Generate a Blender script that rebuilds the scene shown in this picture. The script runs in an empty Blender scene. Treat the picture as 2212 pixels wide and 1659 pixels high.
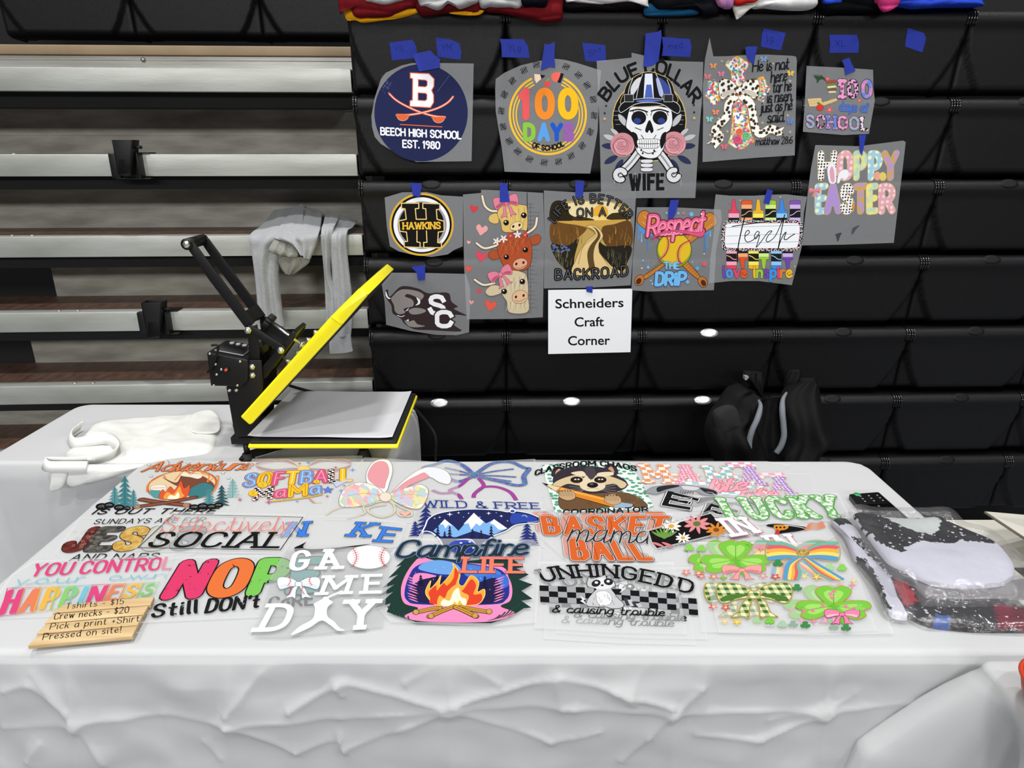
import bpy, bmesh, math, random
from mathutils import Vector, Matrix, noise
from mathutils.geometry import tessellate_polygon
random.seed(7)
SC = bpy.context.scene
COL = SC.collection
R = math.radians
# ---------------------------------------------------------------- camera
FPX, CX, CY, PITCH, CAMZ = 1470.0, 1106.0, 829.5, R(18.8), 1.5
cd = bpy.data.cameras.new('camera')
cd.sensor_fit = 'HORIZONTAL'; cd.sensor_width = 36.0; cd.lens = 36.0 * FPX / 2212.0
cd.clip_start = 0.02
cam = bpy.data.objects.new('camera', cd); COL.objects.link(cam)
cam.location = (0, 0, CAMZ); cam.rotation_euler = (R(90) - PITCH, 0, 0)
SC.camera = cam
# ---------------------------------------------------------------- world, lamps, exposure
w = bpy.data.worlds.new('gym_air'); SC.world = w; w.use_nodes = True
w.node_tree.nodes['Background'].inputs[0].default_value = (0.93, 0.96, 1.0, 1)
w.node_tree.nodes['Background'].inputs[1].default_value = 0.28
def lamp(x, y, z, size, power, col=(1, 0.995, 0.98)):
    l = bpy.data.lights.new('gym_ceiling_lamp', 'AREA'); l.shape = 'RECTANGLE'
    l.size = size; l.size_y = size * 0.45; l.energy = power; l.color = col
    o = bpy.data.objects.new('gym_ceiling_lamp', l); COL.objects.link(o)
    o.location = (x, y, z)
    return o
for lx, ly, lp in ((-3.4, -2.6, 230), (0.4, -2.4, 300), (4.0, -2.6, 230), (-3.6, 1.0, 210), (-0.1, 0.9, 300), (3.8, 1.0, 210)):
    lamp(lx, ly, 6.6, 0.5, lp * 1.2)
for lx in (-5, 0.5, 6):
    o = lamp(lx, -13.0, 5.6, 2.6, 980); o.rotation_euler = (R(71), 0, 0)
SC.view_settings.view_transform = 'Standard'
SC.view_settings.look = 'None'
SC.view_settings.exposure = -1.28
SC.view_settings.gamma = 1.0
SC.view_settings.use_curve_mapping = False
SC.cycles.transparent_max_bounces = 24
SC.cycles.max_bounces = 8
# ---------------------------------------------------------------- pixel rays -> planes of the place
FW = Vector((0, math.cos(PITCH), -math.sin(PITCH)))
UP = Vector((0, math.sin(PITCH), math.cos(PITCH)))
CAM = Vector((0, 0, CAMZ))
def ray(px, py):
    return FW + Vector(((px - CX) / FPX, 0, 0)) - UP * ((py - CY) / FPX)
class Plane:
    def __init__(s, O, ex, ey):
        s.O = Vector(O); s.ex = Vector(ex).normalized(); s.ey = Vector(ey).normalized(); s.n = s.ex.cross(s.ey)
    def hit(s, px, py):
        d = ray(px, py)
        return CAM + d * ((s.O - CAM).dot(s.n) / d.dot(s.n))
    def loc(s, px, py):
        p = s.hit(px, py) - s.O
        return p.dot(s.ex), p.dot(s.ey)
    def w(s, a, b, c=0.0):
        return s.O + s.ex * a + s.ey * b + s.n * c
def plane_z(z): return Plane((0, 1, z), (1, 0, 0), (0, 1, 0))
def plane_y(y): return Plane((0, y, 1), (1, 0, 0), (0, 0, 1))
# ---------------------------------------------------------------- materials
def lin(h):
    h = h.lstrip('#')
    if len(h) == 3: h = ''.join(c * 2 for c in h)
    v = [int(h[i:i + 2], 16) / 255 for i in (0, 2, 4)]
    return tuple(c / 12.92 if c <= 0.04045 else ((c + 0.055) / 1.055) ** 2.4 for c in v) + (1.0,)
LIN = lin
MATS = {}
def nodemat(name):
    m = bpy.data.materials.new(name); m.use_nodes = True
    nt = m.node_tree; return m, nt, nt.nodes, nt.links, nt.nodes['Principled BSDF']
def mat(name, col, rough=0.6, metal=0.0, spec=0.5, noise_amt=0.0, nscale=30, bump=0.0, bscale=200, col2=None, stretch=None, coat=0.0, sheen=0.0):
    if name in MATS: return MATS[name]
    m, nt, N, L, b = nodemat(name)
    b.inputs['Base Color'].default_value = lin(col); b.inputs['Roughness'].default_value = rough
    b.inputs['Metallic'].default_value = metal; b.inputs['Specular IOR Level'].default_value = spec
    b.inputs['Coat Weight'].default_value = coat; b.inputs['Sheen Weight'].default_value = sheen
    if noise_amt or bump:
        tc = N.new('ShaderNodeTexCoord'); vec = tc.outputs['Object']
        if stretch:
            mp = N.new('ShaderNodeMapping'); mp.inputs['Scale'].default_value = stretch
            L.new(vec, mp.inputs[0]); vec = mp.outputs[0]
        if noise_amt:
            n = N.new('ShaderNodeTexNoise'); n.inputs['Scale'].default_value = nscale; n.inputs['Detail'].default_value = 6
            L.new(vec, n.inputs['Vector'])
            cr = N.new('ShaderNodeMapRange'); cr.inputs[1].default_value = 0.3; cr.inputs[2].default_value = 0.7
            L.new(n.outputs['Fac'], cr.inputs[0])
            mx = N.new('ShaderNodeMix'); mx.data_type = 'RGBA'
            c = lin(col); c2 = lin(col2) if col2 else tuple(x * (1 - noise_amt) for x in c[:3]) + (1,)
            mx.inputs[6].default_value = c; mx.inputs[7].default_value = c2
            L.new(cr.outputs[0], mx.inputs[0]); L.new(mx.outputs[2], b.inputs['Base Color'])
        if bump:
            n2 = N.new('ShaderNodeTexNoise'); n2.inputs['Scale'].default_value = bscale; n2.inputs['Detail'].default_value = 3
            L.new(vec, n2.inputs['Vector'])
            bp = N.new('ShaderNodeBump'); bp.inputs['Strength'].default_value = bump; bp.inputs['Distance'].default_value = 0.002
            L.new(n2.outputs['Fac'], bp.inputs['Height']); L.new(bp.outputs[0], b.inputs['Normal'])
    MATS[name] = m
    return m
def film_mat(name, col, amount, rough=0.3, gloss=0.06, sc=60):
    if name in MATS: return MATS[name]
    m, nt, N, L, b = nodemat(name)
    b.inputs['Base Color'].default_value = lin(col); b.inputs['Roughness'].default_value = rough
    tr = N.new('ShaderNodeBsdfTransparent'); mix = N.new('ShaderNodeMixShader')
    mix.inputs[0].default_value = amount
    L.new(tr.outputs[0], mix.inputs[1]); L.new(b.outputs[0], mix.inputs[2])
    L.new(mix.outputs[0], N['Material Output'].inputs[0])
    MATS[name] = m
    return m
def ink(spec, dim=1.0):
    """'#hex' or 'kind:#a:#b:scale' printed patterns, in the sheet's own coordinates"""
    key = spec if dim == 1 else spec + '*'
    if key in MATS: return MATS[key]
    p = spec.split(':'); lin = lambda h: tuple(c * dim for c in LIN(h)[:3]) + (1,)
    if len(p) == 1:
        m = mat(key, spec, 0.7, spec=0.08); m.node_tree.nodes['Principled BSDF'].inputs['Base Color'].default_value = lin(spec); return m
    kind, a, b_, sc = p[0], p[1], p[2], float(p[3])
    m, nt, N, L, b = nodemat(key.replace(':', '_'))
    b.inputs['Roughness'].default_value = 0.7; b.inputs['Specular IOR Level'].default_value = 0.08
    tc = N.new('ShaderNodeTexCoord'); vec = tc.outputs['Object']
    mx = N.new('ShaderNodeMix'); mx.data_type = 'RGBA'; mx.inputs[6].default_value = lin(a); mx.inputs[7].default_value = lin(b_)
    L.new(mx.outputs[2], b.inputs['Base Color'])
    if kind == 'check':
        t = N.new('ShaderNodeTexChecker'); t.inputs['Scale'].default_value = sc
        mp = N.new('ShaderNodeMapping'); mp.inputs['Location'].default_value = (.0013, .0017, .5 / sc); mp.inputs['Scale'].default_value = (1, 1, 0)
        L.new(vec, mp.inputs[0]); L.new(mp.outputs[0], t.inputs[0]); L.new(t.outputs['Fac'], mx.inputs[0])
    elif kind in ('dots', 'leo', 'glit', 'spk'):
        v = N.new('ShaderNodeTexVoronoi'); v.voronoi_dimensions = '2D'; v.inputs['Scale'].default_value = sc
        L.new(vec, v.inputs['Vector'])
        if kind == 'dots': v.inputs['Randomness'].default_value = 0.25
        if kind == 'glit':
            sp = N.new('ShaderNodeSeparateColor'); L.new(v.outputs['Color'], sp.inputs[0]); L.new(sp.outputs[0], mx.inputs[0])
        else:
            lo, hi = {'dots': (.28, .33), 'leo': (.38, .30), 'spk': (.30, .38)}[kind]
            mr = N.new('ShaderNodeMapRange'); mr.inputs[1].default_value = lo; mr.inputs[2].default_value = hi
            mr.inputs[3].default_value = 1 if kind != 'leo' else 0; mr.inputs[4].default_value = 0 if kind != 'leo' else 1
            L.new(v.outputs['Distance'], mr.inputs[0]); L.new(mr.outputs[0], mx.inputs[0])
    elif kind == 'plaid':
        sp = N.new('ShaderNodeSeparateXYZ'); L.new(vec, sp.inputs[0]); outs = []
        for ax in (0, 1):
            a1 = N.new('ShaderNodeMath'); a1.operation = 'MULTIPLY'; a1.inputs[1].default_value = sc; L.new(sp.outputs[ax], a1.inputs[0])
            a2 = N.new('ShaderNodeMath'); a2.operation = 'FRACT'; L.new(a1.outputs[0], a2.inputs[0])
            a3 = N.new('ShaderNodeMath'); a3.operation = 'LESS_THAN'; a3.inputs[1].default_value = .5; L.new(a2.outputs[0], a3.inputs[0]); outs.append(a3)
        a4 = N.new('ShaderNodeMath'); a4.operation = 'ADD'; L.new(outs[0].outputs[0], a4.inputs[0]); L.new(outs[1].outputs[0], a4.inputs[1])
        a5 = N.new('ShaderNodeMath'); a5.operation = 'MULTIPLY'; a5.inputs[1].default_value = .5; L.new(a4.outputs[0], a5.inputs[0]); L.new(a5.outputs[0], mx.inputs[0])
    elif kind == 'noise':
        t = N.new('ShaderNodeTexNoise'); t.inputs['Scale'].default_value = sc; t.inputs['Detail'].default_value = 5
        mr = N.new('ShaderNodeMapRange'); mr.inputs[1].default_value = .42; mr.inputs[2].default_value = .58
        L.new(vec, t.inputs['Vector']); L.new(t.outputs['Fac'], mr.inputs[0]); L.new(mr.outputs[0], mx.inputs[0])
    elif kind == 'bands':
        t = N.new('ShaderNodeTexWave'); t.bands_direction = 'Y'; t.inputs['Scale'].default_value = sc; t.inputs['Distortion'].default_value = 1
        L.new(vec, t.inputs['Vector']); L.new(t.outputs['Fac'], mx.inputs[0])
    elif kind == 'scratch':
        t = N.new('ShaderNodeTexNoise'); t.inputs['Scale'].default_value = sc; t.inputs['Detail'].default_value = 4; t.inputs['Roughness'].default_value = .8
        mr = N.new('ShaderNodeMapRange'); mr.inputs[1].default_value = .60; mr.inputs[2].default_value = .64
        L.new(vec, t.inputs['Vector']); L.new(t.outputs['Fac'], mr.inputs[0]); L.new(mr.outputs[0], mx.inputs[0])
    MATS[key] = m
    return m
# ---------------------------------------------------------------- mesh building
class MB:
    def __init__(s): s.v = []; s.f = []; s.m = []; s.mats = []; s.sm = []
    def mi(s, m):
        if m not in s.mats: s.mats.append(m)
        return s.mats.index(m)
    def add(s, vs, fs, m, smooth=False):
        k = len(s.v); s.v += [Vector(v) for v in vs]; i = s.mi(m)
        for f in fs:
            s.f.append([q + k for q in f]); s.m.append(i); s.sm.append(smooth)
        return s
    def box(s, c, d, m, rot=None, bevel=0.0):
        bm = bmesh.new(); bmesh.ops.create_cube(bm, size=1)
        bmesh.ops.scale(bm, vec=d, verts=bm.verts)
        if bevel: bmesh.ops.bevel(bm, geom=bm.edges[:], offset=bevel, segments=2, affect='EDGES', profile=0.6)
        M = Matrix.Translation(c) @ (rot.to_4x4() if rot else Matrix())
        bm.transform(M); return s.bm(bm, m, bevel > 0)
    def bm(s, bm, m, smooth=False):
        bm.verts.index_update(); vs = [v.co.copy() for v in bm.verts]; fs = [[v.index for v in f.verts] for f in bm.faces]
        bm.free(); return s.add(vs, fs, m, smooth)
    def prism(s, pts, depth, m, bevel=0.0):
        """closed polygon of 3-D points swept along a vector"""
        d = Vector(depth); n = len(pts); bm = bmesh.new()
        a = [bm.verts.new(p) for p in pts]; b = [bm.verts.new(Vector(p) + d) for p in pts]
        bm.faces.new(a); bm.faces.new(b[::-1])
        for i in range(n): bm.faces.new((a[i], b[i], b[(i + 1) % n], a[(i + 1) % n]))
        bmesh.ops.recalc_face_normals(bm, faces=bm.faces)
        if bevel: bmesh.ops.bevel(bm, geom=bm.edges[:], offset=bevel, segments=2, affect='EDGES', profile=0.6)
        return s.bm(bm, m, bevel > 0)
    def tube(s, pts, r, m, seg=10, caps=True, flat=1.0):
        pts = [Vector(p) for p in pts]; n = len(pts); rs = r if isinstance(r, (list, tuple)) else [r] * n
        vs, fs = [], []; prev = None
        for i, p in enumerate(pts):
            t = (pts[min(i + 1, n - 1)] - pts[max(i - 1, 0)]).normalized()
            if prev is None:
                a = t.cross(Vector((0, 0, 1)))
                if a.length < 1e-3: a = t.cross(Vector((0, 1, 0)))
            else: a = prev - t * prev.dot(t)
            a.normalize(); prev = a; b = t.cross(a)
            for k in range(seg):
                an = 2 * math.pi * k / seg
                vs.append(p + a * math.cos(an) * rs[i] + b * math.sin(an) * rs[i] * flat)
        for i in range(n - 1):
            for k in range(seg):
                k2 = (k + 1) % seg
                fs.append((i * seg + k, i * seg + k2, (i + 1) * seg + k2, (i + 1) * seg + k))
        if caps: fs.append(tuple(range(seg))[::-1]); fs.append(tuple((n - 1) * seg + k for k in range(seg)))
        return s.add(vs, fs, m, True)
    def cyl(s, a, b, r, m, seg=20): return s.tube([a, b], r, m, seg)
    def bolt(s, c, n, r, h, m):
        c = Vector(c); n = Vector(n).normalized()
        s.tube([c, c + n * h * .5], r, m, 6); s.tube([c + n * h * .5, c + n * h * .8, c + n * h], [r * .7, r * .6, r * .25], m, 12); return s
    def grid(s, fn, nu, nv, m, smooth=True, flip=False):
        vs = [fn(i / nu, j / nv) for j in range(nv + 1) for i in range(nu + 1)]
        fs = []
        for j in range(nv):
            for i in range(nu):
                a = j * (nu + 1) + i; q = (a, a + 1, a + nu + 2, a + nu + 1)
                fs.append(q[::-1] if flip else q)
        return s.add(vs, fs, m, smooth)
MW = {}
def link(o, parent):
    COL.objects.link(o)
    if parent: o.parent = parent; MW[o.name] = MW[parent.name] @ o.matrix_basis
    else: MW[o.name] = o.matrix_basis.copy()
    return o
def obj(name, mb, parent=None, mods=None, local=False, kind=None, label=None):
    me = bpy.data.meshes.new(name)
    vs = mb.v
    if parent and not local:
        inv = MW[parent.name].inverted(); vs = [inv @ v for v in vs]
    me.from_pydata([tuple(v) for v in vs], [], mb.f)
    for m in mb.mats: me.materials.append(m)
    me.polygons.foreach_set('material_index', mb.m); me.polygons.foreach_set('use_smooth', mb.sm)
    me.validate(); me.update()
    o = bpy.data.objects.new(name, me); link(o, parent)
    if kind: o['kind'] = kind
    if label: o['label'] = label
    return o
def thing(name, label, cat, loc=(0, 0, 0), rot=None, group=None):
    o = bpy.data.objects.new(name, None); o.empty_display_size = 0.05
    o.matrix_basis = Matrix.Translation(loc) @ (rot.to_4x4() if rot else Matrix())
    o['label'] = label; o['category'] = cat
    if group: o['group'] = group
    return link(o, None)
def tag(o, label, cat, group=None):
    o['label'] = label; o['category'] = cat
    if group: o['group'] = group
    return o
def nums(s): 
    if isinstance(s, (list, tuple)): return list(s)
    v = [float(x) for x in s.replace(',', ' ').split()]
    return list(zip(v[::2], v[1::2]))
def catmull(p, closed=False, n=6):
    out = []; m = len(p)
    if m < 3: return list(p)
    for i in range(m if closed else m - 1):
        g = (lambda k: p[k % m]) if closed else (lambda k: p[max(0, min(m - 1, k))])
        a, b, c, d = g(i - 1), g(i), g(i + 1), g(i + 2)
        for k in range(n):
            t = k / n
            out.append(tuple(0.5 * (2 * b[q] + (c[q] - a[q]) * t + (2 * a[q] - 5 * b[q] + 4 * c[q] - d[q]) * t * t + (3 * b[q] - a[q] - 3 * c[q] + d[q]) * t ** 3) for q in range(len(b))))
    if not closed: out.append(tuple(p[-1]))
    return out
# ================================================================ SETTING
M_seat = mat('bleacher_plastic', '#0f0f10', 0.36, spec=0.25, bump=0.35, bscale=700)
M_seatgloss = mat('glossy_black_plastic', '#161617', 0.14, spec=0.6)
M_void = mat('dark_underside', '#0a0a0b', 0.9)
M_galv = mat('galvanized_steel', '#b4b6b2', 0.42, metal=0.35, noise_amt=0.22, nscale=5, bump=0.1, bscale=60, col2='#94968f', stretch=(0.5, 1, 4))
M_riser = mat('worn_galvanized_panel', '#aca99f', 0.6, metal=0.0, noise_amt=0.4, nscale=9, bump=0.25, bscale=260, col2='#7f7c72', stretch=(0.6, 1, 3))
M_wood = mat('stained_plywood', '#856555', 0.45, noise_amt=0.4, nscale=14, col2='#5c453a', stretch=(3, 1, 1), bump=0.1)
M_woodedge = mat('wood_edge', '#8d7a5e', 0.6, noise_amt=0.2, nscale=9)
M_blk = mat('black_powder_coat', '#0f0f10', 0.42, spec=0.28, bump=0.12, bscale=900)
M_chrome = mat('bright_zinc', '#d9dad6', 0.22, metal=0.9)
M_floor = mat('gym_floor_neutral_bounce', '#7f838c', 0.28, noise_amt=0.25, nscale=6, stretch=(0.4, 8, 1))  # floor grey made up so light bounced onto the cloths stays neutral
f = MB(); f.box((0, -0.6, -0.05), (9, 7.4, 0.1), M_floor); obj('floor', f, kind='structure')

TS, TT = R(1.7), R(2.8)
SP = Plane((0, 2.19, 1), (math.cos(TS), math.sin(TS), 0), (0, 0, 1))       # face of the black seats
TP = Plane((-0.45, 2.225, 1), (math.cos(TT), math.sin(TT), 0), (0, 0, 1))  # face of the open tiers
rowz = [SP.hit(1106, y).z for y in (208, 390, 558, 716, 863)]
pitch = (rowz[0] - rowz[-1]) / 4
rowz = [rowz[0] + pitch] + rowz + [rowz[-1] - pitch, rowz[-1] - 2 * pitch]
b = MB()
b.prism([SP.w(-0.44, z, -0.33) for z in (-1.0,)] + [SP.w(2.6, -1.0, -0.33), SP.w(2.6, 1.2, -0.33), SP.w(-0.44, 1.2, -0.33)], SP.n * -0.02, M_void)
obj('wall_back', b, kind='structure')
b = MB(); b.prism([TP.w(-2.6, -1, -0.84), TP.w(0.03, -1, -0.84), TP.w(0.03, 1.5, -0.84), TP.w(-2.6, 1.5, -0.84)], TP.n * -0.02, M_void)
obj('wall_left', b, kind='structure')

# ---------------------------------------------------------------- black moulded seats
SW = 0.4555
PROF = [(-.22, -.05), (-.12, -.012), (-.05, -.002), (-.028, 0), (-.012, -.0035), (-.002, -.012), (.002, -.024), (.001, -.036), (-.004, -.046), (-.006, -.054)]
for k in range(1, 17): PROF.append((-.006 - .012 * k / 16, -.054 - .158 * k / 16))
PROF += [(-.024, -.220), (-.045, -.228), (-.09, -.230)]
def seat_mb():
    mb = MB(); NU = 64; us = [-.5] + [-.5 + (i / NU) for i in range(NU + 1)] + [.5]
    vs = []
    for (d, z) in PROF:
        t = max(0, min(1, (-z - .05) / .165)) if d > -.2 else 0
        hw = .488 - .15 * t ** 1.9
        for i, u in enumerate(us):
            e = max(0, min(1, (abs(u) - hw) / .010)); e = e * e * (3 - 2 * e)
            rec = .017 * e * min(1, t * 6 + .12) + .006 * max(0, (abs(u) - .485) / .015)
            dd = d - rec
            if i in (0, len(us) - 1): dd = min(dd, -.16)
            vs.append((u * SW * .996, -dd, z))
    n = len(us); fs = []
    for j in range(len(PROF) - 1):
        for i in range(n - 1):
            a = j * n + i; fs.append((a + n, a + n + 1, a + 1, a))
    mb.add(vs, fs, M_seat, True); return mb
def disc_mb(m):
    mb = MB(); c = Vector((0, .0055, -.0118)); vs = [c + Vector((0, -.002, .004))]; 
    ax = Vector((1, 0, 0)); ay = Vector((0, .56, .83)); nn = Vector((0, -.83, .56))
    for r_, h in ((.6, .0035), (.9, .003), (1.0, 0)):
        for k in range(28):
            a = 2 * math.pi * k / 28; vs.append(c + ax * .031 * r_ * math.cos(a) + ay * .016 * r_ * math.sin(a) + nn * (h + .0012))
    fs = [(0, 1 + k, 1 + (k + 1) % 28) for k in range(28)]
    for q in range(2):
        for k in range(28):
            a = 1 + q * 28 + k; b2 = 1 + q * 28 + (k + 1) % 28; fs.append((a, a + 28, b2 + 28, b2))
    mb.add(vs, fs, m, True); return mb
def cap_mb(x):
    mb = MB()
    for dx in (-.004, .004):
        pts = [(x + dx, -(d + .0015), z + .001) for d, z in PROF[3:9]]
        mb.tube(pts, .0034, M_seatgloss, 8)
    return mb
M_disc_d = mat('dark_number_disc', '#0e0e0f', 0.55, spec=0.2)
M_disc_s = mat('silver_number_disc', '#c9cacd', 0.25, metal=0.7)
seat0 = seat_mb(); meshes = {}
def mesh_of(key, mb):
    if key not in meshes:
        o = obj(key[0], mb, None); meshes[key] = o.data; bpy.data.objects.remove(o); MW.pop(key[0], None)
    return meshes[key]
def child(name, me, parent, loc=(0, 0, 0)):
    o = bpy.data.objects.new(name, me); o.location = loc; o.matrix_basis = Matrix.Translation(loc); return link(o, parent)
ORD = ['leftmost', 'second', 'third', 'fourth', 'fifth', 'rightmost']
ROWN = ['top row under the piled shirts', 'row behind the largest prints', 'row below the top prints', 'row with the bison logo sheet',
        'row just below the paper sign', 'row level with the backpack straps', 'lowest row right of the table']
SILV = {(4, 2), (5, 1), (5, 2), (5, 0)}
rotS = Matrix.Rotation(TS, 3, 'Z')
for ri in range(7):
    for ci in range(6):
        if ri == 6 and ci < 2: continue
        p = SP.w(-.4745 + SW * (ci + .5), rowz[ri] - 1.0, 0)
        lab = 'black moulded bleacher seat, %s from the left in the %s' % (ORD[ci], ROWN[ri])
        if ci == 0: lab = 'black moulded bleacher seat at the left end of the ' + ROWN[ri]
        if ci == 5: lab = 'black moulded bleacher seat cut by the right edge, ' + ROWN[ri]
        t = thing('seat_module', lab, 'bleacher seat', p, rotS, 'black seats of the ' + ROWN[ri])
        child('seat_shell', mesh_of(('seat_shell',), seat0), t)
        if ri not in (0,):
            sv = (ri, ci) in SILV
            c = child('number_disc', mesh_of(('number_disc', sv), disc_mb(M_disc_s if sv else M_disc_d)), t, (-.003, 0, 0))
            if sv: c['label'] = 'shiny silver number disc'
        for sx in (-1, 1):
            child('end_rib', mesh_of(('end_rib', sx), cap_mb(sx * .2195)), t)
# ---------------------------------------------------------------- set-back seats above the open tiers
zb = Plane(TP.w(0, 0, -.53), TP.ex, TP.ey)
z0 = zb.hit(420, 81).z + .23
for k, nm in enumerate(['third from the left', 'second from the left', 'leftmost and cut by the frame']):
    a = zb.loc(560, 60)[0] + SW * (.5 - k)
    t = thing('seat_module', 'black seat set back above the tiers, ' + nm, 'bleacher seat', zb.w(a, z0 - 1.0), Matrix.Rotation(TT, 3, 'Z'), 'set-back seats above the metal tiers')
    child('seat_shell', mesh_of(('seat_shell',), seat0), t)
# ---------------------------------------------------------------- open metal tiers
tops = [TP.hit(400, y).z for y in (147, 333.5, 510, 673, 830)]; tops.append(tops[-1] - .247); tops.append(tops[-1] - .247)
TN = ['topmost galvanized bleacher tier under the set-back black seats', 'galvanized bleacher tier holding the upper black rail socket',
      'galvanized bleacher tier with the gray sweatshirt draped over its edge', 'galvanized bleacher tier holding the lower black rail socket',
      'galvanized bleacher tier just above the back table, behind the heat press', 'lowest visible galvanized bleacher tier, dark behind the white back table']
XL, XR = -2.3, -0.032
M_bolt = mat('carriage_bolt', '#a9a9a4', 0.35, metal=0.7)
def tbox(mb, a0, a1, z_0, z_1, c0, c1, m, bev=0.0):
    mb.prism([TP.w(a0, z_0 - 1, c0), TP.w(a1, z_0 - 1, c0), TP.w(a1, z_1 - 1, c0), TP.w(a0, z_1 - 1, c0)], TP.n * (c1 - c0), m, bev)
TIERS = []
for k in range(6):
    z = tops[k]; up = tops[k - 1] if k else z + .25
    t = thing('bleacher_tier', TN[k], 'bleacher tier', TP.w(-.9, z - 1), Matrix.Rotation(TT, 3, 'Z'), 'open galvanized bleacher tiers'); TIERS.append(t)
    n = MB(); tbox(n, XL, XR, z - .064, z, -.004, 0, M_galv, .0015); tbox(n, XL, XR, z - .005, z + .0005, -.05, -.003, M_galv, .001); tbox(n, XL, XR, z - .064, z - .06, -.03, -.003, M_galv)
    obj('nosing', n, t)
    tr = MB(); tbox(tr, XL, XR, z - .02, z - .001, -.285, -.05, M_wood); obj('tread', tr, t)
    rs = MB(); lo = {3: TP.loc(30, 750)[0], 4: TP.loc(60, 900)[0] - .12}.get(k, XL)
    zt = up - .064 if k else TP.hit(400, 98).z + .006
    tbox(rs, lo, XR, z - .02, zt, -.292, -.286, M_riser if k else M_galv)  # top riser: clean steel, its open-top light put into the paler colour
    for fz in (.35, .8): tbox(rs, lo, XR, z + (zt - z) * fz - .0015, z + (zt - z) * fz + .0015, -.287, -.2845, M_riser)
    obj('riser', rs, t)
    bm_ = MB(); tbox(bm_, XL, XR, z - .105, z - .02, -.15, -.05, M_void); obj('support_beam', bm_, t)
    if k == 0:
        e = MB(); tbox(e, XL, XR, zt, zt + .030, -.30, -.275, M_woodedge, .003); obj('wood_edge', e, t)
        e = MB(); e.bolt(TP.w(TP.loc(288, 104)[0] - .10, zt - .012 - 1, -.284), TP.n, .008, .006, M_bolt); obj('bolt', e, t)
    else:
        for pxx in (35, 78) if k < 3 else (100, 142):
            e = MB(); a = TP.loc(pxx, 600)[0]; p = TP.w(a, z + .0005 - 1, -.028); e.tube([p, p + Vector((0, 0, .002)), p + Vector((0, 0, .004))], [.008, .007, .002], M_bolt, 12); obj('bolt', e, t)
    if k in (1, 3):
        px0, py0 = (240, 302) if k == 1 else (303, 654)
        F = Plane(TP.w(0, 0, .052), TP.ex, TP.ey)
        def q(dx, dy): return F.w(*F.loc(px0 + dx, py0 + dy))
        br = MB()
        br.prism([q(14, 78), q(42, 78), q(42, 40), q(14, 40)], TP.n * -.05, M_blk, .003)
        r_ = obj('rail_bracket', br, t, label='black steel rail bracket')
        so = MB(); tl, trr, brr, bl = q(1, 0), q(46, 0), q(42, 72), q(15, 76)
        d = TP.n * -.044; th = .005
        so.prism([tl, trr, brr, bl], TP.n * -th, M_blk, .001); so.prism([tl + d, trr + d, brr + d, bl + d], TP.n * th, M_blk, .001)
        ex = TP.ex * th
        so.prism([tl, tl + ex, bl + ex, bl], d, M_blk, .001); so.prism([trr - ex, trr, brr, brr - ex], d, M_blk, .001)
        obj('socket', so, r_)
        so = MB(); so.cyl(q(44, 16) + d * .4, q(58, 16) + d * .4, .004, M_blk, 8); so.bolt(q(57, 16) + d * .4, TP.ex, .006, .006, M_blk); obj('set_screw', so, r_)
        u = MB(); zt2, zb2 = z + .006, z - .068
        for (aa, bb) in ((-6, 14), (44, 60)):
            a0 = TP.loc(px0 + aa, py0)[0]; a1 = TP.loc(px0 + bb, py0)[0]
            tbox(u, a0, a1, zb2, zt2 - .003, .001, .02, M_blk, .003)
        a0 = TP.loc(px0 + 2, py0)[0]; a1 = TP.loc(px0 + 78, py0)[0]
        tbox(u, a0, a1, zt2 - .004, zt2, -.045, .004, M_blk, .001); tbox(u, a0, a1, zb2 - .004, zb2, -.03, .02, M_blk, .001)
        a0 = TP.loc(px0 + 58, py0)[0]; tbox(u, a0, a0 + .006, zb2, zt2, .0, .034, M_blk, .001)
        obj('clamp', u, r_)
# ================================================================ TABLES AND CLOTHS
ZT = 0.742                                   # top of the front cloth
TABLE = plane_z(ZT)
def cloth_mat(name, col, trans):
    m, nt, N, L, b = nodemat(name)
    b.inputs['Base Color'].default_value = lin(col); b.inputs['Roughness'].default_value = .75; b.inputs['Sheen Weight'].default_value = .1
    t = N.new('ShaderNodeBsdfTranslucent'); t.inputs[0].default_value = lin(col)
    tc = N.new('ShaderNodeTexCoord'); n = N.new('ShaderNodeTexNoise'); n.inputs['Scale'].default_value = 900; n.inputs['Detail'].default_value = 2
    n3 = N.new('ShaderNodeTexNoise'); n3.inputs['Scale'].default_value = 22; n3.inputs['Detail'].default_value = 4
    L.new(tc.outputs['Object'], n.inputs['Vector']); L.new(tc.outputs['Object'], n3.inputs['Vector'])
    bp = N.new('ShaderNodeBump'); bp.inputs['Strength'].default_value = .08; bp.inputs['Distance'].default_value = .001
    bp2 = N.new('ShaderNodeBump'); bp2.inputs['Strength'].default_value = .18; bp2.inputs['Distance'].default_value = .004
    L.new(n3.outputs['Fac'], bp2.inputs['Height']); L.new(n.outputs['Fac'], bp.inputs['Height']); L.new(bp2.outputs[0], bp.inputs['Normal'])
    L.new(bp.outputs[0], b.inputs['Normal'])
    mx = N.new('ShaderNodeMixShader'); mx.inputs[0].default_value = trans
    L.new(b.outputs[0], mx.inputs[1]); L.new(t.outputs[0], mx.inputs[2]); L.new(mx.outputs[0], N['Material Output'].inputs[0])
    return m
M_cloth = cloth_mat('white_polyester_cloth', '#e4e5e6', .42)
M_ptop = mat('speckled_white_plastic', '#d8d8d6', .5); M_leg = mat('grey_table_steel', '#77797c', .4, metal=.6)
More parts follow.
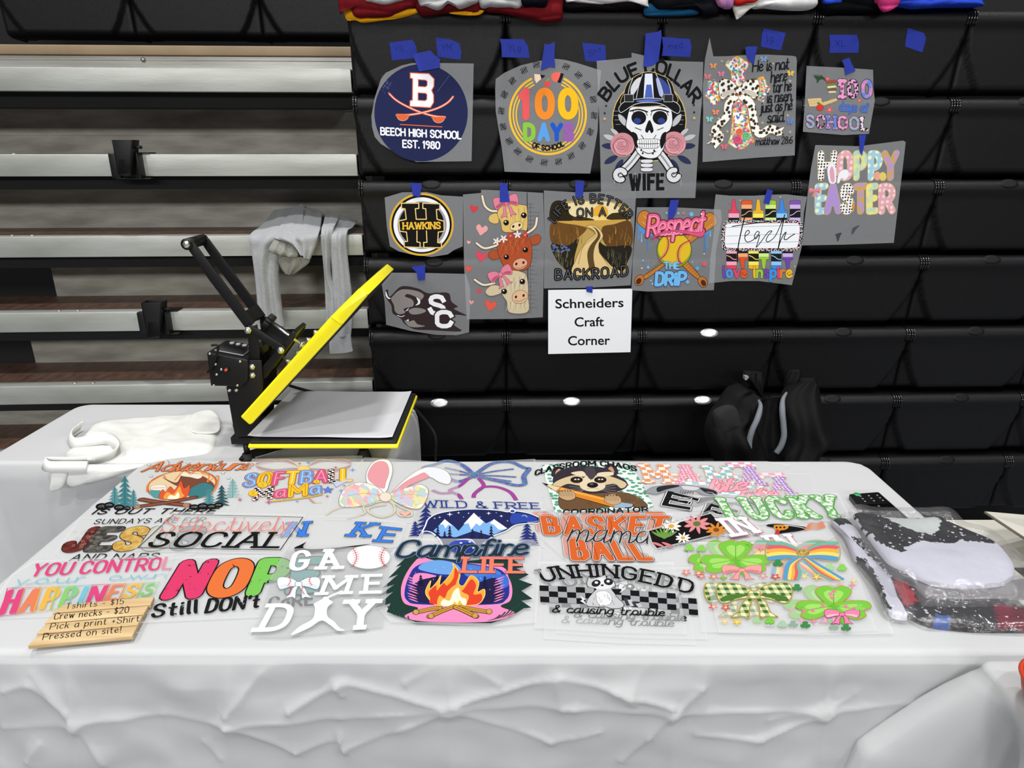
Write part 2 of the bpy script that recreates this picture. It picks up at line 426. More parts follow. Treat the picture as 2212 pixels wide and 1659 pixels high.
def fold_table(name, label, x0, x1, y0, y1, z):
    t = thing('folding_table', label, 'table', ((x0 + x1) / 2, (y0 + y1) / 2, 0))
    m = MB(); m.box(((x0 + x1) / 2, (y0 + y1) / 2, z - .022), (x1 - x0, y1 - y0, .04), M_ptop, bevel=.012); obj('tabletop', m, t)
    for sx in (x0 + .16, x1 - .16):
        for sy in (y0 + .1, y1 - .1):
            l = MB(); l.cyl((sx, sy, 0.0), (sx, sy, z - .045), .0135, M_leg, 12); obj('leg', l, t)
    return t
def cloth(name, label, x0, x1, y0, y1, z, rc, drop, disp, dens, zfun=None, group=None):
    """cloth over a table top: flat top, rounded edge, hanging sides; disp(x, y, nx, ny, depth) pushes the sides outwards"""
    per = []
    def seg(ax, ay, bx, by, nx, ny, step):
        n = max(2, int(math.hypot(bx - ax, by - ay) / step))
        for i in range(n): per.append((ax + (bx - ax) * i / n, ay + (by - ay) * i / n, nx, ny))
    def arc(cx, cy, a0):
        for i in range(9):
            a = R(a0 + 90 * i / 9); per.append((cx + rc * math.cos(a), cy + rc * math.sin(a), math.cos(a), math.sin(a)))
    seg(x0 + rc, y0, x1 - rc, y0, 0, -1, dens[0]); arc(x1 - rc, y0 + rc, -90)
    seg(x1, y0 + rc, x1, y1 - rc, 1, 0, dens[1]); arc(x1 - rc, y1 - rc, 0)
    seg(x1 - rc, y1, x0 + rc, y1, 0, 1, dens[2]); arc(x0 + rc, y1 - rc, 90)
    seg(x0, y1 - rc, x0, y0 + rc, -1, 0, dens[3]); arc(x0 + rc, y0 + rc, 180)
    re = .012; rings = [('t', -.020 if rc < .03 else -.05), ('t', -.016)] + [('e', k / 5) for k in range(6)]
    nd = int(drop / dens[4]); rings += [('d', (k + 1) / nd * drop) for k in range(nd)]
    mb = MB(); vs = []
    for kind, v in rings:
        for (x, y, nx, ny) in per:
            if kind == 't': o, zz = v, 0
            elif kind == 'e': o, zz = -re + re * math.sin(v * math.pi / 2), -re + re * math.cos(v * math.pi / 2)
            else: o, zz = disp(x, y, nx, ny, v), -re - v
            vs.append((x + nx * o, y + ny * o, z + zz))
    P = len(per); fs = [tuple(range(P))]
    for j in range(len(rings) - 1):
        for i in range(P):
            i2 = (i + 1) % P; fs.append((j * P + i, (j + 1) * P + i, (j + 1) * P + i2, j * P + i2))
    mb.add(vs, fs, M_cloth, True)
    return tag(obj(name, mb), label, 'tablecloth', group)
TX0, TX1, TY0, TY1 = -0.958, 0.912, 0.892, 1.612
FRONT = plane_y(TY0 - .012)
CREASES = [("0 1577 165 1563 350 1548 490 1563 730 1557 975 1528 1240 1532 1455 1540 1780 1543 1980 1525", .0050), ("970 1430 975 1700", .003),
 ("490 1405 490 1700", .004), ("1455 1540 1452 1700", .003), ("1800 1430 1785 1545 1770 1700", .003), ("165 1563 170 1700", .003),
 ("975 1528 740 1480 620 1540", .007), ("975 1530 740 1622", .006), ("975 1520 1210 1468 1330 1495 1455 1525", .008), ("975 1530 1190 1602 1300 1580", .006),
 ("870 1482 970 1428 1082 1482", .005), ("490 1545 560 1460 660 1398", .006), ("490 1560 640 1625 735 1600", .006), ("1455 1540 1400 1590 1340 1650", .007),
 ("1455 1540 1520 1490 1530 1420", .005), ("1790 1545 1810 1440", .005), ("1790 1545 1640 1600 1500 1585", .006), ("165 1563 130 1430", .006), ("165 1563 60 1455", .006),
 ("165 1563 230 1650", .005), ("0 1500 60 1480 150 1540", .005), ("1360 1500 1400 1440", .004), ("720 1480 740 1510", .006), ("730 1590 745 1630", .006), ("1350 1500 1370 1520", .005), ("1200 1470 1215 1540", .004),
 ("440 1600 480 1640", .005), ("90 1600 60 1650", .005), ("1660 1560 1780 1543 1860 1500", .004), ("1100 1400 1060 1440", .003), ("1310 1395 1340 1440", .003)]
SEG = []
for s_, A in CREASES:
    p = [FRONT.hit(*q) for q in nums(s_)]
    for i in range(len(p) - 1): SEG.append((p[i].x, p[i].z, p[i + 1].x, p[i + 1].z, A, .05 + .012 * (i % 3)))
def front_disp(x, y, nx, ny, d):
    z = ZT - .012 - d; v = 0
    if ny < -.9:
        for (ax, az, bx, bz, A, _) in SEG:
            dx, dz = bx - ax, bz - az; L2 = dx * dx + dz * dz
            t = ((x - ax) * dx + (z - az) * dz) / L2; tt = max(0, min(1, t))
            q = math.hypot(x - ax - tt * dx, z - az - tt * dz)
            if q < .09: v += 1.25 * A * math.exp(-q / .010) * (1 if 0 <= t <= 1 else .6)
        v = min(v, .018)
        v += .012 * noise.noise(Vector((x * 5, z * 7, 2))) + .007 * noise.noise(Vector((x * 15, z * 17, 5)))
        v *= min(1, d / .05)
        if x > .60: k = max(0, 1 - (x - .60) / .13); return v * k + .004 + d * .03 * k
    else:
        v = .02 * math.sin(9 * (x - y)) * min(1, d / .2) if ny < .5 else 0
        if ny > .3: return .003
    return v + .004 + d * .03
fold_table('folding_table', 'white folding table under the front cloth that holds the prints', TX0 + .004, TX1 - .004, TY0 + .004, TY1 - .004, ZT - .002)
cloth('tablecloth', 'wrinkled white cloth on the front table, covered in print sheets', TX0, TX1, TY0, TY1, ZT, .055, .70, front_disp, (.004, .03, .03, .03, .0045))
# back table with the press
ZB = 0.715
BACK = plane_z(ZB)
BX0, BX1, BY0, BY1 = BACK.hit(140, 905).x - .035, BACK.hit(888, 905).x, 1.655, 2.105
def back_disp(x, y, nx, ny, d):
    return (.45 * d if nx < -.5 else 0) + .006 + .03 * d + (.012 * noise.noise(Vector((x * 6, y * 6 + 3, d * 5))) + .03 * math.sin(14 * x + 11 * y) * d) * min(1, d / .06) * (1 if ny > -.9 else .5)
fold_table('folding_table', 'folding table under the back cloth, carrying the heat press', BX0 + .004, BX1 - .004, BY0 + .004, BY1 - .004, ZB - .002)
cloth('tablecloth', 'plain white cloth on the back table under the heat press', BX0, BX1, BY0, BY1, ZB, .05, .67, lambda x, y, nx, ny, d: back_disp(x, y, nx, ny, d) if ny > -.5 or x < TX0 - .08 else min(.02, back_disp(x, y, nx, ny, d)), (.02, .02, .03, .02, .02))
# table at the right edge
ZR = 0.745
RT = plane_z(ZR); q_ = RT.hit(2099, 1412)
RX0, RX1, RY0, RY1 = q_.x, q_.x + 1.0, -0.02, TY0 - .014
def right_disp(x, y, nx, ny, d):
    u = RY1 - y if nx < -.5 else 0
    v = .004 + .05 * d
    if nx < -.3:
        g = math.exp(-(max(0, u - .02) / .032) ** 2) * max(0, -nx) ** 2; v += min(.9 * d, .145 + .08 * (d - .16)) * g - .05 * math.exp(-((u - .085) / .03) ** 2) * min(1, d / .12)
        v += .35 * d * math.exp(-((u - .27) / .08) ** 2) + .05 * d * math.sin(u * 26 + 1)
        v += .01 * noise.noise(Vector((y * 9, d * 7, 1))) * min(1, d / .05)
    if ny > .5: v = min(v, .004)
    return v
fold_table('folding_table', 'folding table under the cloth in the lower right corner', RX0 + .004, RX1 - .004, RY0 + .004, RY1 - .004, ZR - .002)
cloth('tablecloth', 'white cloth with a hanging corner fold, lower right corner', RX0, RX1, RY0, RY1, ZR, .024, .69, right_disp, (.05, .03, .05, .006, .01))
# ================================================================ HEAT PRESS
M_yel = mat('yellow_enamel', '#fdf01c', .32, spec=.45); M_sil = mat('black_silicone', '#111112', .7)
M_sheet = mat('thin_white_sheet', '#dcdde0', .55)
def on_y(Y, s, o=(0, 0), k=1.0):
    P = plane_y(Y); return [P.hit(o[0] + x / k, o[1] + y / k) for x, y in nums(s)]
hp = thing('heat_press', 'yellow and black clamshell heat press standing open on the back table', 'heat press', (-.6, 1.8, ZB))
K = ((380, 490), 3.3185)                                            # crop used for measuring
def side(name, Y, s, dep, m=M_blk, bev=.002, parent=None, mb=None):
    mb2 = mb or MB(); mb2.prism(on_y(Y, s, *K), (0, dep, 0), m, bev)
    return obj(name, mb2, parent or hp) if mb is None else mb2
def pair(s_, Yn, Yf, dep, mb, bev=.002):
    p = on_y(Yn, s_, *K)
    for dy in (0, Yf - Yn): mb.prism([q + Vector((0, dy, 0)) for q in p], (0, dep, 0), M_blk, bev)
pd = MB(); side('', 1.745, "362 1145 612 1145 680 880 640 890 610 960 500 960 500 1145", .006, mb=pd)
post = MB()
pair("500 955 612 958 622 1125 595 1475 560 1505 430 1508 418 1480 360 1150", 1.745, 1.862, .006, post)
post.prism(on_y(1.75, "405 1420 560 1420 560 1500 430 1500", *K), (0, .112, 0), M_blk); obj('post', post, hp)
cbx = MB(); side('', 1.735, "220 900 515 955 512 1108 478 1148 248 1142", .13, bev=.004, mb=cbx); cb = obj('control_box', cbx, hp)
Pn = on_y(1.735, "220 900 515 955", *K)
panel_o, panel_x = Pn[0], (Pn[1] - Pn[0])
def ctl(u, v, h=.002): return panel_o + panel_x * u + Vector((0, .13 * v, 0)) + Vector((-panel_x.z, 0, panel_x.x)).normalized() * h
s_ = MB(); M_scr = mat('dark_display', '#0c0c0e', .12); M_line = mat('grey_print', '#a7a9ad', .5)
s_.prism([ctl(.12, .15), ctl(.82, .15), ctl(.82, .62), ctl(.12, .62)], Vector((0, 0, .002)), M_line); s_.prism([ctl(.13, .17, .003), ctl(.81, .17, .003), ctl(.81, .60, .003), ctl(.13, .60, .003)], Vector((0, 0, .002)), M_scr); obj('display', s_, cb)
for k in range(4):
    s_ = MB(); c = ctl(.25 + .16 * k, .80, .0); s_.tube([c, c + Vector((0, 0, .005))], .0065, M_line, 14); obj('button', s_, cb)
def at(Y, x, y): return on_y(Y, f"{x} {y}", *K)[0]
s_ = MB(); M_red = mat('red_button', '#c8452c', .4); c = at(1.735, 365, 1022); s_.tube([c, c + Vector((0, -.005, 0))], .0075, M_blk, 14); s_.tube([c + Vector((0, -.005, 0)), c + Vector((0, -.008, 0))], .0042, M_red, 12); obj('switch', s_, cb, label='small red round switch')
s_ = MB()
for x, y in ((243, 909), (460, 965), (284, 985), (292, 1058), (272, 1136), (441, 1136), (326, 1022)): s_.bolt(at(1.735, x, y), (0, -1, 0), .0036, .003, M_chrome)
obj('screws', s_, cb)
s_ = MB(); s_.tube(catmull([at(1.725, *p) for p in ((255, 850), (300, 850), (298, 900), (280, 950), (262, 1000), (225, 1045))]), .0032, M_blk, 8); obj('probe_wire', s_, cb)
s_ = MB()
for x, y in ((385, 1171), (434, 1170)): s_.bolt(at(1.745, x, y), (0, -1, 0), .005, .005, M_chrome)
obj('bolt', s_, hp)
for x, y in ((548, 1003), (550, 1062)):
    s_ = MB(); s_.bolt(at(1.745, x, y), (0, -1, 0), .0085, .009, M_chrome); obj('bolt', s_, hp)
# lever arm: two bars and a rubber grip
lv = MB()
pair("52 112 100 95 130 115 560 690 530 712 500 730 235 380", 1.752, 1.838, .006, lv)
lv.prism(on_y(1.756, "470 620 500 600 560 680 500 725", *K), (0, .084, 0), M_blk, .002)
hd = obj('lever', lv, hp)
g = MB(); a = at(1.752, 80, 124); g.tube([a + Vector((0, -.004, 0)), a + Vector((0, .096, 0))], .0145, M_blk, 16); obj('grip', g, hd)
s_ = MB(); s_.bolt(a + Vector((0, -.004, 0)), (0, -1, 0), .0095, .005, M_chrome); obj('bolt', s_, hd)
up = MB(); up.prism(on_y(1.756, '530 880 590 880 590 940 530 940', *K), (0, .096, 0), M_blk)
pair("505 735 580 700 588 760 585 800 600 870 600 958 525 958 515 800", 1.752, 1.850, .006, up)
obj('upright', up, hp)
lk = MB()
pair("500 735 515 708 545 708 780 860 790 885 770 905 745 900 520 760", 1.744, 1.846, .007, lk)
lk.prism(on_y(1.75, "600 765 770 860 760 875 600 785", *K), (0, .105, 0), M_blk, .002)
obj('linkage', lk, hp)
ca = MB(); pair("800 790 835 745 862 760 850 800 760 920 650 1080 610 1100 610 1010", 1.752, 1.842, .006, ca)
ca.prism(on_y(1.758, "845 738 870 752 650 1060 625 1050", *K), (0, .084, 0), M_blk); obj('carrier_arm', ca, hp)
for x, y, Y in ((520, 740, 1.744), (755, 884, 1.744)):
    s_ = MB(); s_.bolt(at(Y, x, y), (0, -1, 0), .0095, .011, M_chrome); obj('bolt', s_, hp)
s_ = MB(); Yk = 1.80
a, b2, c2 = at(Yk, 690, 690), at(Yk, 800, 775), at(Yk, 905, 850)
s_.cyl(a, c2, .0042, M_chrome, 10); s_.bolt(c2 - (c2 - b2).normalized() * .006, (c2 - b2), .012, .012, M_chrome); rod = obj('pressure_rod', s_, hp)
s_ = MB(); d_ = (a - c2).normalized()
ax = d_.cross(Vector((0, 1, 0))).normalized()
for k in range(10):
    an = 2 * math.pi * k / 10; o = (ax * math.cos(an) + Vector((0, 1, 0)) * math.sin(an)) * .0165
    s_.cyl(a + o, a + o + d_ * .017, .0052, M_sil, 8)
s_.cyl(a, a + d_ * .018, .0165, M_sil, 20); obj('knob', s_, rod)
for x, y, x2, y2 in ((765, 930, 815, 970), (990, 745, 1005, 760), (935, 800, 955, 815), (860, 890, 875, 905)):
    s_ = MB(); p, p2 = at(1.79, x, y), at(1.79, x2, y2); s_.cyl(p, p2 + (p2 - p) * .6, .005, M_chrome, 8); s_.bolt(p2, p - p2, .0085, .007, M_chrome); obj('bolt', s_, hp)
# upper platen: cover, lip and heat plate
Y0 = 1.612
pl = MB(); side('', Y0, "464 1360 1108 645 1312 441 1324 437 1379 480 1378 490 1194 702 546 1411 526 1421 468 1370", .372, M_yel, .004, mb=pl); pl.tube([at(Y0 - .001, 1112, 644), at(Y0 - .002, 1150, 668), at(Y0 - .001, 1190, 702)], .0022, M_yel, 8)
upl = obj('upper_platen', pl, hp, label='yellow enamelled upper platen cover')
s_ = MB(); side('', Y0 + .004, "536 1426 1190 716 1382 492 1372 486 1180 700 528 1418", .364, M_sil, .001, mb=s_); obj('heat_plate', s_, upl)
# lower platen
ZL = .796
LP = plane_z(ZL)
def lowq(z, s): P = plane_z(z); return [P.hit(x, y) for x, y in nums(s)]
base_px = "541 947 858 951 886 851 628 847"
c4 = lowq(ZL, base_px); x0 = min(p.x for p in c4); x1 = max(p.x for p in c4); yn = min(p.y for p in c4); yf = max(p.y for p in c4)
cx_, cy_, sx_, sy_ = (x0 + x1) / 2 + .003, (yn + yf) / 2, .381, yf - yn
m = MB(); m.box((cx_, cy_, ZL - .0070), (sx_, sy_, .009), M_sil, bevel=.004); lw = obj('lower_pad', m, hp, label='black silicone pad on the lower platen')
m = MB(); m.box((cx_, cy_, ZL - .0165), (sx_ + .008, sy_ + .012, .011), M_yel, bevel=.005); obj('lower_platen', m, hp, label='yellow lower platen tray')
m = MB(); m.box((cx_, cy_, ZL - .038), (sx_ * .5, sy_ * .6, .026), M_blk, bevel=.003); m.box((cx_ - .13, cy_, ZB + .019), (.34, .10, .022), M_blk, bevel=.003); obj('base_frame', m, hp)
foot_pts = [(x0 - .015, yn + .03), (x0 - .015, yf - .03), (cx_ + .09, yn + .055), (cx_ + .09, yf - .055)]
for fx, fy in foot_pts:
    m = MB(); m.tube([(fx, fy, ZB), (fx, fy, ZB + .012), (fx, fy, ZB + .03)], [.02, .019, .013], M_sil, 18); m.tube([(fx, fy, ZB + .03), (fx, fy, ZL - .026)], .008, M_blk, 10)
    obj('foot', m, hp)
m = MB(); m.prism([(x0 - .03, yn + .008, ZB + .018), (x0 + .02, yn + .045, ZB + .018), (x0 + .10, yn + .12, ZB + .018), (x0 + .06, yn + .14, ZB + .018), (x0 - .03, yn + .05, ZB + .018)], (0, 0, .008), M_blk, .002)
obj('foot_arm', m, hp)
# sheet on the platen
m = MB(); q4 = lowq(ZL + .002, "512 1507 1550 1518 1688 1188 835 1180".replace(',', ' ')) if 0 else [plane_z(ZL + .002).hit(380 + x / K[1], 490 + y / K[1]) for x, y in nums("514 1506 1552 1516 1690 1186 832 1180")]
def sheetf(u, v):
    a = q4[0].lerp(q4[1], u); b_ = q4[3].lerp(q4[2], u); p = a.lerp(b_, v)
    return p + Vector((0, 0, .0012 * (1 + noise.noise(Vector((u * 3, v * 3, 4)))) + .003 * max(0, abs(u - .5) - .44) / .06))
m.grid(sheetf, 24, 18, M_sheet)
tag(obj('cover_sheet', m), 'thin white cover sheet lying on the open press platen', 'sheet')
# power cord
cp = [(625, 833, 1.96), (660, 843, 1.99), (700, 851, 2.0), (745, 850, 2.0), (790, 848, 2.0), (840, 853, 2.0), (880, 870, 2.02), (905, 892, 2.04), (928, 920, 2.06), (941, 945, 2.06), (941, 990, 2.06), (935, 1080, 2.05)]
m = MB(); m.tube(catmull([plane_y(Y).hit(x, y) for x, y, Y in cp]), .0045, M_sil, 8); obj('power_cord', m, hp)

# ================================================================ SWEATSHIRT, TOTE, GARMENTS
def ribbon(mb, secs, m, bulge=.012, folds=0, amp=0, nu=28, nv=6, seed=0, thick=.006, O=(0, 0), k=1.0, nz=.006):
    s5 = catmull([tuple(float(v) for v in s) for s in secs], n=nv)
    N_ = len(s5) - 1
    def pt(u, v, back):
        lx, ly, rx, ry, Y = s5[int(round(v * N_))]
        P = plane_y(Y); a = P.hit(O[0] + lx / k, O[1] + ly / k); b_ = P.hit(O[0] + rx / k, O[1] + ry / k)
        p = a.lerp(b_, u); d = bulge * math.sin(math.pi * u) ** .6
        d += amp * math.cos(2 * math.pi * folds * u + seed) * math.sin(math.pi * u)
        d += nz * noise.noise(Vector((p.x * 14 + seed, p.y * 14, p.z * 9)))
        if back: return p + Vector((0, thick, 0))
        return p + Vector((0, -d - .002, 0))
    mb.grid(lambda u, v: pt(u, v, False), nu, N_, m, flip=False)
    mb.grid(lambda u, v: pt(u, v, True), nu, N_, m, flip=True)
    return mb
M_grey = mat('heather_grey_fleece', '#a3a5a8', .95, spec=.1, noise_amt=.12, nscale=90, bump=.5, bscale=260, sheen=.3)
M_grey2 = mat('grey_fleece_inside', '#8f8f8a', .95, spec=.1, noise_amt=.1, nscale=90, bump=.4, bscale=300)
kw = dict(O=(520, 420), k=4.607)
sw = thing('sweatshirt', 'heather gray sweatshirt draped over a metal bleacher tier', 'sweatshirt', plane_y(2.2).hit(650, 520))
m = MB(); ribbon(m, [(330, 155, 640, 110, 2.42), (215, 300, 620, 200, 2.33), (92, 405, 600, 390, 2.195), (108, 560, 430, 560, 2.185), (135, 760, 375, 770, 2.185), (158, 960, 390, 980, 2.185), (178, 1200, 415, 1190, 2.185), (190, 1300, 432, 1305, 2.185)], M_grey, .018, 2, .010, seed=1, **kw); obj('sleeve', m, sw)
m = MB(); ribbon(m, [(600, 95, 800, 190, 2.42), (480, 200, 800, 235, 2.34), (400, 300, 790, 330, 2.25), (330, 425, 770, 400, 2.168), (480, 480, 740, 520, 2.16), (590, 570, 690, 645, 2.155)], M_grey, .022, 2.5, .008, seed=2, **kw); obj('body', m, sw)
m = MB(); ribbon(m, [(340, 440, 560, 520, 2.165), (290, 520, 570, 600, 2.15), (278, 560, 545, 632, 2.152), (310, 575, 530, 610, 2.16)], M_grey2, .012, 3, .006, seed=3, **kw); obj('hem_band', m, sw)
m = MB(); ribbon(m, [(360, 560, 690, 640, 2.172), (380, 660, 670, 690, 2.172), (410, 740, 600, 745, 2.172), (450, 785, 540, 790, 2.175)], M_grey2, .014, 2, .006, seed=5, **kw); obj('hood', m, sw)
for q in ([(845, 155, 975, 200, 2.42), (830, 260, 960, 260, 2.31), (805, 360, 920, 350, 2.19), (815, 560, 905, 560, 2.182), (835, 800, 895, 800, 2.182), (840, 1000, 960, 1000, 2.182), (850, 1250, 980, 1250, 2.182)],
          [(1000, 215, 1160, 260, 2.40), (930, 320, 1110, 330, 2.28), (900, 400, 1058, 375, 2.188), (900, 600, 1060, 600, 2.18), (910, 800, 1085, 840, 2.18), (915, 1050, 1102, 1000, 2.18), (900, 1250, 1105, 1250, 2.18), (890, 1400, 1095, 1400, 2.18)]):
    m = MB(); ribbon(m, q, M_grey, .016, 1.5, .009, seed=6, **kw); obj('sleeve', m, sw)
m = MB(); ribbon(m, [(888, 1385, 1092, 1385, 2.178), (884, 1480, 1098, 1470, 2.178), (888, 1580, 1112, 1562, 2.178)], M_grey, .012, 1, .002, seed=8, **kw); obj('cuff', m, sw)

M_canvas = mat('natural_white_canvas', '#e6e6e2', .9, spec=.1, noise_amt=.05, nscale=40, bump=.3, bscale=700)
def puff(mb, P, outline, h, m, nr=9, n_amp=.003, nsc=18, seed=0, mfun=None, edge=.35, droop=None, zbase=0, O=(0, 0), k=1.0, up=None, flatp=3.0):
    """soft pad over an outline given on plane P"""
    o = catmull([P.loc(O[0] + x / k, O[1] + y / k) for x, y in nums(outline)], True, 8)
    cx = sum(a for a, b in o) / len(o); cy = sum(b for a, b in o) / len(o)
    rs = [0] + [((i + 1) / nr) ** .7 for i in range(nr)]
    n = len(o); vs = []; 
    def z_at(a, b, r):
        hh = h * (1 - r ** flatp) ** .5 if r < 1 else 0
        return zbase + hh + n_amp * noise.noise(Vector((a * nsc + seed, b * nsc, seed))) * (1 - r ** 6) * 1.4
    vs.append(P.w(cx, cy, z_at(cx, cy, 0)))
    for r in rs[1:]:
        for a, b in o:
            x, y = cx + (a - cx) * r, cy + (b - cy) * r; vs.append(P.w(x, y, z_at(x, y, r)))
    fs = [(0, 1 + i, 1 + (i + 1) % n) for i in range(n)]
    for j in range(nr - 1):
        for i in range(n):
            a = 1 + j * n + i; b = 1 + j * n + (i + 1) % n; fs.append((a, a + n, b + n, b))
    base = len(vs)
    for a, b in o: vs.append(P.w(a, b, zbase - .0005))
    e = 1 + (nr - 1) * n
    for i in range(n): fs.append((e + i, base + i, base + (i + 1) % n, e + (i + 1) % n))
    fs.append(tuple(range(base + n - 1, base - 1, -1)))
    if droop: vs = [droop(v) for v in vs]
    if mfun is None: mb.add(vs, fs, m, True)
    else:
        groups = {}
        for f in fs:
            c = sum((vs[i] for i in f), Vector()) / len(f); groups.setdefault(mfun(c), []).append(f)
        k0 = len(mb.v); mb.v += vs
        for mm, ff in groups.items():
            i = mb.mi(mm)
            for f in ff: mb.f.append([q + k0 for q in f]); mb.m.append(i); mb.sm.append(True)
    return mb
k5 = dict(O=(0, 860), k=2.963)
tb = thing('tote_bag', 'folded white canvas tote bag with its strap looped, on the back table', 'tote bag', BACK.hit(270, 960))
bag = MB(); puff(bag, BACK, "640 150 900 125 1200 105 1330 95 1405 150 1390 250 1375 315 1320 355 1200 375 1060 395 900 426 640 428 430 428 360 420 420 380 430 340 500 290 560 210", .012, M_canvas, n_amp=.006, nsc=22, **k5); bd = obj('bag_body', bag, tb)
hangP = plane_y(BY0 - .045)
bag = MB(); puff(bag, hangP, "343 430 500 425 700 425 960 425 900 448 700 512 560 545 440 562", .014, M_canvas, n_amp=.006, **k5); obj('hanging_hem', bag, tb)
bag = MB(); puff(bag, hangP, "352 438 400 436 450 440 440 520 410 566 343 582 344 520", .006, M_canvas, zbase=.012, n_amp=.003, **k5); obj('side_seam', bag, tb)
bag = MB(); puff(bag, BACK, "1230 130 1345 95 1405 150 1395 240 1225 235", .004, M_canvas, zbase=.0115, n_amp=.003, **k5); obj('top_hem', bag, tb)
def strip(mb, pts, wid, th, m, O, k, z=ZB):
    P3 = catmull([plane_z(z + h).hit(O[0] + x / k, O[1] + y / k) for x, y, h in pts], n=8)
    n = len(P3); vs, fs = [], []
    for i, p in enumerate(P3):
        t = (P3[min(i + 1, n - 1)][0] - P3[max(i - 1, 0)][0], P3[min(i + 1, n - 1)][1] - P3[max(i - 1, 0)][1])
        l = math.hypot(*t) or 1; nx, ny = -t[1] / l, t[0] / l; p = Vector(p)
        a = Vector((nx * wid * .25, ny * wid * .25, wid * .5)); b = Vector((nx * th, ny * th, -.3 * th))
        vs += [p + a + b, p - a + b, p - a - b, p + a - b]
    for i in range(n - 1):
        for q in range(4): fs.append((i * 4 + q, i * 4 + (q + 1) % 4, i * 4 + 4 + (q + 1) % 4, i * 4 + 4 + q))
    fs += [(0, 1, 2, 3), (4 * n - 1, 4 * n - 2, 4 * n - 3, 4 * n - 4)]
    mb.add(vs, fs, m, True); return mb
s_ = MB(); strip(s_, [(520, 175, .02), (450, 235, .016), (470, 285, .016), (560, 275, .02), (680, 262, .026), (745, 300, .026), (735, 350, .024), (640, 385, .02), (480, 400, .018), (320, 400, .016), (283, 412, .016), (310, 438, .014), (420, 440, .014), (560, 440, .014)], .026, .0018, M_canvas, **k5); obj('strap', s_, tb)
s_ = MB(); strip(s_, [(560, 260, .014), (660, 245, .02), (730, 275, .022), (750, 320, .022), (700, 372, .018), (560, 405, .016)], .024, .0018, M_canvas, **k5); obj('strap', s_, tb)

# folded shirts piled on the top seats: outlines on the plane of their hanging front edges
def garment(label, px, col, depth=.16, Yo=0.0, bulge=.03, seed=0, pat=None, group='shirts piled along the top seats', parts=()):
    P = Plane(SP.w(0, 0, .006 + Yo), SP.ex, SP.ey)
    m_ = pat or mat('jersey_' + col, col, 1.0, spec=.03, noise_amt=.16, nscale=45, bump=.5, bscale=300)
    mb = MB(); puff(mb, P, px, bulge, m_, nr=16, n_amp=.004, nsc=30, seed=seed, flatp=6)
    for i in range(len(mb.v)):          # soft horizontal fold lines of the stacked jersey
        v = mb.v[i]; a = v.x * 7 + seed; mb.v[i] = v + SP.n * (.010 * (abs(math.sin((v.z + .02 * math.sin(a)) * 95 + seed)) ** .5 - .8)) * (1 if (v - P.O).dot(P.n) > .004 else 0)
    o = catmull([P.loc(x, y) for x, y in nums(px)], True, 8)
    zs = rowz[0] + .003 - P.O.z; mb.prism([P.w(a, b, 0) for a, b in o], SP.n * -.003, m_); mb.prism([P.w(a, max(b, zs), -.003) for a, b in o if b > zs - .05], SP.n * -depth, m_)
    ps = nums(px); c = P.hit(sum(x for x, y in ps) / len(ps), max(y for x, y in ps))
    t = obj('folded_shirt', mb); tag(t, label, 'shirt', group); return t
gy = '#b3b3b5'
garment('yellow shirt hem hanging lowest at the left end of the piled shirts', "742 10 752 6 762 30 800 38 860 28 905 18 906 26 870 38 828 44 785 49 768 44 748 42", '#e9a81d', Yo=.0, seed=1, bulge=.012)
garment('maroon shirt folded over a yellow one, left end of the pile', "738 -45 830 -60 905 -45 906 5 880 22 845 36 800 39 768 38 758 20 750 8 734 30", '#6e1a20', Yo=.006, seed=2)
garment('gray shirt on top of the leftmost maroon shirt', "770 -50 880 -55 885 -8 860 4 835 12 805 7 785 -2", gy, Yo=.03, seed=3, bulge=.02)
garment('gray shirt with deep wavy folds, second stack from the left', "905 -50 1035 -50 1037 0 1020 12 995 20 982 15 968 10 955 20 942 23 920 16 905 8", gy, Yo=.03, seed=4)
garment('maroon shirt under the wavy gray shirt', "906 -20 1040 -20 1042 26 1000 28 960 30 907 33", '#5c171d', Yo=.008, seed=5)
garment('yellow shirt corner peeking from the second stack', "970 28 1000 25 1042 22 1042 28 1030 33 1000 33", '#e9a81d', Yo=.022, seed=6, bulge=.006)
garment('gray shirt left of the navy one, on a long maroon shirt', "1035 -50 1150 -50 1128 14 1100 18 1060 17 1036 12", gy, Yo=.03, seed=7)
garment('dark navy shirt on the long maroon shirt', "1120 -50 1190 -50 1182 8 1172 17 1150 15 1125 8", '#15161f', Yo=.036, seed=8)
garment('long maroon shirt drooping lowest, third stack', "1040 -10 1120 -12 1212 -20 1216 20 1213 42 1180 49 1140 41 1090 30 1044 22", '#6e1a20', Yo=.010, seed=9)
garment('black shirt with a dark red edge between maroon and white stacks', "1216 -40 1400 -40 1396 12 1340 22 1280 20 1218 18", '#1c171b', Yo=.004, seed=10)
garment('white shirt with a long thin hem, right of the maroon stack', "1220 -50 1385 -50 1400 8 1398 14 1360 5 1300 9 1240 4 1222 0", '#d6d5d2', Yo=.03, seed=11, bulge=.012)
garment('teal blue shirt poking out under black ones', "1392 14 1404 6 1414 18 1440 22 1495 14 1500 18 1510 28 1495 33 1440 35 1395 33", '#1f587f', Yo=.012, seed=12, bulge=.014)
garment('black shirt above the teal one', "1396 -50 1540 -55 1552 20 1540 34 1520 36 1500 20 1440 22 1410 15", '#15161a', Yo=.02, seed=13)
garment('purple and pink tie dyed shirt', "1535 -50 1590 -50 1582 12 1570 20 1558 16 1548 5", '#6d5c9c', Yo=.05, seed=14, bulge=.018, pat=ink('noise:#6d5c9c:#c07ba8:30'))
garment('red shirt lying in the fold of the cream shirt', "1578 -50 1650 -50 1640 -2 1610 8 1592 12 1582 2", '#b3241f', Yo=.05, seed=15, bulge=.01)
